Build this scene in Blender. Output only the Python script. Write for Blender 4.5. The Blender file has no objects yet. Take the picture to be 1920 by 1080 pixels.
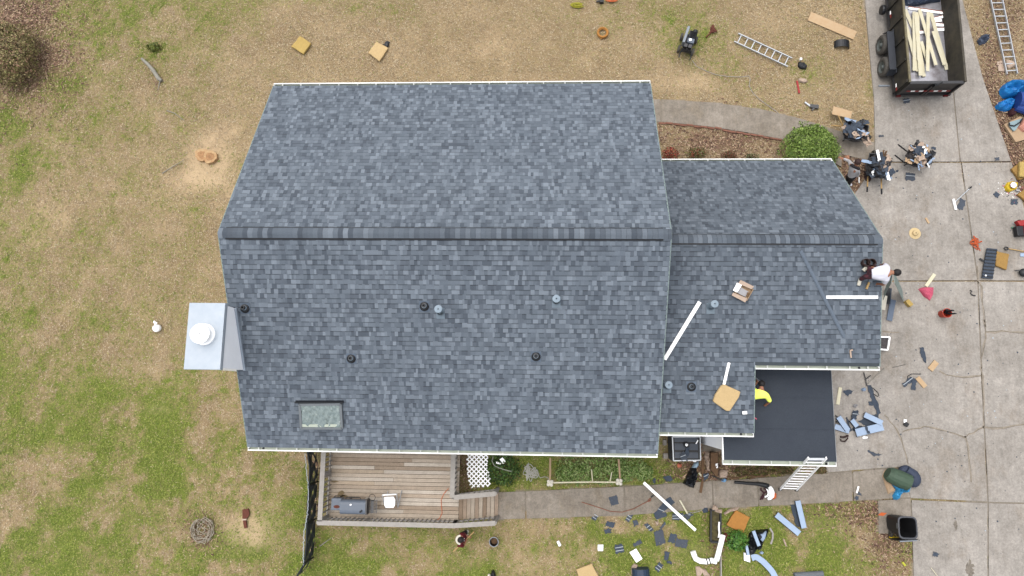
import bpy, bmesh, math, random
import numpy as np
from mathutils import Vector, Matrix, noise as mnoise

random.seed(7)
rng = np.random.default_rng(11)
SC = bpy.context.scene
COL = SC.collection

# ------------------------------------------------------------------ camera
H = 25.5
FPX = 1280.0                       # focal length in pixels of the 1920 wide photo (24 mm)
TILT, ROLL, YAW = 0.1562, 0.0447, 0.0061
RM = Matrix.Rotation(YAW, 3, 'Z') @ Matrix.Rotation(TILT, 3, 'X') @ Matrix.Rotation(ROLL, 3, 'Y')
cam_data = bpy.data.cameras.new("camera")
cam_data.sensor_width = 36.0
cam_data.lens = 24.0
cam_data.clip_end = 2000.0
cam = bpy.data.objects.new("camera", cam_data)
cam.matrix_world = Matrix.Translation((0, 0, H)) @ RM.to_4x4()
COL.objects.link(cam)
SC.camera = cam

# ------------------------------------------------------------------ sky and sun (bright overcast)
SUN_EL, SUN_AZ = math.radians(76), math.radians(320)   # azimuth clockwise from +Y
world = bpy.data.worlds.new("World")
SC.world = world
world.use_nodes = True
wn, wl = world.node_tree.nodes, world.node_tree.links
wn.clear()
sky = wn.new('ShaderNodeTexSky')
sky.sky_type = 'NISHITA'
sky.sun_disc = False
sky.sun_elevation = SUN_EL
sky.sun_rotation = SUN_AZ
sky.dust_density = 4.0
sky.air_density = 1.0
hsv = wn.new('ShaderNodeHueSaturation')
hsv.inputs['Saturation'].default_value = 0.32
bg = wn.new('ShaderNodeBackground')
bg.inputs['Strength'].default_value = 0.15
wo = wn.new('ShaderNodeOutputWorld')
wl.new(sky.outputs[0], hsv.inputs['Color'])
wl.new(hsv.outputs[0], bg.inputs['Color'])
wl.new(bg.outputs[0], wo.inputs['Surface'])

sd = bpy.data.lights.new("sun", 'SUN')
sd.energy = 0.75
sd.angle = math.radians(80)
sd.color = (1.0, 0.96, 0.9)
sun = bpy.data.objects.new("sun", sd)
sdir = Vector((math.sin(SUN_AZ) * math.cos(SUN_EL), math.cos(SUN_AZ) * math.cos(SUN_EL), math.sin(SUN_EL)))
sun.rotation_euler = sdir.to_track_quat('Z', 'Y').to_euler()
sun.location = (0, 0, 60)
COL.objects.link(sun)

SC.view_settings.view_transform = 'Standard'
SC.view_settings.look = 'None'
SC.view_settings.gamma = 1.0
SC.view_settings.exposure = 1.20

# ------------------------------------------------------------------ helpers
Z = Vector((0, 0, 1))


def ray(px, py):
    return RM @ Vector(((px - 960) / FPX, -(py - 540) / FPX, -1.0))


def U(px, py, z=0.0):
    """Point of the place at height z that the photo shows at pixel (px, py)."""
    d = ray(px, py)
    t = (z - H) / d.z
    return Vector((0, 0, H)) + t * d


def PL(px, py, plane, up=0.0):
    """Point on a roof plane z = z0 + s*(y - y0), raised by up."""
    y0, z0, s = plane
    d = ray(px, py)
    t = (z0 + up - s * y0 - H) / (d.z - s * d.y)
    return Vector((0, 0, H)) + t * d


def ZM(x0, y0, s):
    return lambda zx, zy: (x0 + zx / s, y0 + zy / s)


def lin(c):
    c = c / 255.0
    return c / 12.92 if c <= 0.04045 else ((c + 0.055) / 1.055) ** 2.4


ALB = 0.46


def rgb(r, g, b):
    """Surface colour whose look in open shade-free overcast light is about sRGB r, g, b."""
    return (min(lin(r) * ALB, .82), min(lin(g) * ALB, .82), min(lin(b) * ALB, .82))


MATS = {}


def conc(name, ca, cb, cc, s=1.0):
    """Weathered concrete: broad blotches, mottling, grit and brownish dirt."""
    m = bpy.data.materials.new(name)
    m.use_nodes = True
    nt = m.node_tree
    N, L = nt.nodes, nt.links
    b = N['Principled BSDF']
    b.inputs['Roughness'].default_value = .92
    b.inputs['Specular IOR Level'].default_value = .2
    geo = N.new('ShaderNodeNewGeometry')

    def nz(scale, det, lo, hi, o0, o1, st=(1, 1, 1), off=0.0):
        mp = N.new('ShaderNodeMapping')
        mp.inputs['Scale'].default_value = st
        mp.inputs['Location'].default_value = (off, off * 1.7, 0)
        L.new(geo.outputs['Position'], mp.inputs['Vector'])
        t = N.new('ShaderNodeTexNoise')
        t.inputs['Scale'].default_value = scale
        t.inputs['Detail'].default_value = det
        t.inputs['Roughness'].default_value = .7
        L.new(mp.outputs[0], t.inputs['Vector'])
        r = N.new('ShaderNodeMapRange')
        r.inputs[1].default_value, r.inputs[2].default_value = lo, hi
        r.inputs[3].default_value, r.inputs[4].default_value = o0, o1
        L.new(t.outputs['Fac'], r.inputs[0])
        return r.outputs[0]

    def mix(f, a, b_):
        x = N.new('ShaderNodeMix')
        x.data_type = 'RGBA'
        L.new(f, x.inputs[0])
        for k, q in ((6, a), (7, b_)):
            if isinstance(q, tuple):
                x.inputs[k].default_value = (*q, 1)
            else:
                L.new(q, x.inputs[k])
        return x.outputs[2]
    c = mix(nz(.42 * s, 8, .36, .64, 0, 1), ca, cb)
    c = mix(nz(.9 * s, 7, .52, .72, 0, .75, (1, .6, 1), 13.0), c, cc)
    for args in ((3.2, 4, .3, .7, .86, 1.14), (14, 3, .3, .7, .84, 1.16), (48, 2, .3, .7, .86, 1.14), (7.0, 4, .3, .7, .92, 1.08, (1.6, .12, 1), 4.0)):
        v = N.new('ShaderNodeVectorMath')
        v.operation = 'SCALE'
        L.new(c, v.inputs[0])
        L.new(nz(*args), v.inputs['Scale'])
        c = v.outputs[0]
    L.new(c, b.inputs['Base Color'])
    MATS[name] = m
    return m


def mat(name, col, rough=0.7, var=0.12, scale=6.0, metal=0.0, bump=0.0, bscale=40.0, spec=0.3, col2=None, attr=False, fine=0.0):
    if name in MATS:
        return MATS[name]
    m = bpy.data.materials.new(name)
    m.use_nodes = True
    nt = m.node_tree
    N, L = nt.nodes, nt.links
    b = N['Principled BSDF']
    b.inputs['Roughness'].default_value = rough
    b.inputs['Metallic'].default_value = metal
    b.inputs['Specular IOR Level'].default_value = spec
    geo = N.new('ShaderNodeNewGeometry')
    nz = N.new('ShaderNodeTexNoise')
    nz.inputs['Scale'].default_value = scale
    nz.inputs['Detail'].default_value = 5
    nz.inputs['Roughness'].default_value = 0.65
    L.new(geo.outputs['Position'], nz.inputs['Vector'])
    if attr:
        at = N.new('ShaderNodeAttribute')
        at.attribute_name = 'Col'
        base = at.outputs['Color']
    else:
        mixc = N.new('ShaderNodeMix')
        mixc.data_type = 'RGBA'
        c2 = col2 or col
        mixc.inputs[6].default_value = (*col, 1)
        mixc.inputs[7].default_value = (*c2, 1)
        mr0 = N.new('ShaderNodeMapRange')
        mr0.inputs[1].default_value = 0.35
        mr0.inputs[2].default_value = 0.65
        L.new(nz.outputs['Fac'], mr0.inputs[0])
        L.new(mr0.outputs[0], mixc.inputs[0])
        base = mixc.outputs[2]
    mr = N.new('ShaderNodeMapRange')
    mr.inputs[1].default_value = 0.25
    mr.inputs[2].default_value = 0.75
    mr.inputs[3].default_value = 1 - var
    mr.inputs[4].default_value = 1 + var
    L.new(nz.outputs['Fac'], mr.inputs[0])
    vm = N.new('ShaderNodeVectorMath')
    vm.operation = 'SCALE'
    L.new(base, vm.inputs[0])
    L.new(mr.outputs[0], vm.inputs['Scale'])
    out = vm.outputs[0]
    if fine > 0:
        nf = N.new('ShaderNodeTexNoise')
        nf.inputs['Scale'].default_value = 45
        nf.inputs['Detail'].default_value = 3
        L.new(geo.outputs['Position'], nf.inputs['Vector'])
        mf = N.new('ShaderNodeMapRange')
        mf.inputs[1].default_value = 0.25
        mf.inputs[2].default_value = 0.75
        mf.inputs[3].default_value = 1 - fine
        mf.inputs[4].default_value = 1 + fine
        L.new(nf.outputs['Fac'], mf.inputs[0])
        v2 = N.new('ShaderNodeVectorMath')
        v2.operation = 'SCALE'
        L.new(out, v2.inputs[0])
        L.new(mf.outputs[0], v2.inputs['Scale'])
        out = v2.outputs[0]
    L.new(out, b.inputs['Base Color'])
    if bump > 0:
        n2 = N.new('ShaderNodeTexNoise')
        n2.inputs['Scale'].default_value = bscale
        n2.inputs['Detail'].default_value = 4
        L.new(geo.outputs['Position'], n2.inputs['Vector'])
        bp = N.new('ShaderNodeBump')
        bp.inputs['Strength'].default_value = bump
        bp.inputs['Distance'].default_value = 0.02
        L.new(n2.outputs['Fac'], bp.inputs['Height'])
        L.new(bp.outputs[0], b.inputs['Normal'])
    MATS[name] = m
    return m


def world_origin(o):
    v = Vector((0, 0, 0))
    while o is not None:
        v += o.location
        o = o.parent
    return v


class MB:
    """Collects shapes and links them as one mesh object."""

    def __init__(s):
        s.v, s.f, s.m, s.c, s.cm = [], [], [], [], 0
        s.cc = None

    def mi(s, i):
        s.cm = i
        return s

    def add(s, verts, faces):
        o = len(s.v)
        s.v += [tuple(p) for p in verts]
        for f in faces:
            s.f.append(tuple(i + o for i in f))
            s.m.append(s.cm)
            s.c.append(s.cc)

    def box(s, c, size, R=None):
        c = Vector(c)
        x, y, z = (k / 2 for k in size)
        P = [Vector((a, b, d)) for a in (-x, x) for b in (-y, y) for d in (-z, z)]
        if R is not None:
            if not isinstance(R, Matrix):
                R = Matrix.Rotation(R, 3, 'Z')
            P = [R @ p for p in P]
        s.add([c + p for p in P], [(0, 1, 3, 2), (4, 6, 7, 5), (0, 4, 5, 1), (2, 3, 7, 6), (0, 2, 6, 4), (1, 5, 7, 3)])

    def bar(s, p0, p1, w, h, up=Z):
        p0, p1 = Vector(p0), Vector(p1)
        d = (p1 - p0)
        L = d.length
        if L < 1e-6:
            return
        d /= L
        up = Vector(up)
        side = d.cross(up)
        if side.length < 1e-4:
            side = d.cross(Vector((1, 0, 0)))
        side.normalize()
        u2 = side.cross(d)
        R = Matrix((d, side, u2)).transposed()
        s.box((p0 + p1) / 2, (L, w, h), R)

    def tube(s, pts, r, n=8, cap=True):
        pts = [Vector(p) for p in pts]
        rs = r if isinstance(r, (list, tuple)) else [r] * len(pts)
        rings = []
        ref = None
        for i, p in enumerate(pts):
            t = (pts[min(i + 1, len(pts) - 1)] - pts[max(i - 1, 0)])
            if t.length < 1e-9:
                t = Vector((0, 0, 1))
            t.normalize()
            if ref is None:
                ref = t.cross(Z)
                if ref.length < 1e-3:
                    ref = t.cross(Vector((1, 0, 0)))
            ref = ref - t * ref.dot(t)
            if ref.length < 1e-6:
                ref = t.orthogonal()
            ref.normalize()
            b = t.cross(ref)
            rings.append([p + rs[i] * (math.cos(2 * math.pi * k / n) * ref + math.sin(2 * math.pi * k / n) * b) for k in range(n)])
        V = [q for R in rings for q in R]
        F = []
        for i in range(len(pts) - 1):
            for k in range(n):
                a, b_ = i * n + k, i * n + (k + 1) % n
                F.append((a, b_, b_ + n, a + n))
        if cap:
            F.append(tuple(range(n - 1, -1, -1)))
            F.append(tuple(len(V) - n + k for k in range(n)))
        s.add(V, F)

    def cyl(s, p0, p1, r, n=16):
        s.tube([p0, p1], r, n)

    def lathe(s, c, prof, n=20, R=None, cap=False):
        c = Vector(c)
        V = []
        for (r, z) in prof:
            for k in range(n):
                a = 2 * math.pi * k / n
                p = Vector((r * math.cos(a), r * math.sin(a), z))
                if R is not None:
                    p = R @ p
                V.append(c + p)
        F = []
        for i in range(len(prof) - 1):
            for k in range(n):
                a, b = i * n + k, i * n + (k + 1) % n
                F.append((a, b, b + n, a + n))
        if cap:
            F.append(tuple(range(n - 1, -1, -1)))
            F.append(tuple(len(V) - n + k for k in range(n)))
        s.add(V, F)

    def ell(s, c, r, R=None, n=14, m=8):
        prof = [(max(math.sin(math.pi * i / m), 1e-3), -math.cos(math.pi * i / m)) for i in range(m + 1)]
        M = Matrix.Diagonal(Vector(r))
        if R is not None:
            M = R @ M
        s.lathe(c, prof, n, M)

    def prism(s, pts, z0, z1):
        """Closed polygon pts (xy) between heights z0 and z1."""
        P = [Vector((p[0], p[1])) for p in pts]
        area = sum(P[i].x * P[(i + 1) % len(P)].y - P[(i + 1) % len(P)].x * P[i].y for i in range(len(P)))
        if area < 0:
            P.reverse()
        n = len(P)
        V = [(p.x, p.y, z0) for p in P] + [(p.x, p.y, z1) for p in P]
        F = [tuple(range(n - 1, -1, -1)), tuple(range(n, 2 * n))]
        F += [(i, (i + 1) % n, (i + 1) % n + n, i + n) for i in range(n)]
        s.add(V, F)

    def slab(s, pts, n, t):
        """Flat plate with corners pts (3-D), thickened by t along -n."""
        k = len(pts)
        P = [Vector(p) for p in pts]
        n = Vector(n)
        nn = Vector((0, 0, 0))
        for i in range(k):
            nn += P[i].cross(P[(i + 1) % k])
        if nn.dot(n) < 0:
            P.reverse()
        V = P + [p - n * t for p in P]
        F = [tuple(range(k)), tuple(range(2 * k - 1, k - 1, -1))]
        F += [(i, i + k, (i + 1) % k + k, (i + 1) % k) for i in range(k)]
        s.add(V, F)

    def heap(s, pts, zf, h, seed=0, rings=8, n=40, amp=0.35, fr=4.0, flat=0.5):
        """Crumpled mound over the star shaped outline pts (xy); zf = base height."""
        P = [Vector((p[0], p[1])) for p in pts]
        c = sum(P, Vector((0, 0))) / len(P)
        # resample outline
        seg = [(P[i], P[(i + 1) % len(P)]) for i in range(len(P))]
        Ls = [(b - a).length for a, b in seg]
        T = sum(Ls)
        out = []
        for k in range(n):
            t = k / n * T
            i = 0
            while t > Ls[i] and i < len(seg) - 1:
                t -= Ls[i]
                i += 1
            a, b = seg[i]
            out.append(a + (b - a) * (t / max(Ls[i], 1e-9)))
        V = [Vector((c.x, c.y, zf + h * (1 + amp * mnoise.noise(Vector((seed, 0, 0))))))]
        for r in range(1, rings + 1):
            q = r / rings
            for k in range(n):
                p = c + (out[k] - c) * q
                e = (1 - q ** 3) ** flat
                nz = mnoise.fractal(Vector((p.x * fr, p.y * fr, seed * 3.1)), 0.8, 2.0, 4)
                V.append(Vector((p.x, p.y, zf + max(h * e * (1 + amp * nz * 1.6), 0.004 if r < rings else 0))))
        F = [(0, 1 + k, 1 + (k + 1) % n) for k in range(n)]
        for r in range(rings - 1):
            for k in range(n):
                a, b = 1 + r * n + k, 1 + r * n + (k + 1) % n
                F.append((a, a + n, b + n, b))
        s.add(V, F)

    def build(s, name, mats, parent=None, smooth=False, bevel=0.0, origin=None):
        me = bpy.data.meshes.new(name)
        if not isinstance(mats, (list, tuple)):
            mats = [mats]
        A = np.array(s.v, dtype=float)
        if parent is not None:
            o = np.array(world_origin(parent))
            loc = Vector((0, 0, 0))
        else:
            lo, hi = A.min(0), A.max(0)
            o = np.array([(lo[0] + hi[0]) / 2, (lo[1] + hi[1]) / 2, lo[2]]) if origin is None else np.array(origin)
            loc = Vector(o)
        A = A - o
        me.from_pydata(A.tolist(), [], s.f)
        for m in mats:
            me.materials.append(m)
        me.polygons.foreach_set('material_index', s.m)
        if any(c is not None for c in s.c):
            at = me.attributes.new('Col', 'FLOAT_COLOR', 'FACE')
            buf = np.ones((len(s.f), 4), dtype=np.float32)
            for i, c in enumerate(s.c):
                if c is not None:
                    buf[i, :3] = c
            at.data.foreach_set('color', buf.ravel())
        if smooth:
            me.polygons.foreach_set('use_smooth', [True] * len(s.f))
        me.validate()
        bm = bmesh.new()
        bm.from_mesh(me)
        bmesh.ops.recalc_face_normals(bm, faces=bm.faces)
        bm.to_mesh(me)
        bm.free()
        ob = bpy.data.objects.new(name, me)
        COL.objects.link(ob)
        ob.location = loc
        if parent is not None:
            ob.parent = parent
        if bevel > 0:
            md = ob.modifiers.new('bevel', 'BEVEL')
            md.width = bevel
            md.segments = 2
            md.limit_method = 'ANGLE'
        return ob


def tag(o, label, cat, group=None, kind=None):
    if label:
        o['label'] = label
    if cat:
        o['category'] = cat
    if group:
        o['group'] = group
    if kind:
        o['kind'] = kind
    return o


def thing(name, label, cat, loc, group=None, rz=0):
    o = bpy.data.objects.new(name, None)
    o.empty_display_size = 0.2
    o.location = Vector(loc)
    o.rotation_euler.z = rz
    COL.objects.link(o)
    return tag(o, label, cat, group)


def single(mb, name, mats, label, cat, group=None, **k):
    return tag(mb.build(name, mats, **k), label, cat, group)


def copy_tree(o, parent=None):
    c = o.copy()
    COL.objects.link(c)
    c.parent = parent
    for ch in [q for q in o.children]:
        copy_tree(ch, c)
    return c


def inpoly(X, Y, poly):
    inside = np.zeros(X.shape, bool)
    n = len(poly)
    for i in range(n):
        x1, y1 = poly[i][0], poly[i][1]
        x2, y2 = poly[(i + 1) % n][0], poly[(i + 1) % n][1]
        cond = ((y1 > Y) != (y2 > Y))
        xi = (x2 - x1) * (Y - y1) / (y2 - y1 + 1e-12) + x1
        inside ^= cond & (X < xi)
    return inside


def vnoise(X, Y, f, seed):
    g = np.random.default_rng(seed).random((256, 256))
    x, y = X * f + 1000, Y * f + 1000
    xi, yi = np.floor(x).astype(int), np.floor(y).astype(int)
    fx, fy = x - xi, y - yi
    fx, fy = fx * fx * (3 - 2 * fx), fy * fy * (3 - 2 * fy)
    a, b = g[xi % 256, yi % 256], g[(xi + 1) % 256, yi % 256]
    c, d = g[xi % 256, (yi + 1) % 256], g[(xi + 1) % 256, (yi + 1) % 256]
    return (a * (1 - fx) + b * fx) * (1 - fy) + (c * (1 - fx) + d * fx) * fy


def fbm(X, Y, f, seed, o=4):
    s, a, t = 0, 1, 0
    for i in range(o):
        s = s + a * vnoise(X, Y, f * 2 ** i, seed + i)
        t += a
        a *= 0.55
    return s / t

# ------------------------------------------------------------------ materials
M = {}
M['ground'] = mat('lawn_ground', (1, 1, 1), .95, .10, 3.0, attr=True, fine=.30, bump=.6, bscale=30)
M['grass'] = mat('grass_blades', (1, 1, 1), .8, .10, 2.0, attr=True)
M['concrete'] = conc('concrete', rgb(191, 184, 175), rgb(162, 155, 146), rgb(156, 143, 128))
M['concrete2'] = conc('old_concrete', rgb(172, 162, 149), rgb(146, 136, 123), rgb(150, 136, 116), 1.6)
M['crack'] = mat('crack_dirt', rgb(168, 157, 142), .95, .25, 4.0, fine=.3)
M['crackg'] = mat('crack_dark', rgb(126, 116, 102), .95, .3, 4.0, fine=.2)
M['shingle'] = mat('asphalt_shingle', (1, 1, 1), .9, .09, 1.2, attr=True, fine=.10, bump=.2, bscale=120)
M['deckboard'] = mat('weathered_deck', (1, 1, 1), .85, .16, 5.0, attr=True, fine=.18)
M['white'] = mat('white_paint', (.80, .80, .79), .45, .03, 2.0)
M['gutterin'] = mat('gutter_inside', rgb(214, 222, 205), .5, .08, 3.0, col2=rgb(196, 206, 188))
M['siding'] = mat('white_siding', (.76, .77, .79), .55, .03, 3.0)
M['fascia'] = mat('dark_underlayment', rgb(70, 78, 84), .8, .1, 4.0)
M['flatroof'] = mat('rolled_roofing', rgb(58, 67, 79), .72, .16, 1.6, col2=rgb(47, 55, 67), fine=.22)
M['black'] = mat('black_plastic', rgb(34, 36, 40), .45, .15, 8.0)
M['blackm'] = mat('black_metal', rgb(40, 40, 44), .4, .2, 10.0, spec=.5)
M['rubber'] = mat('tyre_rubber', rgb(92, 88, 82), .9, .15, 14.0)
M['grey'] = mat('grey_metal', rgb(150, 158, 166), .4, .08, 8.0, metal=.3)
M['alu'] = mat('aluminium', rgb(222, 226, 230), .35, .05, 10.0, metal=.35)
M['steel'] = mat('galvanised_steel', rgb(186, 198, 212), .4, .10, 3.0, metal=.15)
M['lead'] = mat('lead_boot', rgb(150, 168, 182), .5, .10, 20.0)
M['slate'] = mat('slate_shingle_scrap', rgb(76, 86, 100), .9, .12, 10.0, fine=.15)
M['slatedust'] = mat('dusty_shingle_scrap', rgb(94, 102, 114), .95, .2, 7.0, fine=.25, col2=rgb(78, 84, 94))
M['stripe'] = mat('pale_strip', rgb(196, 204, 210), .7, .1, 10.0)
M['bluewhite'] = mat('coil_metal', rgb(180, 202, 230), .4, .06, 6.0)
M['foam'] = mat('tan_foam', rgb(206, 176, 104), .95, .10, 9.0, fine=.14, bump=.5)
M['foamd'] = mat('tan_foam_dark', rgb(178, 140, 78), .95, .12, 9.0, fine=.14, bump=.5)
M['foamp'] = mat('tan_foam_pale', rgb(222, 192, 140), .95, .08, 9.0, fine=.08, bump=.5)
M['foamo'] = mat('orange_brown_foam', rgb(196, 138, 70), .95, .10, 9.0, fine=.1, bump=.4)
M['ply'] = mat('plywood', rgb(222, 192, 152), .7, .08, 7.0, col2=rgb(206, 172, 130))
M['pine'] = mat('pale_pine', rgb(248, 242, 214), .7, .05, 5.0, col2=rgb(240, 230, 194))
M['wood'] = mat('tan_wood', rgb(206, 170, 112), .7, .1, 12.0)
M['greywood'] = mat('grey_wood', rgb(196, 190, 182), .85, .10, 7.0, col2=rgb(172, 166, 158), fine=.12)
M['brownwood'] = mat('brown_wood', rgb(120, 92, 66), .9, .2, 9.0, fine=.2)
M['cardboard'] = mat('cardboard', rgb(200, 170, 136), .85, .08, 5.0)
M['paper'] = mat('kraft_paper', rgb(208, 184, 164), .85, .10, 6.0)
M['blue'] = mat('blue_tarp', rgb(36, 150, 226), .45, .12, 6.0, col2=rgb(28, 120, 206))
M['navy'] = mat('navy_plastic', rgb(44, 78, 156), .5, .12, 6.0)
M['greentarp'] = mat('green_tarp', rgb(76, 98, 78), .6, .12, 7.0)
M['red'] = mat('red_paint', rgb(178, 40, 40), .45, .1, 8.0)
M['maroon'] = mat('maroon_cloth', rgb(112, 22, 34), .9, .15, 12.0)
M['orange'] = mat('orange_plastic', rgb(226, 112, 52), .5, .1, 8.0)
M['pink'] = mat('pink_plastic', rgb(222, 96, 124), .5, .1, 6.0)
M['yellow'] = mat('yellow_plastic', rgb(236, 200, 40), .5, .08, 6.0)
M['hivis'] = mat('hi_vis_cloth', (0.72, 0.82, 0.13), .85, .05, 9.0)
M['tshirt'] = mat('white_cloth', rgb(240, 240, 250), .9, .04, 9.0)
M['greycloth'] = mat('grey_cloth', rgb(190, 188, 190), .9, .06, 9.0)
M['darkcloth'] = mat('dark_cloth', rgb(42, 40, 44), .9, .15, 12.0)
M['jeans'] = mat('dark_jeans', rgb(52, 58, 76), .9, .15, 12.0)
M['skin'] = mat('skin', rgb(176, 122, 94), .6, .05, 9.0)
M['hair'] = mat('dark_hair', rgb(34, 30, 30), .7, .2, 20.0)
M['hairb'] = mat('brown_hair', rgb(62, 40, 36), .7, .2, 20.0)
M['cream'] = mat('cream_leather', rgb(238, 232, 214), .7, .06, 9.0)
M['straw'] = mat('straw', rgb(232, 206, 156), .85, .1, 20.0)
M['bark'] = mat('grey_bark', rgb(166, 162, 150), .95, .2, 8.0, fine=.25)
M['stumpwood'] = mat('cut_wood', rgb(224, 190, 142), .9, .15, 6.0, col2=rgb(190, 146, 102), fine=.2)
M['leaf'] = mat('leaves', (1, 1, 1), .6, .08, 3.0, attr=True)
M['brick'] = mat('red_brick', rgb(166, 100, 78), .9, .2, 9.0, fine=.15)
M['rust'] = mat('rusty_metal', rgb(112, 62, 48), .9, .2, 9.0, fine=.2)
M['rope'] = mat('grey_hose', rgb(196, 194, 182), .6, .06, 9.0)
M['mesh'] = mat('black_vinyl_wire', rgb(36, 42, 44), .6, .1, 9.0)
M['glass'] = mat('window_glass', rgb(62, 74, 78), .08, .05, 3.0, spec=.6)
M['smoker'] = mat('grey_smoker_paint', rgb(112, 122, 136), .45, .07, 5.0)
M['bedfloor'] = mat('worn_steel_floor', rgb(236, 236, 244), .30, .25, 1.3, col2=rgb(120, 108, 108), metal=.55, fine=.12)
M['bedwall'] = mat('dusty_black_wall', rgb(84, 78, 64), .7, .3, 2.2, col2=rgb(48, 46, 44), fine=.15)
M['bedwall2'] = mat('muddy_black_wall', rgb(100, 92, 76), .7, .3, 2.2, col2=rgb(44, 42, 38), fine=.15)
M['reflr'] = mat('red_reflector', rgb(170, 34, 38), .3, .05, 9.0)
M['darkred'] = mat('dark_red_lamp', rgb(110, 20, 24), .25, .05, 9.0)
M['greengrey'] = mat('green_grey_strip', rgb(146, 164, 158), .6, .08, 9.0)
M['cushion'] = mat('clear_film', rgb(160, 176, 172), .15, .2, 9.0, spec=.9, col2=rgb(112, 128, 126))

# ------------------------------------------------------------------ concrete outlines (photo pixels -> ground)
SLABS = [
    [(1614, -90), (1626, 60), (1638, 190), (1640, 304), (1798, 304), (1783, 150), (1762, -90)],
    [(1764, -90), (1785, 150), (1800, 304), (1894, 303), (1842, 150), (1800, -10), (1790, -90)],
    [(1640, 306), (1800, 306), (1831, 526), (1480, 527), (1480, 430), (1580, 400), (1600, 366), (1624, 332), (1634, 312)],
    [(1802, 306), (1895, 305), (1921, 400), (1990, 527), (1833, 526)],
    [(1480, 529), (1831, 528), (1838, 700), (1850, 940), (1707, 934), (1690, 876), (1640, 878), (1548, 886), (1548, 800), (1480, 800)],
    [(1833, 528), (1992, 529), (2060, 945), (1852, 941), (1840, 700)],
    [(1708, 937), (1850, 943), (1850, 1150), (1714, 1150)],
    [(1852, 943), (2060, 948), (2080, 1150), (1852, 1150)],
]
WALK = [
    [(922, 923), (984, 921), (985, 972), (922, 974)],
    [(986, 921), (1169, 912), (1171, 966), (987, 972)],
    [(1171, 912), (1334, 902), (1336, 953), (1173, 966)],
    [(1336, 902), (1418, 897), (1421, 949), (1338, 953)],
    [(1420, 896), (1480, 892), (1596, 884), (1598, 939), (1520, 944), (1423, 949)],
    [(1598, 884), (1640, 880), (1688, 878), (1706, 932), (1600, 939)],
    [(1645, 938), (1706, 934), (1708, 1000), (1647, 1000)],
    [(1150, 186), (1237, 187), (1238, 229), (1150, 229)],
    [(1239, 187), (1340, 193), (1430, 206), (1500, 223), (1562, 243), (1638, 268), (1639, 304), (1570, 288), (1530, 279), (1465, 262), (1400, 249), (1330, 238), (1240, 229)],
]
slabs_w = [[U(*p) for p in S] for S in SLABS]
walk_w = [[U(*p) for p in S] for S in WALK]


def shrink(P, d=.008):
    c = sum(P, Vector((0, 0, 0))) / len(P)
    return [p + (c - p).normalized() * d for p in P]


HOUSE_POLYS = [[(-8.7, -1.4), (3.1, -1.4), (3.1, 9.9), (-8.7, 9.9)], [(3, -1), (9.6, -1), (9.6, 7.9), (3, 7.9)], [(5.8, -1.9), (9, -1.9), (9, 1), (5.8, 1)]]

# ------------------------------------------------------------------ ground cover maps
GREEN = [
    (1440, 960, 30, 30, .5), (1500, 1000, 120, 60, .45), (1250, 1020, 120, 50, .4), (1150, 1010, 80, 40, .3), (300, 900, 160, 110, .2), (200, 800, 200, 100, .16),  # px, py, rx, ry, amount
    (10, 230, 55, 40, .55), (0, 330, 50, 70, .6), (30, 420, 60, 60, .35), (120, 30, 120, 60, .4), (280, 70, 60, 40, .4), (330, 20, 200, 50, .28), (110, 160, 40, 30, .3),
    (90, 230, 120, 90, .28), (20, 560, 60, 90, .25), (170, 620, 70, 30, .3), (193, 620, 15, 10, .45),
    (20, 690, 80, 60, .4), (30, 800, 70, 60, .4), (150, 720, 120, 60, .22), (240, 770, 60, 50, .5), (345, 755, 40, 40, .5), (280, 850, 50, 70, .6), (320, 870, 40, 50, .5), (390, 850, 60, 60, .4), (440, 880, 60, 80, .5),
    (415, 730, 25, 25, .4), (137, 905, 20, 14, .8), (38, 905, 20, 10, .6), (112, 972, 20, 18, .75), (130, 1012, 18, 16, .85), (118, 1055, 22, 22, .8), (15, 1050, 40, 40, .95), (65, 1080, 40, 20, .8),
    (200, 900, 200, 120, .25), (300, 1000, 200, 90, .35), (400, 1060, 160, 50, .45), (500, 1040, 80, 60, .5), (520, 900, 60, 90, .4), (570, 950, 20, 120, .5),
    (700, 1040, 130, 50, .45), (730, 1060, 40, 30, .6), (890, 1065, 40, 25, .75), (620, 1060, 60, 30, .45), (810, 1000, 60, 25, .3), (1000, 1010, 120, 60, .4), (1100, 1000, 60, 60, .6), (1170, 980, 60, 40, .6),
    (1250, 990, 80, 40, .75), (1300, 960, 60, 40, .7), (1240, 1060, 50, 30, .6), (1390, 1010, 50, 40, .8), (1470, 990, 70, 50, .7), (1540, 1030, 90, 50, .6), (1430, 1060, 100, 30, .65), (1580, 960, 25, 30, .6), (1575, 1000, 30, 20, .7), (1500, 1070, 60, 20, .6),
    (960, 890, 55, 30, .85), (1120, 880, 110, 30, .8), (1250, 900, 40, 18, .8), (1000, 915, 60, 12, .5), (1340, 1000, 60, 60, .5), (1450, 880, 90, 12, .35),
    (1260, 60, 70, 50, .3), (1340, 85, 60, 40, .32), (1220, 20, 90, 40, .3), (1360, 150, 120, 40, .16), (1520, 100, 40, 80, .15), (1440, 210, 30, 12, .4), (1100, 20, 80, 40, .15), (1640, 160, 20, 30, .3), (1290, 85, 22, 25, .3),
    (760, 20, 60, 30, .12), (620, 5, 80, 15, .2), (480, 690, 25, 60, .3), (100, 600, 90, 60, .16), (220, 330, 80, 60, .14),
]
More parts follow.
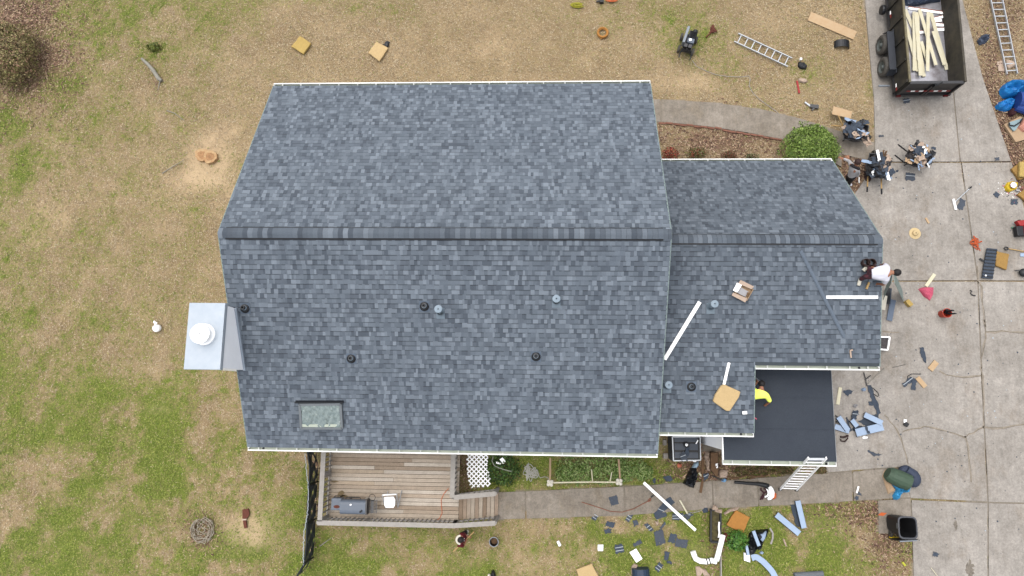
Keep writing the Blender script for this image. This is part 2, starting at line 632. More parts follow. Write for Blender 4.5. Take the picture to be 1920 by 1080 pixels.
BARE = [
    (395, 300, 60, 55, 1.0), (360, 340, 45, 25, .7), (430, 250, 30, 22, .5), (90, 390, 60, 40, .4), (75, 460, 30, 20, .4), (300, 430, 40, 25, .25), (460, 985, 44, 28, 1.3), (930, 70, 40, 25, .4), (905, 90, 30, 16, .5),
    (1010, 145, 60, 12, .4), (1290, 150, 50, 16, .55), (1320, 165, 40, 14, .45), (1250, 160, 30, 14, .5), (1600, 60, 25, 40, .4), (1560, 35, 40, 30, .3), (860, 970, 20, 12, .35), (680, 1000, 50, 16, .3), (1010, 980, 50, 25, .3),
    (1290, 960, 12, 10, .3), (1660, 70, 10, 60, .3), (1570, 985, 50, 30, .3), (290, 770, 20, 8, .3), (1000, 1060, 50, 20, .3), (700, 70, 140, 60, .12), (1310, 1030, 40, 15, .35),
]
LITTER = [
    (48, 98, 86, 104, 1.1), (30, 10, 60, 40, .8), (880, 890, 25, 40, .7), (1350, 260, 120, 38, .95), (1600, 320, 30, 40, .95), (1610, 340, 26, 40, .8), (1660, 990, 45, 60, .7), (1600, 960, 50, 20, .6), (1300, 870, 40, 40, .9), (1340, 870, 40, 40, .9), (1400, 885, 60, 12, .6), (1500, 880, 60, 14, .5),
    (1870, 60, 30, 100, .5), (1880, 240, 40, 80, .85), (1850, 150, 25, 60, .7), (1900, 320, 30, 60, .9), (1910, 20, 40, 80, .4), (590, 920, 10, 90, .5), (380, 993, 24, 26, .7), (295, 150, 12, 12, .4), (1340, 1020, 14, 70, .6),
    (1680, 1040, 30, 60, .4),
]


def gmap(X, Y, lst, base):
    g = np.full(X.shape, base, dtype=float)
    wx = (fbm(X, Y, .9, 71, 3) - .5) * 1.5
    wy = (fbm(X, Y, .9, 91, 3) - .5) * 1.5
    for px, py, rx, ry, a in lst:
        if lst is GREEN:
            a = a * (.42 if min(rx, ry) > 55 else .68 if min(rx, ry) > 35 else 1.1)
        c = U(px, py)
        sx, sy = rx / 50.0, ry / 50.0
        e = np.exp(-.9 * (((X + wx * min(1, sx) - c.x) / sx) ** 2 + ((Y + wy * min(1, sy) - c.y) / sy) ** 2))
        g = g + a * e
    return g


def cover(X, Y):
    g = gmap(X, Y, GREEN, .0)
    p = np.clip((2.0 - Y) / 5.0, 0, 1)          # back garden is greener than the front
    g = g + .15 * p + .19 * np.clip((-9.5 - X) / 7, 0, 1) + .04
    n = fbm(X, Y, 1.1, 5, 4)
    n2 = fbm(X, Y, 3.4, 25, 4)
    g = np.clip(g * 1.04 * np.clip(.55 + 2.6 * (n - .43), .15, 1.6) + (n2 - .48) * (1.0 * np.clip(g * 1.6, .06, 1)), 0, 1)
    cl = fbm(X, Y, 5.5, 65, 3)
    g = np.clip(g + np.clip((cl - .60) * 5, 0, .7) * np.clip(g * 2.2 - .1, 0, 1), 0, 1)
    b = np.clip(gmap(X, Y, BARE, .0) * (.5 + n2), 0, 1)
    l = np.clip(gmap(X, Y, LITTER, .0) * (.7 + .6 * n2), 0, 1)
    return g, b, l


def colr(a):
    return np.array(rgb(*a))


def mixc(A, B, t):
    return A + (B - A) * t[..., None]


gx = np.arange(-26, 24.01, .12)
gy = np.arange(-11, 20.01, .12)
GX, GY = np.meshgrid(gx, gy, indexing='ij')
g, b, l = cover(GX, GY)
n3 = fbm(GX, GY, 1.3, 55, 5)
C = np.broadcast_to(colr((176, 152, 114)), GX.shape + (3,)).copy()
C = mixc(C, colr((200, 174, 134)), np.clip((n3 - .42) * 2.2, 0, 1))
C = mixc(C, colr((158, 132, 98)), np.clip((.42 - n3) * 3, 0, .8))
C = mixc(C, colr((152, 144, 88)), np.clip(g * 1.5, 0, .8))
C = mixc(C, colr((116, 130, 48)), np.clip((g - .45) * 2.2, 0, .92))
C = mixc(C, colr((220, 192, 154)), b * .72)
C = mixc(C, colr((118, 92, 74)), l * .9)
NX, NY = GX.shape
ZG = (fbm(GX, GY, .5, 33, 3) - .5) * .05 + (fbm(GX, GY, 4, 43, 3) - .5) * .025 - .02
allpoly = slabs_w + walk_w + HOUSE_POLYS
for P in allpoly:
    q_ = inpoly(GX, GY, P)
    ZG = np.where(q_, .036, ZG)
    C = np.where(q_[..., None], colr((150, 140, 126)), C)
verts = np.stack([GX, GY, ZG], -1).reshape(-1, 3)
I = np.arange(NX * NY).reshape(NX, NY)
F = np.stack([I[:-1, :-1], I[1:, :-1], I[1:, 1:], I[:-1, 1:]], -1).reshape(-1, 4)
# skirt to the horizon
big = 600.0
ex = [(-big, -big), (big, -big), (big, big), (-big, big)]
inn = [I[0, 0], I[-1, 0], I[-1, -1], I[0, -1]]
nv = len(verts)
verts = np.concatenate([verts, np.array([(x, y, -.03) for x, y in ex])])
me = bpy.data.meshes.new('ground')
faces = F.tolist()
edges_ring = [list(I[:, 0]), list(I[-1, :]), list(I[::-1, -1]), list(I[0, ::-1])]
for k in range(4):
    faces.append([nv + k, nv + (k + 1) % 4] + [int(q) for q in edges_ring[k][::-1]])
me.from_pydata(verts.tolist(), [], faces)
at = me.attributes.new('Col', 'FLOAT_COLOR', 'POINT')
cb = np.ones((len(verts), 4), dtype=np.float32)
cb[:nv, :3] = C.reshape(-1, 3)
cb[nv:, :3] = colr((158, 140, 100))
at.data.foreach_set('color', cb.ravel())
me.materials.append(M['ground'])
me.polygons.foreach_set('use_smooth', [True] * len(me.polygons))
me.validate()
gob = bpy.data.objects.new('ground', me)
COL.objects.link(gob)
tag(gob, 'dry tan and green lawn around the house', 'ground', kind='structure')


# grass blades and leaf litter: nobody could count them
def blades(name, xy, ln, wd, cols, zs, tilt, label, cat, matl):
    n = len(xy)
    ang = rng.random(n) * 2 * np.pi
    dx, dy = np.cos(ang), np.sin(ang)
    h = ln * tilt
    P = np.zeros((n, 4, 3))
    sx, sy = -dy * wd / 2, dx * wd / 2
    bx, by = xy[:, 0], xy[:, 1]
    hl = ln * np.sqrt(np.clip(1 - tilt ** 2, 0.05, 1))
    P[:, 0] = np.stack([bx + sx, by + sy, zs], -1)
    P[:, 1] = np.stack([bx - sx, by - sy, zs], -1)
    P[:, 2] = np.stack([bx + dx * hl - sx * .5, by + dy * hl - sy * .5, zs + h], -1)
    P[:, 3] = np.stack([bx + dx * hl + sx * .5, by + dy * hl + sy * .5, zs + h * .98], -1)
    me = bpy.data.meshes.new(name)
    me.vertices.add(n * 4)
    me.vertices.foreach_set('co', P.reshape(-1).astype(np.float32))
    me.loops.add(n * 4)
    me.loops.foreach_set('vertex_index', np.arange(n * 4, dtype=np.int32))
    me.polygons.add(n)
    me.polygons.foreach_set('loop_start', np.arange(n, dtype=np.int32) * 4)
    me.update(calc_edges=True)
    at = me.attributes.new('Col', 'FLOAT_COLOR', 'FACE')
    cb = np.ones((n, 4), dtype=np.float32)
    cb[:, :3] = cols
    at.data.foreach_set('color', cb.ravel())
    me.materials.append(matl)
    o = bpy.data.objects.new(name, me)
    COL.objects.link(o)
    tag(o, label, cat, kind='stuff')
    return o


def hardmask(X, Y):
    m = np.zeros(X.shape, bool)
    for P in allpoly:
        m |= inpoly(X, Y, P)
    return m


NB = 900000
X = rng.uniform(-24.5, 20.5, NB)
Y = rng.uniform(-8.2, 17.5, NB)
keep = ~hardmask(X, Y)
X, Y = X[keep], Y[keep]
g, b, l = cover(X, Y)
r = rng.random(len(X))
keep = r > np.maximum(b * .85, l * .8)
X, Y, g, b, l = X[keep], Y[keep], g[keep], b[keep], l[keep]
n = len(X)
isg = rng.random(n) < np.clip(g * .95 - .04, .01, .93)
iso = rng.random(n) < np.clip(g * 1.5, 0, .75)
olv = np.array([rgb(*c) for c in [(176, 164, 104), (160, 150, 92), (192, 178, 122), (150, 144, 80), (182, 172, 110)]])
dry = np.array([rgb(*c) for c in [(212, 190, 150), (190, 165, 130), (230, 213, 178), (150, 126, 98), (202, 177, 140)]])
grn = np.array([rgb(*c) for c in [(130, 150, 48), (158, 172, 72), (100, 126, 36), (178, 182, 96), (142, 156, 60)]])
cols = np.where(isg[:, None], grn[rng.integers(0, 5, n)], np.where(iso[:, None], olv[rng.integers(0, 5, n)], dry[rng.integers(0, 5, n)])) * rng.uniform(.76, 1.18, n)[:, None]
ln = np.where(isg, rng.uniform(.03, .09, n), rng.uniform(.025, .08, n))
wd = np.where(isg, rng.uniform(.012, .026, n), rng.uniform(.009, .022, n))
blades('lawn_grass', np.stack([X, Y], -1), ln, wd, cols, np.full(n, .0), rng.uniform(.15, .5, n), 'short dry grass blades mixed with green tufts over the lawn', 'grass', M['grass'])

NL = 60000
X = rng.uniform(-24.5, 20.5, NL * 6)
Y = rng.uniform(-8.2, 17.5, NL * 6)
keep = ~hardmask(X, Y)
X, Y = X[keep], Y[keep]
g, b, l = cover(X, Y)
keep = rng.random(len(X)) < l * .9
X, Y = X[keep], Y[keep]
n = len(X)
lit = np.array([rgb(*c) for c in [(150, 116, 92), (122, 88, 72), (188, 156, 124), (96, 66, 58), (168, 132, 112), (206, 178, 148)]])
cols = lit[rng.integers(0, 6, n)] * rng.uniform(.8, 1.1, n)[:, None]
blades('leaf_litter', np.stack([X, Y], -1), rng.uniform(.05, .12, n), rng.uniform(.02, .05, n), cols, rng.uniform(.0, .03, n), rng.uniform(-.1, .35, n), 'brown fallen leaves and mulch in the planting beds', 'leaf litter', M['grass'])

# ------------------------------------------------------------------ driveway and paths
CZ = .05


def ribbon(mb, px, w, z):
    P = [U(*p) for p in px]
    Q = []
    for i in range(len(P) - 1):
        k = max(2, int((P[i + 1] - P[i]).length / .25))
        for j in range(k):
            q = P[i].lerp(P[i + 1], j / k)
            Q.append(q + Vector((random.gauss(0, .02), random.gauss(0, .02), 0)))
    Q.append(P[-1])
    V, Fc = [], []
    for i, q in enumerate(Q):
        t = (Q[min(i + 1, len(Q) - 1)] - Q[max(i - 1, 0)]).normalized()
        s_ = Vector((-t.y, t.x, 0)) * w / 2 * random.uniform(.5, 1.4)
        V += [(q.x + s_.x, q.y + s_.y, z), (q.x - s_.x, q.y - s_.y, z)]
        if i:
            Fc.append((2 * i - 2, 2 * i - 1, 2 * i + 1, 2 * i))
    mb.add(V, Fc)


z6 = ZM(1560, 600, 4.5)
z5 = ZM(1560, 400, 4.5)
z8 = ZM(1560, 800, 3.858)
CR = [
    [z6(900, 430), z6(960, 465), z6(1100, 485), z6(1250, 470)], [z6(1250, 400), z6(1268, 560), z6(1275, 700), z6(1275, 850), z6(1268, 912)],
    [z6(590, 945), z6(680, 915), z6(780, 900), z6(980, 940), z6(1110, 985), z6(1180, 945), z6(1270, 905), z6(1450, 905), z6(1620, 880)],
    [z6(1120, 985), z6(1140, 1080), z8(990, 300), z8(1000, 400)], [z6(430, 800), z6(490, 860), z6(540, 920), z6(600, 1080), z8(545, 270)],
    [z5(1270, 900), z6(1275, 20), z6(1290, 100), z6(1280, 150), z6(1255, 400)], [z5(1225, 570), z5(1255, 620), z5(1260, 760), z5(1290, 960)],
    [z5(1215, 450), z5(1222, 570)], [z5(420, 1000), z5(560, 1005)], [z6(1290, 100), z6(1430, 95), z6(1620, 110)],
]
mb = MB()
for P in slabs_w:
    mb.prism(shrink(P), -.06, CZ)
mb.mi(1)
for c in CR:
    ribbon(mb, c, .06, CZ + .004)
mb.mi(2)
for c in CR:
    ribbon(mb, c, .014, CZ + .008)
drv = mb.build('driveway', [M['concrete'], M['crack'], M['crackg']])
tag(drv, 'cracked grey concrete driveway beside the house', 'driveway', kind='structure')
mb = MB()
for P in walk_w[:7]:
    mb.prism(shrink(P), -.06, CZ)
tag(mb.build('path', M['concrete2']), 'concrete path from the deck ramp to the driveway', 'path', kind='structure')
mb = MB()
for P in walk_w[7:]:
    mb.prism(shrink(P), -.06, CZ - .004)
tag(mb.build('path', M['concrete2']), 'curving concrete path between front lawn and planting bed', 'path', kind='structure')
# driveway dust and stains are thin dried films of dirt with their own outline
mb = MB()
for (px, py, w, h, a) in [(1817, 1068, 9, 18, 0), (1790, 985, 4, 10, 0)]:
    c = U(px, py)
    P = [(c.x + w / 50 * math.cos(t) * random.uniform(.35, 1.1), c.y + h / 50 * math.sin(t) * random.uniform(.35, 1.1)) for t in [k * .2094 for k in range(30)]]
    mb.prism(P, CZ + .002, CZ + .006)
tag(mb.build('oil_stain', mat('oil_dirt', rgb(140, 131, 119), .9, .3, 9.0, fine=.3)), 'dark oil stains on the driveway', 'stain', kind='structure')

# ------------------------------------------------------------------ the house
X0, X1, YT, YB, ZE, YR, ZR = -9.103, 3.472, 10.27, -1.7945, 4.2, 4.3893, 7.253
ML = (YR, ZR, .4937)
MU = (YR, ZR, -.519)
WX, WY, WZ = 9.97, 4.68, 5.42
WXS = 6.33
WL = (WY, WZ, .1905)
WU = (WY, WZ, -.868)
house = thing('house', 'white sided house under a blue grey shingle roof with a lower side wing', 'house', ((X0 + X1) / 2, YR, 0))


def pz(pl, y):
    return pl[1] + pl[2] * (y - pl[0])


TABC = [np.array(rgb(*c)) for c in [(91, 100, 111), (103, 112, 123), (110, 120, 131), (117, 127, 138), (126, 136, 147), (137, 147, 158)]]
TABW = [.12, .16, .24, .22, .17, .09]


def shingles(mb, xa, xb, ya, yb, pl, xlim=None, tone=1.0):
    """Courses of laminated shingles from the eave ya up to yb on plane pl (real butts and tabs)."""
    sgn = 1 if yb > ya else -1
    k = math.sqrt(1 + pl[2] ** 2)
    v = Vector((0, sgn / k, sgn * pl[2] / k))
    n = Vector((0, -pl[2] / k, 1 / k))
    S = abs(yb - ya) * k
    e = .143
    j = 0
    while j * e < S - .02:
        s0, s1 = j * e, min(S, (j + 1) * e)
        yy = ya + sgn * s0 / k
        xr = xb if xlim is None else xlim(yy)
        x = xa - random.uniform(0, .12)
        last = None
        while x < xr:
            w = random.choice((.06, .08, .095, .11, .125, .145))
            xe = min(x + w, xr)
            xs = max(x, xa)
            if xe - xs > .012:
                ci = random.choices(range(6), TABW)[0]
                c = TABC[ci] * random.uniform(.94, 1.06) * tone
                raised = ci >= 3 or random.random() < .25
                t = .013 if raised else .006
                o = Vector((0, ya, pz(pl, ya)))
                b0, b1 = o + v * s0 + n * t, o + v * s1 + n * .001
                bm_ = o + v * (s0 + (s1 - s0) * .80) + n * (t * .20 + .001)
                bb = o + v * s0 + n * -.002
                X = lambda p, xx: Vector((xx, p.y, p.z))
                mb.cc = c
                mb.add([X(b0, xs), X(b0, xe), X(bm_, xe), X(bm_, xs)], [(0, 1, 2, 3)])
                dk = c * (.54 if random.random() < .62 else .97)  # printed dark band that also paints in the butt's shadow line
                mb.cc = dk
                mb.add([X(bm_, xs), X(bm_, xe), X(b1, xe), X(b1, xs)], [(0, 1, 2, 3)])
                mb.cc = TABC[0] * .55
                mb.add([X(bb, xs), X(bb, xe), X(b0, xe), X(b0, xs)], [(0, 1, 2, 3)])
                if raised:
                    mb.add([X(b0, xs), X(b1, xs), X(bb, xs)], [(0, 1, 2)])
                    mb.add([X(b0, xe), X(b1, xe), X(bb, xe)], [(0, 1, 2)])
            x += w
        j += 1
    mb.cc = None


def roof_half(name, xa, xb, ya, yb, pl, poly=None, xlim=None, tone=1.0, parent=None):
    """One roof plane: shingle courses on a solid deck with white edges."""
    mb = MB()
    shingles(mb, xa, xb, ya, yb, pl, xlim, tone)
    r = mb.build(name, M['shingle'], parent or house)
    k = math.sqrt(1 + pl[2] ** 2)
    n = Vector((0, -pl[2] / k, 1 / k))
    P = poly or [(xa, ya), (xb, ya), (xb, yb), (xa, yb)]
    mb = MB()
    mb.slab([Vector((x, y, pz(pl, y))) - n * .004 for x, y in P], n, .16)
    mb.build('roof_deck', M['fascia'], r)
    return r


inset = .11
roof_u = roof_half('roof', X0, X1, YT - inset, YR, MU)
roof_l = roof_half('roof', X0, X1, YB + inset, YR, ML)
wing_u = roof_half('roof', X1 - .37, WX, 8.24 - .1, WY, WU, tone=.90)  # tone puts the wing's darker shading into its shingle colours
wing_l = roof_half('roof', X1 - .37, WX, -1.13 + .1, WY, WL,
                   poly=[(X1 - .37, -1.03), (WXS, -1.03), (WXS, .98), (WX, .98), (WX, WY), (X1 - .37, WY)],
                   xlim=lambda y: WX if y > .95 else WXS, tone=.88)  # shading of this slope also darkened into the shingle colours
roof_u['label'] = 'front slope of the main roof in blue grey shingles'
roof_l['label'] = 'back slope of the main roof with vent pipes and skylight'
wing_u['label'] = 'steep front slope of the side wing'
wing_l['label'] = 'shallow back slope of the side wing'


def ridge(name, xa, xb, va, vb, y, z, su, sl, parent):
    """Ridge cap pieces bent over the ridge; between va and vb they sit on a raised vent strip."""
    mb = MB()
    hw = .145
    x = xa
    while x < xb - .02:
        xe = min(x + .142, xb)
        on = va <= (x + xe) / 2 <= vb
        up = .042 if on else .012
        c = TABC[random.choices(range(6), TABW)[0]] * random.uniform(.80, .94)
        mb.cc = c

        def pt(xx, d, lift):
            s_ = su if d > 0 else sl
            return Vector((xx, y + d, z + s_ * d * (1 if d > 0 else 1) + lift))
        ds = (-hw, -.05, 0, .05, hw)
        tl = lambda q: up + q
        row0 = [pt(x, d, tl(.012)) - Vector((0, 0, .012 if d == 0 else 0)) for d in ds]
        row1 = [pt(xe + .01, d, tl(.002)) - Vector((0, 0, .012 if d == 0 else 0)) for d in ds]
        V = row0 + row1
        mb.add(V, [(i, i + 1, i + 6, i + 5) for i in range(4)])
        mb.cc = TABC[0] * .5  # dark butt strip colours in the gap shadow between caps
        low = [p + Vector((-.012, 0, -.022)) for p in row0]
        mb.add(row0 + low, [(i, i + 1, i + 6, i + 5) for i in range(4)])
        x = xe
    mb.cc = None
    r = mb.build(name, M['shingle'], parent)
    mb = MB()
    for sg, s_ in ((-1, sl), (1, su)):
        d0, d1 = sg * (hw + (.036 if sg < 0 else .03)), sg * .02
        for zz in (0,):
            P = [(va, y + d0, z + s_ * d0 - .01), (vb, y + d0, z + s_ * d0 - .01), (vb, y + d0, z + s_ * d0 + .03), (va, y + d0, z + s_ * d0 + .03)]
            Q = [(a, y + d1, z + s_ * d1 + (.03 if i > 1 else -.03)) for i, (a, _, _) in enumerate(P)]
            mb.add(P + Q, [(0, 1, 2, 3), (4, 5, 6, 7), (3, 2, 6, 7), (0, 3, 7, 4), (1, 2, 6, 5), (0, 1, 5, 4)])
    mb.build('vent_strip', M['black'], r)
    return r


ridge('ridge_vent', X0, X1, X0 + .2, X1 - .22, YR, ZR, MU[2], ML[2], house)
ridge('ridge_vent', X1 - .3, WX, X1 - .2, WX - .15, WY, WZ, WU[2], WL[2], house)

# gable rake trim
mb = MB()
for pl, ya, yb, xx in ((ML, YB + inset, YR, X0 + .012), (MU, YT - inset, YR, X0 + .012), (ML, YB + inset, YR, X1 - .012), (MU, YT - inset, YR, X1 - .012), (WL, .98, WY, WX - .012), (WU, 8.14, WY, WX - .012), (WL, -1.03, .98, WXS - .012)):
    mb = MB()
    mb.bar((xx, ya, pz(pl, ya) - .12), (xx, yb, pz(pl, yb) - .12), .05, .17)
    mb.build('rake_board', M['white'], house)
# grey metal drip edge along the two rakes that face the camera
mb = MB()
for xx, pl, ya, yb in ((X0, ML, YB + inset, YR), (X0, MU, YT - inset, YR), (X1, ML, YB + inset, YR), (X1, MU, YT - inset, YR), (WX, WL, .98, WY), (WX, WU, 8.14, WY), (WXS, WL, -1.03, .98)):
    mb = MB()
    mb.bar((xx, ya, pz(pl, ya) - .012), (xx, yb, pz(pl, yb) - .012), .03, .03)
    mb.build('drip_edge', M['greengrey'], house)


M['bracket'] = mat('gutter_bracket', rgb(232, 234, 226), .5, .05, 3.0)
M['lip'] = mat('gutter_white', (.62, .62, .60), .45, .05, 2.0)


def gutter(xa, xb, y, z, out, hole=None):
    """Open trough along x; y = outer lip, out = -1 or 1 (side of the house)."""
    mb = MB()
    iy = y - out * .135
    mb.mi(0)
    mb.bar((xa, y, z - .05), (xb, y, z - .05), .012, .11)                     # outer face
    mb.bar((xa, y - out * .012, z + .004), (xb, y - out * .012, z + .004), .034, .014)   # lip
    mb.mi(1)
    mb.bar((xa, (y + iy) / 2, z - .10), (xb, (y + iy) / 2, z - .10), .125, .012)
    mb.bar((xa, iy, z - .045), (xb, iy, z - .045), .012, .11)
    mb.mi(0)
    for xx in (xa + .006, xb - .006):
        mb.box((xx, (y + iy) / 2, z - .05), (.012, .15, .11))
    g = mb.build('gutter', [M['lip'], M['gutterin']], house)
    nb = max(2, round((xb - xa) / .62))
    first = None
    for i in range(nb):
        xx = xa + (i + .5) * (xb - xa) / nb + random.uniform(-.06, .06)
        mb = MB()
        mb.box((xx, (y + iy) / 2, z - .005), (.035, .15, .014))
        mb.build('bracket', M['bracket'], g)
    if hole is not None:
        mb = MB()
        mb.cyl((hole, (y + iy) / 2, z - .099), (hole, (y + iy) / 2, z - .09), .04, 12)
        mb.build('outlet', M['black'], g)
    return g


gutter(X0, X1, YB, pz(ML, YB + inset) - .03, -1, X0 + .45)
gutter(X0, X1, YT, pz(MU, YT - inset) - .03, 1)
gutter(X1 + .02, WX - .02, 8.24, pz(WU, 8.14) - .04, 1, WX - .2)
gutter(X1 + .02, WXS, -1.14, pz(WL, -1.03) - .03, -1, WXS - .35)
gutter(WXS + .02, WX, .87, pz(WL, .98) - .03, -1, WX - .55)

# low slope porch roof
FZ = 3.45
FX0, FX1, FY0, FY1 = 5.63, 9.05, -1.90, 1.25
mb = MB()
mb.prism([(FX0, FY0), (FX1, FY0), (FX1, FY1), (FX0, FY1)], FZ - .14, FZ)
fr = mb.build('porch_roof', M['flatroof'], house)
fr['label'] = 'flat dark rolled roofing over the porch'
mb = MB()
for yy in (-1.42, -.45, .52):
    mb = MB()
    mb.box(((FX0 + FX1) / 2, yy, FZ + .004), (FX1 - FX0 - .01, .93, .009))
    mb.build('roofing_strip', M['flatroof'], fr)
mb = MB()
mb.bar((FX1 + .012, FY0, FZ - .03), (FX1 + .012, FY1, FZ - .03), .012, .1)
mb.build('drip_edge', M['grey'], fr)
mb = MB()
mb.bar((FX0 - .012, FY0, FZ - .03), (FX0 - .012, FY1, FZ - .03), .03, .12)
mb.build('drip_edge', M['white'], fr)
gutter(FX0 - .02, FX1 + .02, FY0 - .14, FZ - .03, -1, FX1 - .25)

# walls
def gable_prism(mb, xa, xb, prof):
    n = len(prof)
    V = [(xa, y, z) for y, z in prof] + [(xb, y, z) for y, z in prof]
    mb.add(V, [tuple(range(n)), tuple(range(2 * n - 1, n - 1, -1))] + [(i, i + n, (i + 1) % n + n, (i + 1) % n) for i in range(n)])


WB, WT = YB + .5, YT - .5
mb = MB()
gable_prism(mb, X0 + .35, X1 - .35, [(WB, -.1), (WB, pz(ML, WB) - .20), (YR, ZR - .21), (WT, pz(MU, WT) - .20), (WT, -.1)])
wm = mb.build('wall', M['siding'], house)
mb = MB()
gable_prism(mb, X1 - .349, WX - .4, [(1.3, -.1), (1.3, pz(WL, 1.3) - .19), (WY, WZ - .2), (7.84, pz(WU, 7.84) - .22), (7.84, -.1)])
gable_prism(mb, X1 - .348, WXS - .32, [(-.7, -.1), (-.7, pz(WL, -.7) - .19), (1.299, pz(WL, 1.3) - .19), (1.299, -.1)])
mb.build('wall', M['siding'], house)
mb = MB()
mb.box((FX0 + .11, (-1.62 + 1.25) / 2, 1.66), (.1, 2.87, 3.3))
for xx in (7.3, FX1 - .12):
    mb.box((xx, -1.7, 1.66), (.14, .14, 3.3))
mb.build('porch_wall', M['siding'], house)


def window(x, y, z, w, h, ax):
    """ax 'y': faces +-y, ax 'x': faces +-x (wall plane through x, y)."""
    mb = MB()
    if ax[1] == 'y':
        s_ = 1 if ax[0] == '+' else -1
        for dx, dz, ww, hh in ((-w / 2, 0, .08, h + .16), (w / 2, 0, .08, h + .16), (0, h / 2, w, .08), (0, -h / 2, w, .08), (0, 0, w, .05)):
            mb.box((x + dx, y + s_ * .02, z + dz), (ww, .06, hh))
        f_ = mb.build('window', M['white'], house)
        mb = MB()
        mb.box((x, y + s_ * .006, z), (w - .07, .03, h - .07))
        mb.build('pane', M['glass'], f_)
    else:
        s_ = 1 if ax[0] == '+' else -1
        for dy, dz, ww, hh in ((-w / 2, 0, .08, h + .16), (w / 2, 0, .08, h + .16), (0, h / 2, w, .08), (0, -h / 2, w, .08), (0, 0, w, .05)):
            mb.box((x + s_ * .02, y + dy, z + dz), (.06, ww, hh))
        f_ = mb.build('window', M['white'], house)
        mb = MB()
        mb.box((x + s_ * .006, y, z), (.03, w - .07, h - .07))
        mb.build('pane', M['glass'], f_)


for xx in (-7.2, -4.4, .2):
    window(xx, WT, 1.9, 1.0, 1.4, '+y')
for xx in (-6.4, -3.9, .6, 2.0):
    window(xx, WB, 2.1, 1.0, 1.2, '-y')
window(X0 + .35, 6.4, 2.0, 1.0, 1.4, '-x')
window(X0 + .35, 4.4, 5.2, .8, 1.0, '-x')
window(7.0, 7.84, 1.3, 1.2, 1.0, '+y')
mb = MB()
mb.box((2.3, WT + .02, 1.15), (.95, .05, 2.1))
dr = mb.build('door', M['maroon'], house)
mb = MB()
mb.ell((2.65, WT + .07, 1.1), (.03, .03, .03))
mb.build('handle', M['grey'], dr)
mb = MB()
for i in range(4):
    mb.box((WX - .385, 4.6, .36 + i * .55), (.04, 4.8, .53))
mb.build('garage_door', M['white'], house)

# chimney
CX0, CX1, CY0, CY1, CT = -9.86, -8.84, .59, 2.43, 7.0
mb = MB()
mb.prism([(CX0 + .05, CY0 + .05), (CX1 - .05, CY0 + .05), (CX1 - .05, CY1 - .05), (CX0 + .05, CY1 - .05)], -.1, CT - .04)
ch = mb.build('chimney', mat('chimney_siding', (.80, .81, .83), .5, .03, 3.0), house)
ch['label'] = 'boxed white chimney with a metal top'
mb = MB()
mb.bar((CX1 - .02, CY0 + .05, pz(ML, CY0) + .03), (CX1 - .02, CY1 - .05, pz(ML, CY1) + .03), .07, .1)
for i in range(9):
    yy = CY0 + .25 + i * .17
mb.build('flashing', M['steel'], ch)
mb = MB()
mb.box(((CX0 + CX1) / 2, (CY0 + CY1) / 2, CT), (CX1 - CX0, CY1 - CY0, .06))
mb.box(((CX0 + CX1) / 2, (CY0 + CY1) / 2, CT - .07), (CX1 - CX0 + .012, CY1 - CY0 + .012, .09))
cc_ = mb.build('chimney_cap', mat('chimney_metal', rgb(206, 216, 226), .45, .06, 2.0, metal=.1, col2=rgb(186, 198, 210)), ch)
fc = U(383, 627, CT + .05)
mb = MB()
mb.lathe((fc.x, fc.y, CT + .03), [(.30, 0), (.29, .03), (.19, .05), (.18, .12), (.2, .13), (.2, .16)], 28)
mb.lathe((fc.x, fc.y, CT + .19), [(.16, 0), (.265, .02), (.275, .08), (.27, .12), (.19, .135), (.02, .14)], 28)
for k in range(6):
    a = k * math.pi / 3
    mb.bar((fc.x + .19 * math.cos(a), fc.y + .19 * math.sin(a), CT + .15), (fc.x + .19 * math.cos(a), fc.y + .19 * math.sin(a), CT + .21), .02, .02)
mb.build('flue_cap', M['white'], ch, smooth=False)


# vent pipes
def pnorm(pl):
    k = math.sqrt(1 + pl[2] ** 2)
    return Vector((0, -pl[2] / k, 1 / k))


def vent(px, py, pl, kind, h=.25):
    p = PL(px, py, pl)
    n = pnorm(pl)
    v = Vector((0, n.z, -n.y))
    R = Matrix((Vector((1, 0, 0)), v, n)).transposed()
    mb = MB()
    if kind == 'black':
        mb.box(p + n * .016, (.30, .32, .012), R)
        mb.mi(1)
        mb.lathe(p + n * .02, [(.135, 0), (.13, .03), (.10, .05)], 20, R)
        mb.lathe(p + n * .02, [(.105, .0), (.1, .04), (.075, .05)], 20)
        mb.lathe((p.x, p.y, p.z + .03), [(.06, 0), (.06, h * .45), (.035, h * .45), (.035, .01)], 16)
        mb.mi(2)
        mb.lathe((p.x, p.y, p.z + .03), [(.075, .055), (.062, .085), (.058, .09)], 16)
        return mb.build('vent_pipe', [M['shingle_boot'], M['black'], M['lead']], house)
    mb.box(p + n * .016 - v * .07, (.24, .32, .006), R)
    mb.lathe(p + n * .02, [(.13, 0), (.105, .05), (.085, .10)], 20, R)
    nb0 = len(mb.f)
    mb.lathe((p.x, p.y, p.z), [(.085, 0), (.085, h), (.11, h + .01), (.11, h + .03), (.02, h + .045)], 20)
    mb2 = MB()
    mb2.v, mb2.f, mb2.m, mb2.c = mb.v, mb.f, [0 if i < nb0 else 1 for i in range(len(mb.f))], mb.c
    return mb2.build('vent_pipe', [M['boot_lead'], M['lead']], house)


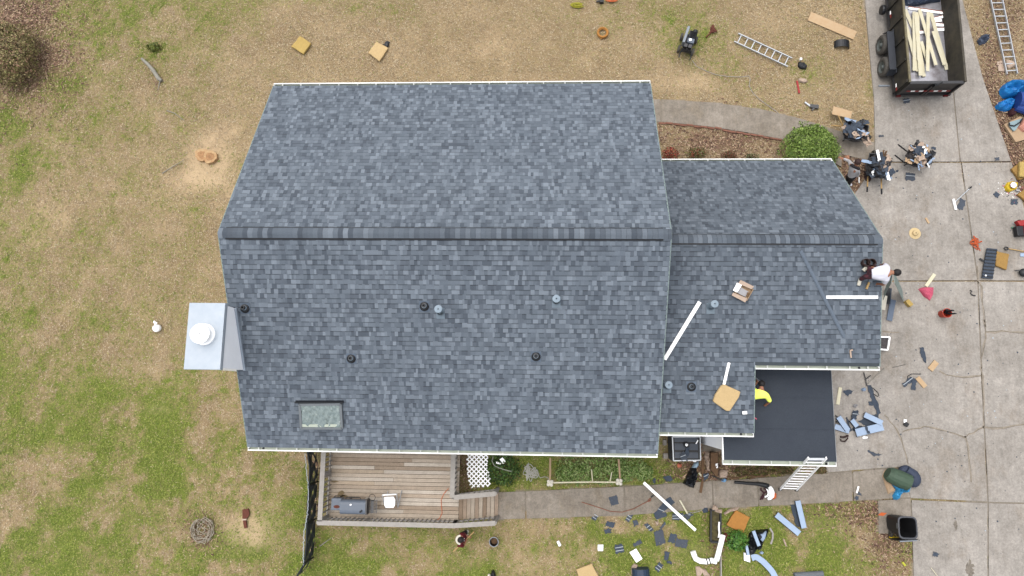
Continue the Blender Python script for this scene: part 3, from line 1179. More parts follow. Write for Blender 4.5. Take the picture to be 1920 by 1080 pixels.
M['boot_lead'] = mat('flat_boot', rgb(132, 148, 160), .6, .08, 9.0)
M['shingle_boot'] = mat('vent_boot', rgb(104, 118, 134), .7, .1, 9.0)
vent(796, 574, ML, 'black')
vent(826, 583, ML, 'lead', .42)
vent(1043, 562, ML, 'lead', .2)
vent(659, 672, ML, 'black')
vent(1005, 668, ML, 'black')
vent(460, 578, ML, 'black', .4)
vent(1332, 574, WL, 'lead', .5)
vent(1296, 725, WL, 'black')
vent(1251, 722, WL, 'lead', .25)

# skylight
n = pnorm(ML)
cs = [PL(*p, ML, .0) for p in ((564, 756), (640, 755), (643, 800), (567, 800))]
mb = MB()
up = n * .12
for i in range(4):
    a, b_ = cs[i] + up * .45, cs[(i + 1) % 4] + up * .45
    mb.bar(a, b_, .07, .13, n)
sky_l = mb.build('skylight', mat('skylight_frame', rgb(128, 134, 138), .5, .08, 6.0), house)
mb = MB()
ins = [c + n * .085 + (sum(cs, Vector()) / 4 - c).normalized() * .05 for c in cs]
mb.slab(ins, n, .02)
mb.build('pane', M['glass'], sky_l)
# wrinkled protective film over the glass
mb = MB()
NXs, NYs = 26, 14
V, Fc = [], []
for i in range(NXs + 1):
    for j in range(NYs + 1):
        a = ins[0].lerp(ins[1], i / NXs)
        d = ins[3].lerp(ins[2], i / NXs)
        p = a.lerp(d, j / NYs)
        w = mnoise.noise(Vector((i * .55 + j * .25, j * .12, 3))) + .6 * mnoise.noise(Vector((i * .9 - j * .5, j * .3, 9)))
        V.append(p + n * (.02 + .03 * w))
for i in range(NXs):
    for j in range(NYs):
        if mnoise.noise(Vector((i * .5 + j * .3, j * .1, 20))) > -.9:
            q = i * (NYs + 1) + j
            Fc.append((q, q + 1, q + NYs + 2, q + NYs + 1))
mb.add(V, Fc)
mb.build('film', M['cushion'], sky_l)
mb = MB()
a, b_ = PL(555, 752, ML), PL(645, 752, ML)
mb.bar(a + n * .05, b_ + n * .05, .05, .11, n)
mb.build('flashing', M['black'], sky_l)
mb = MB()
a, b_ = PL(568, 795, ML), PL(640, 795, ML)
mb.bar(a + n * .10, b_ + n * .10, .09, .015, n)
mb.build('sill', M['gutterin'], sky_l)

# ------------------------------------------------------------------ small building tools
GZ = .02          # lawn level under things
PZ = .052         # top of the concrete


def XY(pts, z=GZ):
    return [U(p[0], p[1], z) for p in pts]


def tangle(px, py, rx, ry, n, r, z, m, name, label, cat, seed=0, tail=None):
    """Loose heap of cord: a smooth path through random points of an ellipse."""
    R = random.Random(seed)
    c = U(px, py, z)
    K = []
    for k in range(n):
        a, q = R.uniform(0, 6.283), R.uniform(.0, 1.0) ** .6 * R.choice((1.0, .8, .55))
        K.append(Vector((c.x + rx * q * math.cos(a), c.y + ry * q * math.sin(a), z + r + R.uniform(0, 3.5) * r)))
    if tail:
        K += [U(*t, z + r) for t in tail]
    pts = []
    for i in range(1, len(K) - 2):
        for j in range(7):
            t = j / 7
            p0, p1, p2, p3 = K[i - 1], K[i], K[i + 1], K[i + 2]
            pts.append(.5 * ((2 * p1) + (p2 - p0) * t + (2 * p0 - 5 * p1 + 4 * p2 - p3) * t * t + (3 * p1 - p0 - 3 * p2 + p3) * t ** 3))
    mb = MB()
    mb.tube(pts, r, 6)
    return single(mb, name, m, label, cat)


def flatband(pts, w, mats, name, label, cat, hgt=.06):
    """Continuous bent strip with a turned down edge."""
    K = []
    for i in range(len(pts) - 1):
        p0, p1, p2, p3 = pts[max(i - 1, 0)], pts[i], pts[i + 1], pts[min(i + 2, len(pts) - 1)]
        for j in range(6):
            t = j / 6
            K.append(.5 * ((2 * p1) + (p2 - p0) * t + (2 * p0 - 5 * p1 + 4 * p2 - p3) * t * t + (3 * p1 - p0 - 3 * p2 + p3) * t ** 3))
    K.append(pts[-1])
    mb = MB()
    V, W = [], []
    for i, q in enumerate(K):
        d = (K[min(i + 1, len(K) - 1)] - K[max(i - 1, 0)]).normalized()
        s = Vector((-d.y, d.x, 0)) * w / 2
        V += [q + s, q - s, q - s - Z * .008, q + s - Z * .008]
        W += [q - s, q - s - Z * hgt]
    Fc = []
    for i in range(len(K) - 1):
        for j in range(4):
            Fc.append((4 * i + j, 4 * i + (j + 1) % 4, 4 * i + 4 + (j + 1) % 4, 4 * i + 4 + j))
    mb.add(V, Fc + [(0, 1, 2, 3), tuple(range(len(V) - 1, len(V) - 5, -1))])
    mb.mi(1)
    s2 = [p + Vector((-.012, -.012, 0)) for p in W]
    mb.add(W + s2, [(2 * i, 2 * i + 1, 2 * i + 3, 2 * i + 2) for i in range(len(K) - 1)] + [(len(W) + 2 * i, len(W) + 2 * i + 1, len(W) + 2 * i + 3, len(W) + 2 * i + 2) for i in range(len(K) - 1)])
    return single(mb, name, mats, label, cat)


def plate(name, px, m, label, cat, z=GZ, t=.02, group=None, bevel=0, mats2=None):
    mb = MB()
    mb.prism(XY(px, z + t), z, z + t)
    return single(mb, name, m, label, cat, group, bevel=bevel)


def rect(cx, cy, w, h, a):
    a = math.radians(a)
    c, s = math.cos(a), math.sin(a)
    return [(cx + x * c - y * s, cy + x * s + y * c) for x, y in ((-w / 2, -h / 2), (w / 2, -h / 2), (w / 2, h / 2), (-w / 2, h / 2))]


def rough(poly, amt=.06, n=3):
    """Torn outline: extra points between the corners, moved a little."""
    out = []
    k = len(poly)
    ext = max(max(p[0] for p in poly) - min(p[0] for p in poly), max(p[1] for p in poly) - min(p[1] for p in poly))
    for i in range(k):
        a, b_ = poly[i], poly[(i + 1) % k]
        for j in range(n):
            t = j / n
            o = 0 if j == 0 else amt * ext
            out.append((a[0] + (b_[0] - a[0]) * t + random.uniform(-o, o), a[1] + (b_[1] - a[1]) * t + random.uniform(-o, o)))
    return out


def curl(mb, px, z, t, lift, seed, n=6):
    """Thin torn sheet with a gentle curl over the quad px (4 pixel corners)."""
    q = [U(p[0], p[1], z) for p in px]
    V, Fc = [], []
    for i in range(n + 1):
        for j in range(n + 1):
            u, v = i / n, j / n
            p = q[0].lerp(q[1], u).lerp(q[3].lerp(q[2], u), v)
            w = .5 + .5 * mnoise.noise(Vector((u * 1.7 + seed, v * 1.7, seed * 2.3)))
            edge = (abs(u - .5) * 2) ** 2 * .6 + (abs(v - .5) * 2) ** 2 * .4
            jx = 0.0
            if i in (0, n) or j in (0, n):
                jx = .026
            V.append(Vector((p.x + random.uniform(-jx, jx), p.y + random.uniform(-jx, jx), z + t + lift * w * edge)))
    for i in range(n):
        for j in range(n):
            a = i * (n + 1) + j
            Fc.append((a, a + 1, a + n + 2, a + n + 1))
    low = [v - Vector((0, 0, t)) for v in V]
    mb.add(V, Fc)
    mb.add(low, Fc)
    ring = [i * (n + 1) for i in range(n + 1)] + [n * (n + 1) + j for j in range(1, n + 1)] + [i * (n + 1) + n for i in range(n - 1, -1, -1)] + [j for j in range(n - 1, 0, -1)]
    k = len(V)
    mb.add(V + low, [(ring[i], ring[(i + 1) % len(ring)], ring[(i + 1) % len(ring)] + k, ring[i] + k) for i in range(len(ring))])
    return q


def scrap(px, label, z=GZ, stripes=0, group=None, m=None, lift=.03, cat='shingle scrap', name='shingle_scrap', along=0):
    mb = MB()
    sd_ = random.random() * 50
    q = curl(mb, px, z, .008, lift, sd_)
    mb.mi(1)
    for k in range(stripes):
        v = .38 + .36 * k
        if along:
            a, b_ = q[0].lerp(q[1], v), q[3].lerp(q[2], v)
        else:
            a, b_ = q[0].lerp(q[3], v), q[1].lerp(q[2], v)
        mb.bar(a + Z * (.012 + lift * .35), b_ + Z * (.012 + lift * .35), .022, .006 + lift * .4)
    return single(mb, name, [m or M[random.choice(('slate', 'slate', 'slatedust'))], M['stripe']], label, cat, group)


def stick(name, p0, p1, w, h, m, label, cat, z0=GZ, z1=None, group=None):
    a = U(p0[0], p0[1], z0 + h)
    b_ = U(p1[0], p1[1], (z0 if z1 is None else z1) + h)
    mb = MB()
    mb.bar(a - Z * h / 2, b_ - Z * h / 2, w, h)
    return single(mb, name, m, label, cat, group, bevel=min(w, h) * .12)


def heapthing(name, px, z, h, m, label, cat, seed=1, amp=.35, fr=4, group=None, flat=.5):
    mb = MB()
    mb.heap(XY(px, z), z, h, seed, 9, 44, amp, fr, flat)
    return single(mb, name, m, label, cat, group, smooth=False)


def leafball(mb, c, r, n, cols, size, seed=0, zmin=.02, shell=.55):
    """Leaf sized faces through the volume of an uneven crown."""
    R = np.random.default_rng(seed)
    cc = np.array([rgb(*k) for k in cols])
    for i in range(n):
        d = Vector(R.normal(size=3)).normalized()
        if d.z < -.35:
            d.z = -d.z
        lump = 1 + .22 * mnoise.noise(Vector((d.x * 2.2 + seed, d.y * 2.2, d.z * 2.2))) + .16 * mnoise.noise(Vector((d.x * 6 + seed, d.y * 6, d.z * 6)))
        q = (shell + (1 - shell) * R.random() ** .5) * lump
        p = Vector((c[0] + d.x * r[0] * q, c[1] + d.y * r[1] * q, c[2] + d.z * r[2] * q))
        if p.z < zmin:
            continue
        nrm = (d + Vector(R.normal(size=3)) * .7).normalized()
        a = nrm.orthogonal().normalized()
        th = R.random() * 6.28
        a = Matrix.Rotation(th, 3, nrm) @ a
        b_ = nrm.cross(a)
        L = size * R.uniform(.7, 1.3)
        mb.cc = cc[R.integers(len(cc))] * R.uniform(.8, 1.15)
        mb.add([p - a * L / 2, p + b_ * L * .25, p + a * L / 2, p - b_ * L * .25], [(0, 1, 2, 3)])
    mb.cc = None


def bush(name, px, py, rx, ry, h, n, cols, size, label, cat='bush', seed=1, group=None, stem=True):
    c = U(px, py, h * .5)
    t = thing(name, label, cat, (c.x, c.y, 0), group)
    mb = MB()
    leafball(mb, (c.x, c.y, h * .42), (rx, ry, h * .56), n, cols, size, seed)
    mb.build('foliage', M['leaf'], t)
    if stem:
        mb = MB()
        for k in range(9):
            a = k * .7 + seed
            tip = Vector((c.x + rx * .7 * math.cos(a), c.y + ry * .7 * math.sin(a), h * .6))
            base = Vector((c.x + .05 * math.cos(a), c.y + .05 * math.sin(a), -.02))
            mb.tube([base, base.lerp(tip, .5) + Z * .06, tip], [.025, .018, .006], 6)
        mb.build('stem', M['brownwood'], t)
    return t


# ------------------------------------------------------------------ people
def skin_mesh(name, joints, bones, root, m, parent, sub=2):
    """One continuous surface grown round a skeleton: joints {key: (point, radius)}."""
    me = bpy.data.meshes.new(name)
    keys = list(joints)
    o = world_origin(parent)
    me.from_pydata([tuple(Vector(joints[k][0]) - o) for k in keys], [(keys.index(a), keys.index(b_)) for a, b_ in bones], [])
    ob = bpy.data.objects.new(name, me)
    COL.objects.link(ob)
    sk = ob.modifiers.new('skin', 'SKIN')
    sk.use_smooth_shade = True
    if not me.skin_vertices:
        bm = bmesh.new()
        bm.from_mesh(me)
        bm.verts.layers.skin.verify()
        bm.to_mesh(me)
        bm.free()
    for i, k in enumerate(keys):
        r = joints[k][1]
        me.skin_vertices[0].data[i].radius = r if isinstance(r, (tuple, list)) else (r, r)
        me.skin_vertices[0].data[i].use_root = (k == root)
    ss = ob.modifiers.new('subdivision', 'SUBSURF')
    ss.levels = ss.render_levels = sub
    dg = bpy.context.evaluated_depsgraph_get()
    new = bpy.data.meshes.new_from_object(ob.evaluated_get(dg))
    bpy.data.objects.remove(ob)
    new.name = name
    new.materials.clear()
    new.materials.append(m)
    new.polygons.foreach_set('material_index', [0] * len(new.polygons))
    r = bpy.data.objects.new(name, new)
    COL.objects.link(r)
    r.parent = parent
    return r


def person(label, J, cloth, hand_dir=None, base=None, hairm='hair', face=None, sleeve=.75, bare_head=True):
    """J: joint points pel, che, nec, hed, and s/e/w/h/k/a/t for l and r."""
    J = {k: Vector(v) for k, v in J.items()}
    b0 = base or Vector((J['pel'].x, J['pel'].y, min(v.z for v in J.values())))
    t = thing('person', label, 'person', b0)
    body = {}
    bones = []

    def jt(k, p, r):
        body[k] = (p, r)
    jt('pel', J['pel'], (.15, .12))
    jt('spi', J['pel'].lerp(J['che'], .5), (.13, .11))
    jt('che', J['che'], (.155, .12))
    jt('nec', J['nec'], .058)
    jt('jaw', J['nec'].lerp(J['hed'], .55), .07)
    jt('hed', J['hed'], (.078, .09))
    hd = (J['hed'] - J['nec']).normalized()
    jt('top', J['hed'] + hd * .07, .065)
    bones += [('pel', 'spi'), ('spi', 'che'), ('che', 'nec'), ('nec', 'jaw'), ('jaw', 'hed'), ('hed', 'top')]
    for s in 'lr':
        S, E, W = J['s' + s], J['e' + s], J['w' + s]
        jt('s' + s, S, .062)
        jt('e' + s, E, .043)
        jt('w' + s, W, .03)
        bones += [('che', 's' + s), ('s' + s, 'e' + s), ('e' + s, 'w' + s)]
        d = (W - E).normalized()
        side = d.cross(Z)
        if side.length < .2:
            side = d.cross(Vector((1, 0, 0)))
        side.normalize()
        nrm = side.cross(d)
        palm = W + d * .065
        jt('p' + s, palm, (.038, .02))
        bones.append(('w' + s, 'p' + s))
        for i, (o, L) in enumerate(((-.03, .062), (-.01, .075), (.01, .07), (.03, .052))):
            f0 = palm + d * .03 + side * o
            f1 = f0 + d * L * .5 - nrm * .012
            f2 = f1 + d * L * .45 - nrm * .035
            jt('f%d0' % i + s, f0, .0095)
            jt('f%d1' % i + s, f1, .009)
            jt('f%d2' % i + s, f2, .008)
            bones += [('p' + s, 'f%d0' % i + s), ('f%d0' % i + s, 'f%d1' % i + s), ('f%d1' % i + s, 'f%d2' % i + s)]
        t0 = W + d * .04 - side * .045 - nrm * .01
        t1 = t0 + d * .045 - side * .02 - nrm * .02
        jt('t0' + s, t0, .012)
        jt('t1' + s, t1, .010)
        bones += [('w' + s, 't0' + s), ('t0' + s, 't1' + s)]
        Hp, K, A, T = J['h' + s], J['k' + s], J['a' + s], J['t' + s]
        jt('h' + s, Hp, .09)
        jt('k' + s, K, .06)
        jt('a' + s, A, .042)
        jt('T' + s, T, (.045, .035))
        bones += [('pel', 'h' + s), ('h' + s, 'k' + s), ('k' + s, 'a' + s), ('a' + s, 'T' + s)]
    # nose and ears grow from the head
    fwd = face or Vector((1, 0, 0))
    fwd = (fwd - hd * fwd.dot(hd)).normalized()
    sd_ = fwd.cross(hd)
    jt('nos', J['hed'] + fwd * .105 - hd * .01, .014)
    bones.append(('hed', 'nos'))
    for q, k in ((1, 'E1'), (-1, 'E2')):
        jt(k, J['hed'] + sd_ * .095 * q, .018)
        bones.append(('hed', k))
    skin_mesh('body', body, bones, 'pel', M['skin'], t)
    # shirt
    sh = {k: (body[k][0], tuple(x + .032 for x in (body[k][1] if isinstance(body[k][1], tuple) else (body[k][1],) * 2))) for k in ('pel', 'spi', 'che')}
    sh['col'] = (J['che'].lerp(J['nec'], .62), (.095, .085))
    bn = [('pel', 'spi'), ('spi', 'che'), ('che', 'col')]
    for s in 'lr':
        sh['s' + s] = (J['s' + s], .092)
        sh['e' + s] = (J['s' + s].lerp(J['e' + s], sleeve), .066)
        bn += [('che', 's' + s), ('s' + s, 'e' + s)]
        if cloth.get('long'):
            sh['e' + s] = (J['e' + s], .06)
            sh['v' + s] = (J['e' + s].lerp(J['w' + s], .92), .045)
            bn.append(('e' + s, 'v' + s))
    skin_mesh('shirt', sh, bn, 'spi', M[cloth['shirt']], t)
    tr = {'pel': (J['pel'], (.168, .14)), 'wst': (J['pel'].lerp(J['che'], .22), (.155, .13))}
    bn = [('wst', 'pel')]
    for s in 'lr':
        for k, r in (('h', .11), ('k', .078), ('a', .066)):
            tr[k + s] = (J[k + s], r)
        bn += [('pel', 'h' + s), ('h' + s, 'k' + s), ('k' + s, 'a' + s)]
    skin_mesh('trousers', tr, bn, 'pel', M[cloth['trousers']], t)
    for s in 'lr':
        A, T = J['a' + s], J['t' + s]
        hl = A - (T - A).normalized() * .06
        skin_mesh('shoe', {'a': (hl, (.052, .05)), 'm': (A.lerp(T, .5), (.056, .045)), 't': (T, (.05, .036))}, [('a', 'm'), ('m', 't')], 'm', M[cloth['shoe']], t)
    mb = MB()
    R = Matrix((sd_, hd.cross(sd_), hd)).transposed()
    if bare_head:
        mb.ell(J['hed'] + hd * .022 - fwd * .018, (.104, .118, .112), R, 16, 10)
        mb.build('hair', M[hairm], t, smooth=True)
    for q in (1, -1):
        mb = MB()
        mb.ell(J['hed'] + fwd * .096 + sd_ * .034 * q + hd * .012, (.012, .012, .012))
        mb.build('eye', M['white'], t, smooth=True)
    mb = MB()
    mb.bar(J['hed'] + fwd * .094 - sd_ * .025 - hd * .055, J['hed'] + fwd * .094 + sd_ * .025 - hd * .055, .012, .012)
    mb.build('mouth', M['maroon'], t)
    return t


M['darkmaroon'] = mat('dark_maroon_cloth', rgb(48, 32, 38), .9, .3, 9.0, col2=rgb(92, 40, 50))
# 1 - man in the white shirt crouching at the right edge of the wing roof
def W_(px, py, up):
    return PL(px, py, WL, up)


J = dict(pel=W_(1633, 513, .46), che=W_(1659, 512, .56), nec=W_(1672, 511, .60), hed=W_(1680, 511, .60),
         sl=W_(1662, 500, .52), sr=W_(1662, 524, .52), el=W_(1658, 495, .30), er=W_(1657, 534, .28), wl=W_(1652, 498, .06), wr=W_(1647, 532, .06),
         hl=W_(1632, 506, .40), hr=W_(1632, 519, .40), kl=W_(1642, 500, .10), kr=W_(1622, 519, .38), al=W_(1623, 503, .08), ar=W_(1613, 524, .09), tl=W_(1619, 507, .06), tr=W_(1609.5, 536, .06))
p1 = person('man in a white t-shirt crouching at the right edge of the shingle roof', J, dict(shirt='tshirt', trousers='darkmaroon', shoe='cream'), face=Vector((.5, 0, -1)))
mb = MB()
c = W_(1626, 495, .02)
for k in range(2):
    mb.lathe((c.x + .16 * k - .08, c.y + .02, c.z - .06), [(.10, 0), (.12, .12), (.115, .22), (.10, .22), (.09, .08)], 14)
mb.tube([(c.x - .2, c.y, c.z + .15), (c.x, c.y - .16, c.z + .17), (c.x + .2, c.y, c.z + .15)], .02, 6)
single(mb, 'tool_pouch', M['hairb'], 'brown leather tool pouch lying beside the man in the white t-shirt', 'tool pouch')
mb = MB()
c = W_(1629, 533, .03)
mb.bar(c + Vector((-.08, -.14, .0)), c + Vector((.03, .12, .02)), .05, .05)
mb.mi(1)
mb.bar(c + Vector((.0, .12, .03)), c + Vector((.18, .15, .03)), .06, .08)
mb.bar(c + Vector((.02, .05, .03)), c + Vector((.05, .17, .04)), .09, .09)
single(mb, 'nail_gun', [M['wood'], M['greencase'] if 'greencase' in M else M['grey']], 'nail gun with a tan grip on the shingles below the crouching man', 'nail gun')

# 2 - man in the yellow shirt crouching on the flat roof
def F_(px, py, up):
    return U(px, py, FZ + up)


J = dict(pel=F_(1404, 742, .52), che=F_(1426, 738, .66), nec=F_(1428, 728, .66), hed=F_(1428, 721, .62),
         sl=F_(1418, 735, .60), sr=F_(1437, 741, .58), el=F_(1411, 727, .35), er=F_(1444, 753, .36), wl=F_(1420, 716, .12), wr=F_(1436, 759, .10),
         hl=F_(1402, 736, .48), hr=F_(1404, 748, .48), kl=F_(1414, 733, .16), kr=F_(1414, 751, .18), al=F_(1397, 733, .09), ar=F_(1398, 749, .09), tl=F_(1391, 733, .06), tr=F_(1392, 749, .06))
person('man in a bright yellow shirt crouching on the dark flat roof', J, dict(shirt='hivis', trousers='jeans', shoe='darkcloth'), face=Vector((.2, .6, -1)), sleeve=1.0)
c = F_(1421, 716, .03)
mb = MB()
mb.tube([c + Vector((-.06, .12, .04)), c + Vector((0, .05, .07)), c + Vector((.05, -.06, .04))], .022, 8)
single(mb, 'knife', M['grey'], 'pale curved knife in front of the man in the yellow shirt', 'knife')
stick('pencil', (1412, 781), (1419, 786), .03, .02, M['pinkstick'] if 'pinkstick' in M else M['pink'], 'thin red and white marker stick at the left edge of the flat roof', 'marker', FZ + .005)

# 3 - man standing between the round bush and the debris barrow
def G_(px, py, z):
    return U(px, py, z)


J = dict(pel=G_(1597, 329, .95), che=G_(1602, 317, 1.32), nec=G_(1605, 309, 1.50), hed=G_(1607, 304, 1.62),
         sl=G_(1596, 309, 1.40), sr=G_(1609, 320, 1.40), el=G_(1592, 302, 1.22), er=G_(1609, 327, 1.12), wl=G_(1580, 297, 1.15), wr=G_(1606, 332, .95),
         hl=G_(1594, 327, .90), hr=G_(1599, 333, .90), kl=G_(1590, 331, .50), kr=G_(1595, 339, .50), al=G_(1588, 339, .08), ar=G_(1592, 345, .08), tl=G_(1592, 340, .05), tr=G_(1597, 347, .05))
p3 = person('dark haired person in a grey and black top standing by the garage corner', J, dict(shirt='greycloth', trousers='darkcloth', shoe='tshirt', long=1), hairm='hairb', face=Vector((-.8, .5, -.1)))
mb = MB()
che = Vector(J['che'])
d = (Vector(J['sr']) - Vector(J['sl'])).normalized()
mb.tube([Vector(J['sl']) + Vector((-.05, -.03, .085)), Vector(J['che']) + Vector((0, 0, .15)), Vector(J['sr']) + Vector((.03, .03, .085))], .055, 8)
mb.build('yoke', M['darkcloth'], p3, smooth=True)

# 4 - man in the maroon shirt with a straw hat brim, holding a rake
J = dict(pel=G_(868, 1005, .95), che=G_(866, 1010, 1.34), nec=G_(865, 1011, 1.50), hed=G_(865, 1012, 1.62),
         sl=G_(864, 1002, 1.40), sr=G_(862, 1021, 1.40), el=G_(872, 1003, 1.15), er=G_(869, 1024, 1.15), wl=G_(878, 1006, 1.08), wr=G_(873, 1016, 1.08),
         hl=G_(870, 1001, .9), hr=G_(868, 1009, .9), kl=G_(873, 1000, .5), kr=G_(872, 1007, .5), al=G_(873, 996, .08), ar=G_(872, 1003, .08), tl=G_(879, 996, .05), tr=G_(878, 1003, .05))
p4 = person('man in a dark red shirt holding a long handle beside the deck', J, dict(shirt='maroon', trousers='darkcloth', shoe='cream', long=0), face=Vector((1, 0, -.2)), sleeve=.95)
mb = MB()
hc = Vector(J['hed']) + Vector((-.03, 0, .02))
V = []
for k in range(13):
    a = math.pi * .5 + math.pi * k / 12 * 1.0
    for r_, zz in ((.10, .03), (.165, .0)):
        V.append(hc + Vector((r_ * math.cos(a), r_ * math.sin(a), zz)))
mb.add(V, [(2 * i, 2 * i + 1, 2 * i + 3, 2 * i + 2) for i in range(12)])
mb.build('hat_brim', M['cream'], p4)
a, b_ = G_(850, 1034, 1.0), G_(889, 997, 1.12)
mb = MB()
mb.tube([a, b_], .02, 8)
single(mb, 'wooden_pole', M['wood'], 'long wooden tool handle held by the man in dark red', 'tool handle')

# ------------------------------------------------------------------ deck
DZ = .7
deck = thing('deck', 'weathered wooden deck with railings and a short ramp below the back gutter', 'deck', (-5.3, -2.8, 0))
mb = MB()
y = -1.2
k = 0
while y > -4.33:
    w = .135
    x = -7.55
    segs = [-7.55, -7.55 + random.uniform(1.2, 3.2), -2.92] if random.random() < .6 else [-7.55, -2.92]
    for a, b_ in zip(segs[:-1], segs[1:]):
        base = np.array(rgb(*random.choice([(210, 194, 174), (196, 178, 157), (220, 207, 190), (184, 164, 142), (204, 185, 161)])))
        mb.cc = base * random.uniform(.9, 1.06)
        mb.box(((a + b_) / 2, y - w / 2, DZ - .02), (b_ - a - .006, w - .012, .04))
    y -= w
mb.cc = None
mb.build('deck_floor', M['deckboard'], deck)
mb = MB()
for yy in (-1.3, -2.3, -3.3, -4.3):
    mb.box((-5.24, yy, DZ - .14), (4.6, .05, .19))
for xx in (-7.5, -5.2, -3.0):
    for yy in (-2.4, -4.28):
        mb.box((xx, yy, .25), (.1, .1, .7))
mb.box((-5.24, -4.345, DZ - .15), (4.66, .03, .22))
mb.box((-7.57, -2.8, DZ - .15), (.03, 3.1, .22))
mb.build('joist', M['brownwood'], deck)
mb = MB()
x = -2.91
while x < -1.66:
    w = .135
    t0, t1 = (x + 2.91) / 1.28, (x + w + 2.91) / 1.28
    za, zb = DZ - .58 * t0, DZ - .58 * t1
    mb.cc = np.array(rgb(*random.choice([(190, 168, 146), (206, 188, 168), (170, 148, 126), (216, 200, 180)])))
    ya = -3.47 + .03 * t0
    mb.slab([(x, ya, za), (x + w - .012, ya, zb), (x + w - .012, -4.33, zb), (x, -4.33, za)], Z, .04)
    x += w
mb.cc = None
mb.build('ramp', M['deckboard'], deck)


def railing(pts, capw=.16, post_every=1.5, inner=Vector((0, 0, 0))):
    """Flat cap on balusters along pts [(x, y, ztop, zfloor)]."""
    for (x0, y0, t0, f0), (x1, y1, t1, f1) in zip(pts[:-1], pts[1:]):
        a, b_ = Vector((x0, y0, t0)), Vector((x1, y1, t1))
        mb = MB()
        mb.bar(a - Z * .02, b_ - Z * .02, capw, .04)
        r = mb.build('railing_cap', M['greywood'], deck)
        L = (b_ - a).length
        mb = MB()
        nb = int(L / .16)
        for i in range(nb):
            t = (i + .5) / nb
            p = a.lerp(b_, t) + inner
            f = f0 + (f1 - f0) * t
            mb.bar((p.x, p.y, f - .1), (p.x, p.y, p.z - .04), .04, .04, Vector((0, 1, 0)))
        mb.bar(a + inner * .3 - Z * .10, b_ + inner * .3 - Z * .10, .04, .09)
        mb.bar(Vector((x0, y0, f0 + .12)) + inner * .3, Vector((x1, y1, f1 + .12)) + inner * .3, .04, .09)
        mb.build('baluster', M['greywood'], deck)
        npst = max(1, int(L / post_every))
        for i in range(npst + 1):
            mb = MB()
            p = a.lerp(b_, i / npst)
            f = f0 + (f1 - f0) * i / npst
            mb.bar((p.x, p.y, f - .4), (p.x, p.y, p.z - .045), .09, .09, Vector((0, 1, 0)))
            mb.build('post', M['greywood'], deck)


RT = 1.6
railing([(-7.56, -1.3, RT, DZ), (-7.56, -4.33, RT, DZ)], inner=Vector((.03, 0, 0)))
railing([(-7.64, -4.38, RT, DZ), (-2.98, -4.38, RT, DZ)], inner=Vector((0, .03, 0)))
railing([(-2.98, -4.38, RT, DZ), (-1.58, -4.30, RT - .18, .15)], inner=Vector((0, .02, 0)))
railing([(-3.05, -1.3, RT, DZ), (-3.05, -3.46, RT, DZ)], inner=Vector((.03, 0, 0)))
railing([(-3.0, -3.46, RT, DZ), (-1.58, -3.33, RT - .18, .15)], inner=Vector((0, -.02, 0)))


def D(px, py, up=0.0):
    return U(px, py, DZ + up)


# smoker grill
gz = ZM(600, 900, 10.8)
a, b_, c_, d_ = D(*gz(415, 400), .85), D(*gz(930, 395), .85), D(*gz(930, 700), .85), D(*gz(410, 700), .85)
ctr = (a + b_ + c_ + d_) / 4
Lx, Ly = (b_ - a).length, (d_ - a).length
sm = thing('smoker_grill', 'grey barrel smoker grill with side firebox on the deck', 'grill', (ctr.x, ctr.y, DZ))
mb = MB()
n_ = 18
prof = []
for k in range(n_):
    t = 2 * math.pi * k / n_
    prof.append((Ly / 2 * math.copysign(abs(math.cos(t)) ** .55, math.cos(t)), .22 * math.copysign(abs(math.sin(t)) ** .6, math.sin(t))))
V = [(ctr.x + sx * Lx / 2, ctr.y + p[0], DZ + .72 + p[1]) for sx in (-1, 1) for p in prof]
mb.add(V, [tuple(range(n_)), tuple(range(2 * n_ - 1, n_ - 1, -1))] + [(i, (i + 1) % n_, (i + 1) % n_ + n_, i + n_) for i in range(n_)])
body_ = mb.build('barrel', M['smoker'], sm, smooth=False)
mb = MB()
mb.tube([(ctr.x - .3, ctr.y + Ly / 2 + .01, DZ + .74), (ctr.x - .28, ctr.y + Ly / 2 + .06, DZ + .76), (ctr.x + .2, ctr.y + Ly / 2 + .06, DZ + .76), (ctr.x + .22, ctr.y + Ly / 2 + .01, DZ + .74)], .014, 8)
mb.build('handle', M['black'], body_)
mb = MB()
mb.lathe((ctr.x - .06, ctr.y + .09, DZ + .935), [(.03, 0), (.03, .03), (.01, .035)], 14)
mb.build('thermometer', M['white'], body_)
mb = MB()
mb.bar((ctr.x + Lx * .30, ctr.y - Ly * .32, DZ + .93), (ctr.x + Lx * .38, ctr.y - Ly * .18, DZ + .95), .06, .05)
mb.build('hinge', M['black'], body_)
mb = MB()
fbx = ctr.x - Lx / 2 - .19
mb.box((fbx, ctr.y + .06, DZ + .55), (.36, .40, .34))
fb = mb.build('firebox', M['smoker'], sm, bevel=.02)
mb = MB()
mb.ell((fbx + .02, ctr.y - .02, DZ + .722), (.11, .055, .008), None, 14, 6)
mb.build('heat_rust', M['rust'], fb)
mb = MB()
mb.tube([(fbx - .1, ctr.y + .26, DZ + .6), (fbx - .08, ctr.y + .33, DZ + .62), (fbx + .1, ctr.y + .33, DZ + .62), (fbx + .12, ctr.y + .26, DZ + .6)], .012, 6)
mb.build('handle', M['black'], fb)
mb = MB()
sx0, sx1 = ctr.x + Lx / 2, ctr.x + Lx / 2 + .33
mb.box(((sx0 + .02), ctr.y, DZ + .72), (.05, Ly * .98, .40))
for k in range(9):
    yy = ctr.y - Ly * .42 + k * Ly * .84 / 8
    mb.bar((sx0, yy, DZ + .66), (sx1, yy, DZ + .66), .018, .012)
mb.bar((sx1, ctr.y - Ly * .45, DZ + .66), (sx1, ctr.y + Ly * .45, DZ + .66), .018, .018)
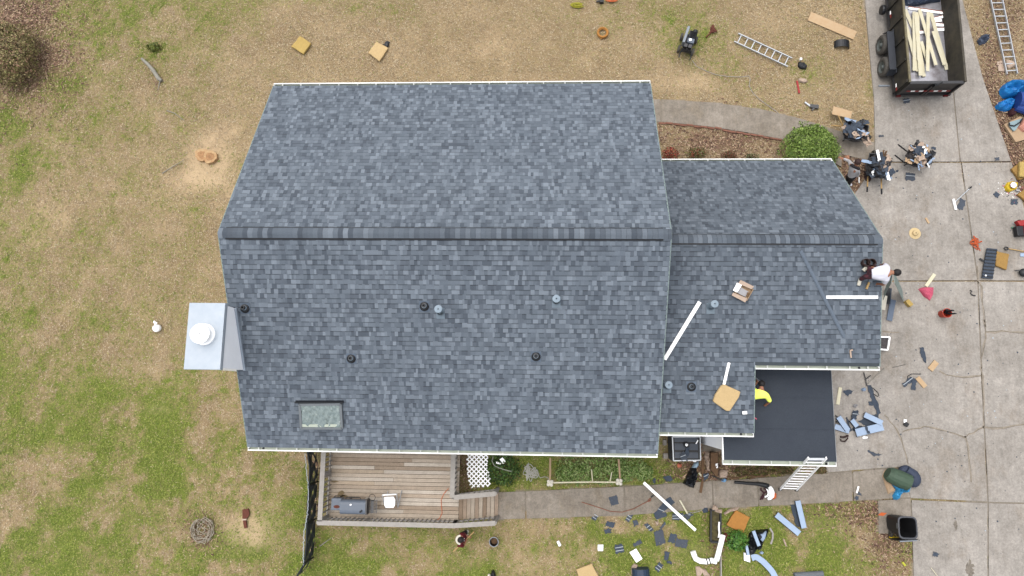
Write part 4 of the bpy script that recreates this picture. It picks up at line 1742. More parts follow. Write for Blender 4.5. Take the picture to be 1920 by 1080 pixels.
mb.bar(((sx0 + sx1) / 2, ctr.y - Ly * .45, DZ + .655), ((sx0 + sx1) / 2, ctr.y + Ly * .45, DZ + .655), .1, .014)
mb.build('side_shelf', M['blackm'], sm)
mb = MB()
mb.lathe((sx0 + .16, ctr.y + Ly * .48 + .07, DZ + .68), [(.10, -.012), (.115, 0), (.10, .012)], 20)
mb.build('crank_wheel', M['black'], sm)
for dx in (-Lx * .36, Lx * .36):
    for dy in (-Ly * .34, Ly * .34):
        mb = MB()
        mb.bar((ctr.x + dx, ctr.y + dy, DZ), (ctr.x + dx, ctr.y + dy, DZ + .56), .04, .04, Vector((0, 1, 0)))
        mb.build('leg', M['blackm'], sm)

# folding chair
fcx = D(*gz(1415, 450), .45)
ch_ = thing('folding_chair', 'white folding chair standing on the deck beside the grill', 'chair', (fcx.x, fcx.y, DZ))
seat = [D(*gz(*q), .45) for q in ((1300, 345), (1490, 335), (1525, 400), (1515, 520), (1490, 560), (1335, 565), (1305, 520))]
mb = MB()
mb.prism(seat, DZ + .43, DZ + .46)
mb.build('seat', M['white'], ch_, bevel=.012)
mb = MB()
p0, p1 = D(*gz(1258, 305), .82), D(*gz(1550, 290), .82)
mb.bar(p0 - Z * .06, p1 - Z * .06, .035, .17)
mb.build('backrest', M['white'], ch_, bevel=.01)
for q, s_, e_ in (((1258, 310), (1300, 345), (1330, 575)), ((1555, 292), (1500, 350), (1580, 555))):
    mb = MB()
    top = D(*gz(*q), .86)
    foot = D(*gz(*e_), .0)
    mb.tube([top, top.lerp(foot, .5), foot + Z * .01], .017, 8)
    mb.build('frame', M['alu'], ch_)
    mb = MB()
    st = D(*gz(*s_), .44)
    mb.tube([D(*gz(e_[0], e_[1] - 20), .44), Vector((top.x, top.y + .02, DZ + .01))], .015, 8)
    mb.build('leg', M['alu'], ch_)
# stains and leaf pot dirt on the deck are old grease and moss
mb = MB()
for (zx, zy, w, h) in ((420, 290, 95, 80), (480, 330, 110, 40), (300, 30, 100, 22)):
    c = D(*gz(zx, zy))
    mb.prism([(c.x + w / 10.8 / 54 * math.cos(t) * random.uniform(.5, 1.1), c.y + h / 10.8 / 54 * math.sin(t) * random.uniform(.5, 1.1)) for t in [k * .45 for k in range(14)]], DZ + .001, DZ + .005)
mb.build('moss_stain', mat('moss_stain', rgb(140, 122, 92), .95, .3, 14.0, fine=.3), deck)
mb = MB()
mb.tube([D(*q, .012) for q in ((841, 916), (832, 926), (827, 938), (828, 952), (829, 962), (824, 972), (818, 977))], .012, 6)
single(mb, 'extension_cord', M['orange'], 'thin orange cord curving over the right end of the deck', 'cord')

# ------------------------------------------------------------------ black chain link fence
fz = ZM(540, 800, 3.858)
top = [fz(150, 190), fz(165, 300), fz(160, 420), fz(150, 560), fz(145, 700), fz(140, 850), fz(125, 990), fz(70, 1085)]
fence = thing('chain_link_fence', 'black chain link fence running past the left end of the deck', 'fence', U(*top[4], 0))
FH = .95
tp = [U(px - 2, py, FH) for px, py in top]
tp = [Vector((tp[0].x, -.9, FH))] + tp
rl = MB()
rl.tube(tp, .03, 8)
rl.build('top_rail', M['mesh'], fence)
mb = MB()
for a, b_ in zip(tp[:-1], tp[1:]):
    L = (b_ - a).length
    k = int(L / .042)
    for i in range(k + 1):
        p = a.lerp(b_, i / max(k, 1))
        for sg in (-1, 1):
            room = (b_ - p).length if sg > 0 else (p - a).length
            f_ = min(1.0, room / .9)
            q = p + (b_ - a).normalized() * sg * .9 * f_
            if f_ > .02:
                mb.bar((p.x, p.y, FH - .02), (q.x, q.y, FH - .02 - (FH - .05) * f_), .010, .010)
            if f_ < 1 and f_ > .02:
                g_ = 1 - f_
                q2 = q - (b_ - a).normalized() * sg * .9 * g_
                if (q2 - a).dot(b_ - a) >= 0 and (q2 - b_).dot(b_ - a) <= 0:
                    mb.bar((q.x, q.y, FH - .02 - (FH - .05) * f_), (q2.x, q2.y, .03), .010, .010)
mb.build('wire_mesh', M['mesh'], fence)
for i, p in enumerate(tp[1::2]):
    mb = MB()
    mb.cyl((p.x, p.y, -.05), (p.x, p.y, FH + .05), .032, 8)
    mb.build('post', M['mesh'], fence)
mb = MB()
pts = [U(*fz(x, y), FH + .03) for x, y in ((125, 195), (130, 290), (142, 380), (148, 480), (145, 600), (130, 690), (118, 760), (112, 850), (110, 930), (112, 1010))]
pp = []
for a, b_ in zip(pts[:-1], pts[1:]):
    for k in range(10):
        pp.append(a.lerp(b_, k / 10) + Vector((random.gauss(0, .012), 0, 0)))
mb.tube(pp, .015, 6)
mb.build('string_lights', M['stripe'], fence)

# ------------------------------------------------------------------ bed between deck and path
lz = ZM(860, 850, 9.6)
mb = MB()
cnr = [U(*lz(*q), .25) for q in ((140, 60), (540, 60), (585, 510), (210, 640))]
outl = [lz(*q) for q in ((150, 20), (530, 20), (520, 240), (575, 440), (580, 520), (540, 600), (440, 605), (380, 610), (300, 610), (235, 635), (180, 540), (150, 330), (140, 150))]
ow = np.array([[p.x, p.y] for p in XY(outl, .25)])
ang = math.radians(45)
lo_, hi_ = ow.min(0), ow.max(0)
cxy = (lo_ + hi_) / 2
for fam, zz in ((1, .245), (-1, .256)):
    d = Vector((math.cos(fam * ang), math.sin(fam * ang), 0))
    nn = Vector((-d.y, d.x, 0))
    for k in range(-14, 15):
        o = Vector((cxy[0], cxy[1], zz)) + nn * k * .118
        ts = np.arange(-1.6, 1.6, .02)
        X_, Y_ = o.x + d.x * ts, o.y + d.y * ts
        ins_ = inpoly(X_, Y_, [tuple(q) for q in ow])
        idx = np.where(ins_)[0]
        if len(idx) > 2:
            a, b_ = ts[idx[0]], ts[idx[-1]]
            mb.bar(o + d * a, o + d * b_, .042, .010)
single(mb, 'lattice_panel', M['white'], 'white diagonal lattice panel leaning in the bed beside the deck', 'lattice panel')
mb = MB()
q = [U(*lz(x, y), .35) for x, y in ((735, 110), (790, 75), (845, 145), (800, 190))]
mb.slab(q, Z, .08)
mb.bar(U(*lz(675, 165), .3), U(*lz(760, 185), .3), .06, .05)
single(mb, 'downspout_elbow', M['white'], 'short white gutter elbow lying on the low green shrub', 'gutter elbow')
bush('low_shrub', 942, 880, .72, .58, .38, 1500, [(66, 96, 44), (86, 122, 54), (50, 76, 36), (110, 146, 68)], .09, 'low dark green shrub between lattice panel and coiled hose', seed=4)


def coil(px, py, rx, ry, turns, r, z, wob, m, name, label, cat, seed=0, tail=None):
    R = random.Random(seed)
    c = U(px, py, z)
    pts = []
    for k in range(turns * 16):
        a = k / 16 * 2 * math.pi
        q = 1 + wob * math.sin(a * .37 + R.random() * .15 + seed) + R.uniform(-.03, .03)
        ox, oy = .25 * rx * math.sin(k * .049 + seed), .25 * ry * math.cos(k * .063 + seed)
        pts.append((c.x + ox + rx * q * math.cos(a), c.y + oy + ry * q * math.sin(a), z + r + r * 1.2 * abs(math.sin(k * .11)) * 2))
    if tail:
        pts += [tuple(U(*t, z + r)) for t in tail]
    mb = MB()
    mb.tube(pts, r, 6)
    return single(mb, name, m, label, cat)


tangle(994, 885, .33, .44, 46, .014, GZ, M['rope'], 'garden_hose', 'grey hose coiled on the grass beside the pipe frame', 'hose', 3, [(1012, 895), (1022, 894), (1032, 899), (1033, 900)])
mb = MB()
mb.tube([U(*lz(x, y), .5) for x, y in ((620, 60), (600, 140), (640, 220), (720, 260), (810, 290), (880, 310), (950, 325))], .012, 6)
single(mb, 'cable', M['rope'], 'thin pale cable looping over the low shrub', 'cable')
# pipe rail frame with knobs
pf = thing('garden_rail', 'pale wooden rail frame round the ground cover by the path', 'rail frame', U(1095, 900, 0))
zp = ZM(840, 800, 3.858)
for a, b_ in (((740, 225), (738, 405)), ((1235, 235), (1245, 395))):
    mb = MB()
    mb.tube([U(*zp(*a), .6), U(*zp(*b_), .6)], .035, 8)
    mb.build('rail', M['cardboard'], pf)
mb = MB()
mb.tube([U(*zp(*q), .62) for q in ((740, 405), (1040, 400), (1240, 402))], .028, 8)
mb.build('rail', M['pine'], pf)
for a, b_ in (((1038, 310), (1046, 395)), ((1185, 330), (1172, 398))):
    mb = MB()
    mb.tube([U(*zp(*a), .5), U(*zp(*b_), .6)], .02, 6)
    mb.build('stake', M['pine'], pf)
for q in ((738, 408), (1238, 400)):
    c = U(*zp(*q), .66)
    mb = MB()
    mb.bar((c.x, c.y, -.05), (c.x, c.y, .64), .09, .09, Vector((0, 1, 0)))
    mb.build('post', M['greywood'], pf)
    mb = MB()
    for k in range(4):
        a = k * math.pi / 2 + .7
        mb.ell((c.x + .075 * math.cos(a), c.y + .075 * math.sin(a), c.z), (.065, .065, .05))
    mb.ell(c, (.06, .06, .06))
    mb.build('finial', M['cream'], pf)
bed = MB()
for (px, py, w) in ((1070, 877, .55), (1110, 872, .55), (1150, 874, .5), (1185, 870, .5), (1090, 888, .5), (1135, 890, .5), (1060, 890, .4), (1205, 885, .4), (1170, 888, .4)):
    c = U(px, py, .1)
    leafball(bed, (c.x, c.y, .10), (w, w * .8, .22), 700, [(138, 172, 84), (164, 192, 110), (108, 142, 66), (192, 208, 138)], .075, int(px))
tag(bed.build('ground_cover', M['leaf']), 'glossy green ground cover filling the bed by the path', 'ground cover', kind='stuff')

# ------------------------------------------------------------------ front bed
mb = MB()
ed = [U(*p, GZ) for p in ((1234, 231), (1262, 233), (1300, 236), (1340, 241), (1380, 248), (1420, 255), (1466, 263))]
for i, (a, b_) in enumerate(zip(ed[:-1], ed[1:])):
    k = max(1, int((b_ - a).length / .21))
    for j in range(k):
        p, q = a.lerp(b_, j / k), a.lerp(b_, (j + .93) / k)
        off = Vector((random.gauss(0, .008), random.gauss(0, .012), 0))
        mb.bar(p + off + Z * .02, q + off + Z * .02, .06, .06)
single(mb, 'brick_edging', mat('edging_brick', rgb(150, 104, 86), .95, .25, 9.0, fine=.2), 'row of red bricks edging the leafy bed along the curving path', 'edging')
bush('round_bush', 1522, 277, 1.06, .92, 1.15, 11000, [(116, 146, 56), (134, 164, 68), (152, 180, 86), (92, 122, 44), (168, 192, 100)], .075, 'big round bright green bush at the front corner of the side wing', seed=8)
bush('small_shrub', 1256, 290, .34, .30, .5, 420, [(176, 66, 48), (152, 50, 42), (200, 98, 70), (120, 86, 54)], .07, 'small red leaved shrub at the gutter beside the main roof', seed=11)
bush('small_shrub', 1306, 288, .40, .24, .5, 460, [(110, 116, 62), (88, 96, 48), (136, 134, 74), (150, 80, 58)], .07, 'small dull green shrub between the two red shrubs', seed=12)
bush('small_shrub', 1367, 292, .34, .2, .45, 300, [(140, 74, 48), (112, 60, 44), (96, 92, 46)], .06, 'small sparse russet shrub at the middle of the wing gutter', seed=13)
bush('small_shrub', 1410, 296, .3, .18, .35, 220, [(66, 84, 40), (90, 104, 52)], .06, 'low green shrub nearest the big round bush', seed=14)
plate('stepping_stone', [(1566, 270), (1578, 272), (1578, 312), (1566, 306)], M['concrete2'], 'pale flat stone slab squeezed behind the round bush', 'stone', GZ, .05)

# ------------------------------------------------------------------ left garden
bush('wild_shrub', 18, 100, 1.15, 1.35, 1.3, 9000, [(164, 150, 100), (142, 130, 82), (184, 168, 116), (180, 140, 112), (122, 108, 74), (148, 148, 84)], .085, 'wide olive brown shrub in the top left corner of the lawn', seed=21)
mb = MB()
leafball(mb, (*U(288, 88, .1)[:2], .08), (.30, .20, .2), 180, [(120, 130, 50), (92, 110, 40), (150, 150, 80)], .12, 5)
single(mb, 'weed_clump', M['leaf'], 'green weed clump on the lawn above the grey log', 'weed')
mb = MB()
lp = [U(*p, .10) for p in ((266, 110), (277, 120), (288, 133), (297, 147), (303, 151))]
mb.tube(lp, [.05, .065, .075, .08, .06], 9)
single(mb, 'dead_log', M['bark'], 'weathered grey log lying on the upper left lawn', 'log')
mb = MB()
mb.tube([U(300, 151, .06), U(298, 160, .04), U(296, 169, .03)], [.025, .02, .01], 6)
single(mb, 'twig', M['bark'], 'thin twig at the lower end of the grey log', 'twig')
mb = MB()
for (px, py, w, h, a) in ((379, 290, .29, .25, .3), (394, 294, .27, .27, 1.4)):
    c = U(px, py, .12)
    P = []
    for k in range(22):
        t = 2 * math.pi * k / 22
        r_ = 1 + .07 * math.sin(3 * t + a) + random.uniform(-.07, .07)
        P.append((c.x + w * r_ * math.cos(t), c.y + h * r_ * math.sin(t)))
    mb.mi(0)
    mb.prism(P, -.05, .13 + (.02 if a > 1 else 0))
    mb.mi(1)
    mb.prism([(c.x + (x - c.x) * .62, c.y + (y_ - c.y) * .58) for x, y_ in P], .10, .14 + (.02 if a > 1 else 0))
single(mb, 'tree_stump', [M['stumpwood'], mat('stump_heart', rgb(186, 142, 100), .95, .3, 9.0, fine=.3)], 'split cut tree stump in a bare patch left of the house', 'stump')
for i, (p, q, l_) in enumerate((((313, 207), (345, 226), 'long pale bare branch on the lawn above the stump'), ((304, 325), (345, 300), 'pale bare branch on the lawn left of the stump'), ((600, 1024), (622, 1008), 'pale stick on the grass below the deck corner'))):
    a, b_ = U(*p, .03), U(*q, .03)
    mb = MB()
    mb.tube([a, a.lerp(b_, .4) + Vector((.05, .04, .01)), b_], [.02, .015, .008], 6)
    single(mb, 'branch', M['bark'], l_, 'branch')
mb = MB()
c = U(298, 613, .02)
mb.lathe((c.x, c.y - .03, .02), [(.02, 0), (.12, .02), (.145, .12), (.13, .22), (.06, .29), (.02, .30)], 18, Matrix.Rotation(.25, 3, 'X'))
mb.tube([(c.x - .02, c.y + .08, .2), (c.x - .08, c.y + .17, .22), (c.x - .1, c.y + .2, .2)], [.05, .04, .03], 8)
mb.tube([(c.x + .0, c.y + .08, .24), (c.x + .03, c.y + .15, .26)], .03, 8)
single(mb, 'watering_can', M['white'], 'small white plastic can alone on the lawn left of the chimney', 'can')
mb = MB()
c = U(381, 993, .03)
for k in range(150):
    a = random.random() * 6.28
    r_ = .40 * random.random() ** .35
    b0 = a + 1.57 + random.gauss(0, .4)
    L = random.uniform(.12, .34)
    z = random.uniform(.02, .16) * (1 if r_ > .25 else .5)
    p = Vector((c.x + r_ * math.cos(a), c.y + r_ * 1.1 * math.sin(a), z))
    d = Vector((math.cos(b0), math.sin(b0), random.uniform(-.1, .1)))
    mb.mi(0 if random.random() < .75 else 1)
    mb.tube([p - d * L / 2, p + Vector((-math.cos(a), -math.sin(a), .03)) * -.03, p + d * L / 2], random.uniform(.008, .016), 5)
single(mb, 'twig_ring', [mat('pale_twig', rgb(190, 180, 160), .9, .15, 9.0), M['brownwood']], 'ring of piled twigs on the green lawn left of the bare soil patch', 'twig pile')
mb = MB()
rz = ZM(340, 920, 9)
mb.slab([U(*rz(*q), .08) for q in ((1030, 320), (1130, 300), (1150, 400), (1110, 470), (1030, 470))], Z, .05)
mb.bar(U(*rz(1065, 470), .07), U(*rz(1090, 630), .05), .11, .06)
mb.mi(1)
mb.bar(U(*rz(1020, 490), .1), U(*rz(1100, 485), .1), .05, .03)
single(mb, 'rusty_tool', [M['rust'], M['paper']], 'rusty brown metal head on the bare sandy soil patch', 'scrap metal')

# ------------------------------------------------------------------ dump trailer
M['wallblack'] = mat('black_trailer_side', rgb(52, 52, 50), .6, .25, 3.0, col2=rgb(76, 72, 62), fine=.12)
TX0, TX1, TY0, TY1 = 13.27, 15.26, 11.44, 15.8
ZF, ZT = .58, 1.5
tr_ = thing('dump_trailer', 'black dump trailer with double wheels parked on the driveway', 'trailer', ((TX0 + TX1) / 2, 13.4, 0))
mb = MB()
mb.box(((TX0 + TX1) / 2, (TY0 + TY1) / 2, ZF - .03), (TX1 - TX0 - .1, TY1 - TY0 - .1, .06))
mb.build('bed_floor', M['bedfloor'], tr_)
for nm, xx, mm, s_ in (('side_wall', TX0, M['wallblack'], 1), ('side_wall', TX1, M['bedwall2'], -1)):
    mb = MB()
    mb.box((xx + s_ * .02, (TY0 + TY1) / 2, (ZF + ZT) / 2 - .05), (.05, TY1 - TY0, ZT - ZF + .1))
    for k in range(6):
        yy = TY0 + .1 + k * .84
        mb.box((xx - s_ * .03, yy, (ZF + ZT) / 2 - .05), (.06, .09, ZT - ZF))
    w_ = mb.build(nm, mm, tr_)
    mb = MB()
    mb.box((xx + s_ * .01, (TY0 + TY1) / 2, ZT + .02), (.075, TY1 - TY0, .055))
    mb.build('top_rail', mat('worn_rail', rgb(150, 140, 104), .6, .3, 6.0, col2=rgb(92, 86, 70)) if s_ > 0 else M['bedwall2'], w_)
mb = MB()
mb.box(((TX0 + TX1) / 2, TY0 + .02, (ZF + ZT) / 2 - .04), (TX1 - TX0 - .08, .05, ZT - ZF - .04))
for xx in (TX0 + .06, (TX0 + TX1) / 2 - .05, (TX0 + TX1) / 2 + .06, TX1 - .06):
    mb.box((xx, TY0 - .03, (ZF + ZT) / 2 - .05), (.07, .06, ZT - ZF))
mb.box(((TX0 + TX1) / 2, TY0 + .0, ZT - .04), (TX1 - TX0 - .06, .10, .07))
tg = mb.build('tailgate', M['blackm'], tr_)
mb = MB()
mb.box(((TX0 + TX1) / 2, TY0 - .06, 1.36), (.12, .12, .2))
mb.cyl(((TX0 + TX1) / 2 - .02, TY0 - .1, 1.46), ((TX0 + TX1) / 2 + .16, TY0 - .02, 1.56), .025, 8)
mb.build('latch', M['black'], tg)
mb = MB()
mb.box(((TX0 + TX1) / 2, TY0 + .02, .46), (TX1 - TX0 + .1, .12, .14))
for xx in (TX0 + .45, TX1 - .45):
    mb.box((xx, (TY0 + TY1) / 2, .45), (.1, TY1 - TY0, .16))
mb.bar((TX0 - .02, TY0 + .02, .46), (TX0 - .02, TY0 + 4.2, .46), .06, .12)
mb.build('chassis', M['blackm'], tr_)
for sx, x_ in ((1, TX0 + .28), (-1, TX1 - .28)):
    mb = MB()
    for k in range(5):
        mb.mi(k % 2)
        mb.box((x_ + sx * k * .15, TY0 - .066, .90), (.15, .008, .07))
    mb.build('reflective_tape', [M['reflr'], M['white']], tr_)
for k, yy in enumerate((TY0 + .25, TY0 + 1.05, TY0 + 1.7, TY0 + 2.35, TY0 + 3.2)):
    mb = MB()
    mb.mi(1)
    mb.box((TX0 - .064, yy, .72), (.008, .14, .07))
    mb.mi(0)
    mb.box((TX0 - .064, yy - .14, .72), (.008, .14, .07))
    mb.build('reflective_tape', [M['reflr'], M['white']], tr_)
for xx in (TX0 + .12, TX1 - .12):
    mb = MB()
    mb.box((xx, TY0 - .06, .46), (.16, .05, .09))
    mb.build('tail_light', M['darkred'], tr_)
mb = MB()
mb.box((TX0 - .42, TY0 + .38, .42), (.28, .06, .06))
mb.cyl((TX0 - .55, TY0 + .38, .42), (TX0 - .15, TY0 + .38, .42), .035, 10)
mb.build('jack_stand', M['grey'], tr_)
wz = ZM(1640, 0, 5.683)
for side, xx in ((-1, TX0), (1, TX1)):
    ys = [U(*wz(105, 480), .38).y, U(*wz(120, 715), .38).y]
    mb = MB()
    x0_, x1_ = (xx - .30, xx - .05) if side < 0 else (xx + .05, xx + .30)
    ya, yb_ = ys[1] - .42, ys[0] + .42
    mb.box(((x0_ + x1_) / 2, (ya + yb_) / 2, .80), (abs(x1_ - x0_), yb_ - ya - .2, .05))
    for yy, s_ in ((ya, 1), (yb_, -1)):
        mb.slab([(x0_, yy, .5), (x1_, yy, .5), (x1_, yy + s_ * .12, .82), (x0_, yy + s_ * .12, .82)], Vector((0, -s_, .3)), .03)
    mb.box(((x1_ if side < 0 else x0_), (ya + yb_) / 2, .66), (.03, yb_ - ya, .3))
    mb.build('fender', mat('trailer_fender', rgb(62, 66, 74), .5, .15, 6.0), tr_)
    for yy in ys:
        R = Matrix.Rotation(math.pi / 2 * side, 3, 'Y')
        wx = xx + side * .26
        mb = MB()
        mb.lathe((wx, yy, .38), [(.21, -.11), (.33, -.12), (.375, -.07), (.38, 0), (.375, .07), (.33, .12), (.25, .125), (.215, .10)], 30, R)
        wl_ = mb.build('wheel', M['rubber'], tr_, smooth=False)
        mb = MB()
        mb.lathe((wx, yy, .38), [(.215, -.1), (.215, .10), (.225, .115), (.20, .085), (.15, .05), (.10, .06), (.08, .09), (.06, .12), (.01, .13)], 24, R)
        mb.build('rim', mat('wheel_rim', rgb(104, 110, 106), .5, .12, 12.0), wl_)
        mb = MB()
        for k in range(6):
            a = k * math.pi / 3
            p = Vector((wx + side * .062, yy + .125 * math.cos(a), .38 + .125 * math.sin(a)))
            mb.ell(p, (.01, .026, .026), None, 8, 6)
        mb.build('rim_hole', M['black'], wl_)
mb = MB()
mb.box(((TX0 + TX1) / 2, TY1, 1.0), (TX1 - TX0, .06, 1.0))
mb.build('front_wall', M['blackm'], tr_)
c = U(*wz(145, 98), .5)
mb = MB()
R = Matrix.Rotation(-math.pi / 2, 3, 'Y')
mb.lathe((TX0 - .22, c.y, .45), [(.0, -.08), (.18, -.08), (.19, 0), (.17, .05), (.01, .06)], 18, R)
mb.build('hydraulic_tank', M['black'], tr_)

# boards in the trailer
BD = [((325, 100), (468, 425)), ((320, 200), (465, 760)), ((422, 122), (424, 752)), ((440, 135), (492, 805)), ((478, 95), (655, 692)),
      ((572, 125), (566, 757)), ((600, 135), (772, 742)), ((465, 430), (530, 815)), ((497, 440), (565, 660)), ((455, 130), (470, 640)), ((625, 330), (745, 690))]
BL = ['pale pine board with its top end at the left trailer wall', 'pale pine board along the left trailer wall slanting down to the middle', 'straight pale pine board second from the left wall of the trailer', 'pale pine board reaching lowest in the left pile of boards',
      'pale pine board crossing under the middle of the pile', 'straight upright pale pine board in the middle of the trailer', 'pale pine board slanting to the right with the far right end', 'short pale pine board at the bottom of the left pile', 'short pale pine board wedged between the two piles', 'pale pine board lying under the top left boards', 'short pale pine board beneath the far right board']
for i, ((a, b_), l_) in enumerate(zip(BD, BL)):
    z = ZF + .005 + .028 * (i % 6)
    stick('pine_board', wz(*a), wz(*b_), .125 if i % 3 else .14, .024, M['pine'], l_, 'board', z, z + random.uniform(0, .03), 'pine boards in the trailer')
WB_ = [((360, 88), (745, 142), .09, 'white trim board with red underside across the top of the pile'), ((625, 205), (735, 178), .1, 'short reddish backed trim board right of the pine pile'), ((640, 222), (712, 215), .12, 'short white trim piece right of the pine pile'), ((640, 262), (768, 272), .11, 'white trim board sticking out right of the pile'), ((650, 318), (762, 312), .12, 'lowest white trim board right of the pile'), ((480, 345), (560, 342), .10, 'white trim offcut showing between the pine boards')]
for a, b_, w_, l_ in WB_:
    mb = MB()
    p, q = U(*wz(*a), ZF + .02), U(*wz(*b_), ZF + .03)
    mb.bar(p, q, w_, .02)
    mb.mi(1)
    d = Vector((0, .06, 0))
    mb.bar(p + d, q + d, .05, .016)
    single(mb, 'trim_board', [M['white'], M['brick']], l_, 'board', 'white trim boards in the trailer')
heapthing('tarp', [wz(*q) for q in ((300, -40), (720, -40), (700, 20), (560, 40), (430, 70), (320, 60))], ZF, .22, mat('dark_blue_tarp', rgb(58, 70, 92), .5, .15, 6.0), 'crumpled dark blue plastic at the front of the trailer bed', 'tarp', 4)


# ------------------------------------------------------------------ ladders
def ladder(name, label, A0, A1, B0, B1, nr, m, zd=.05, extra=None, group=None):
    """Rails A0-A1 and B0-B1 (3-D points) with nr rungs."""
    c = (A0 + A1 + B0 + B1) / 4
    t = thing(name, label, 'ladder', (c.x, c.y, min(A0.z, B0.z, A1.z, B1.z)), group)
    n_ = (A1 - A0).cross(B0 - A0).normalized()
    if n_.z < 0:
        n_ = -n_
    for a, b_ in ((A0, A1), (B0, B1)):
        mb = MB()
        mb.bar(a, b_, .03, .075, n_)
        mb.build('rail', m, t)
    for k in range(nr):
        f_ = (k + .5) / nr
        mb = MB()
        mb.bar(A0.lerp(A1, f_), B0.lerp(B1, f_), .034, .03, n_)
        mb.build('rung', m, t)
    return t


lz2 = ZM(1200, 0, 4.5)
hl = .10
ladder('ladder', 'short aluminium ladder section lying on the lawn right of the engine machine', U(*lz2(828, 283), hl), U(*lz2(1282, 492), hl), U(*lz2(793, 350), hl), U(*lz2(1247, 563), hl), 8, M['alu'])
lz3 = ZM(1560, 0, 4.5)
t1 = ladder('ladder', 'long aluminium extension ladder lying by the right edge of the driveway', U(*lz3(1325, -60), .10), U(*lz3(1475, 628), .10), U(*lz3(1425, -60), .10), U(*lz3(1563, 622), .10), 12, M['alu'])
lz4 = ZM(1450, 840, 12)
FB = .06
A0, B0 = U(*lz4(150, 930), FB), U(*lz4(520, 945), FB)
# the ladder leans from the path to the porch gutter
A1, B1 = U(*lz4(790, 225), FZ + .50), U(*lz4(1195, 225), FZ + .50)
lt = ladder('ladder', 'white extension ladder leaning from the path onto the flat porch roof', A0, A1, B0, B1, 12, M['white'])
mb = MB()
mb.bar(A0.lerp(A1, .97) + Vector((-.0, .0, .0)), B0.lerp(B1, .97), .07, .05)
mb.build('stabiliser', M['alu'], lt)
for a in (A0, B0):
    mb = MB()
    mb.box(a - Z * .0, (.12, .1, .05))
    mb.build('foot', M['rubber'], lt)

# ------------------------------------------------------------------ lawn in front
plate('plywood_board', [(1521, 22), (1607, 59), (1600, 74), (1515, 38)], M['ply'], 'long plywood strip on the lawn left of the trailer', 'plywood', GZ, .025)
plate('plywood_board', [(1563, 199), (1598, 209), (1595, 222), (1560, 214)], M['ply'], 'small plywood rectangle above the shingle barrow', 'plywood', .30, .03)
hz = ZM(1560, 0, 4.5)
mb = MB()
c = U(*hz(80, 385), .0)
R0 = Matrix.Rotation(math.radians(-3), 3, 'Z')
for (ra, rb, mi) in ((.29, .27, 0),):
    V, Fc = [], []
    for k in range(13):
        a = math.pi * k / 12
        for q, yy in ((1, -.13), (1, .16), (.9, .16), (.9, -.13)):
            V.append(c + R0 @ Vector((ra * q * math.cos(a), yy, ra * q * math.sin(a) * .75)))
    for k in range(12):
        for j in range(4):
            Fc.append((4 * k + j, 4 * k + (j + 1) % 4, 4 * k + 4 + (j + 1) % 4, 4 * k + 4 + j))
    Fc += [(0, 1, 2, 3), (51, 50, 49, 48)]
    mb.add(V, Fc)
single(mb, 'culvert_half', M['black'], 'black half round plastic arch on the lawn beside the trailer wheels', 'plastic arch')


def cushion(name, px, m, label, z=GZ, t=.12, seed=0):
    mb = MB()
    poly = []
    k = len(px)
    for i in range(k):
        a, b_ = px[i], px[(i + 1) % k]
        for j in range(5):
            s_ = j / 5
            o = .0 if j == 0 else .6
            poly.append((a[0] + (b_[0] - a[0]) * s_ + random.uniform(-o, o), a[1] + (b_[1] - a[1]) * s_ + random.uniform(-o, o)))
    pl_ = XY(poly, z + t)
    mb.prism(pl_, z, z + t)
    return single(mb, name, m, label, 'foam pad', 'foam pads', bevel=.025)


cushion('foam_pad', [(562, 67), (583, 80), (569, 101), (545, 87)], M['foam'], 'yellow foam pad alone on the front lawn, leftmost of all pads')
cushion('foam_pad', [(706, 77), (728, 90), (711, 115), (690, 99)], M['foamp'], 'yellow foam pad on the front lawn with a black glove behind it')
mb = MB()
mb.ell(U(725, 83, .06), (.10, .14, .06), None, 10, 6)
for k in range(4):
    mb.tube([U(724 + k * 1.6, 81, .06), U(725 + k * 2.0, 77 + abs(k - 1), .05)], .022, 6)
mb.tube([U(722, 85, .05), U(718, 83, .04)], .022, 6)
single(mb, 'glove', M['black'], 'black work glove behind the right foam pad on the front lawn', 'glove')
cushion('foam_pad', [(1866, 470), (1893, 476), (1888, 506), (1868, 498)], M['foamd'], 'tan foam pad beside the black vent panel on the driveway', PZ)
cushion('foam_pad', [(1080, 1068), (1110, 1057), (1124, 1084), (1090, 1098)], M['foamp'], 'pale yellow foam pad at the bottom edge of the back lawn')
cushion('foam_pad', [(1380, 956), (1407, 970), (1393, 1001), (1362, 984)], M['foamo'], 'orange brown foam pad on the back lawn beside the path')
wl0 = MB()


def roofplate(name, px, pl, m, label, cat, t=.1, up=.02, bevel=.02, group=None):
    n_ = pnorm(pl)
    P = [PL(p[0], p[1], pl, up + t) for p in px]
    mb = MB()
    mb.slab(P, n_, t)
    return single(mb, name, m, label, cat, group, bevel=bevel)


roofplate('foam_pad', [(1358, 721), (1389, 735), (1386, 745), (1369, 771), (1362, 771), (1337, 753), (1341, 741), (1352, 724)], WL, M['foamp'], 'big tan foam pad lying on the back shingles of the side wing', 'foam pad', .12, .02, .03, 'foam pads')

cushion('foam_pad', [(1897, 316), (1925, 296), (1935, 330), (1912, 337)], M['foamd'], 'brown foam pad, upper one at the right edge beyond the driveway', .06)
cushion('foam_pad', [(1912, 303), (1960, 302), (1960, 332), (1912, 331)], M['foam'], 'brown foam pad on top of another at the right edge', .2)
cushion('foam_pad', [(1908, 365), (1925, 352), (1950, 366), (1930, 380)], M['foamd'], 'brown foam pad, lower one at the right edge by the yellow bag', .06)

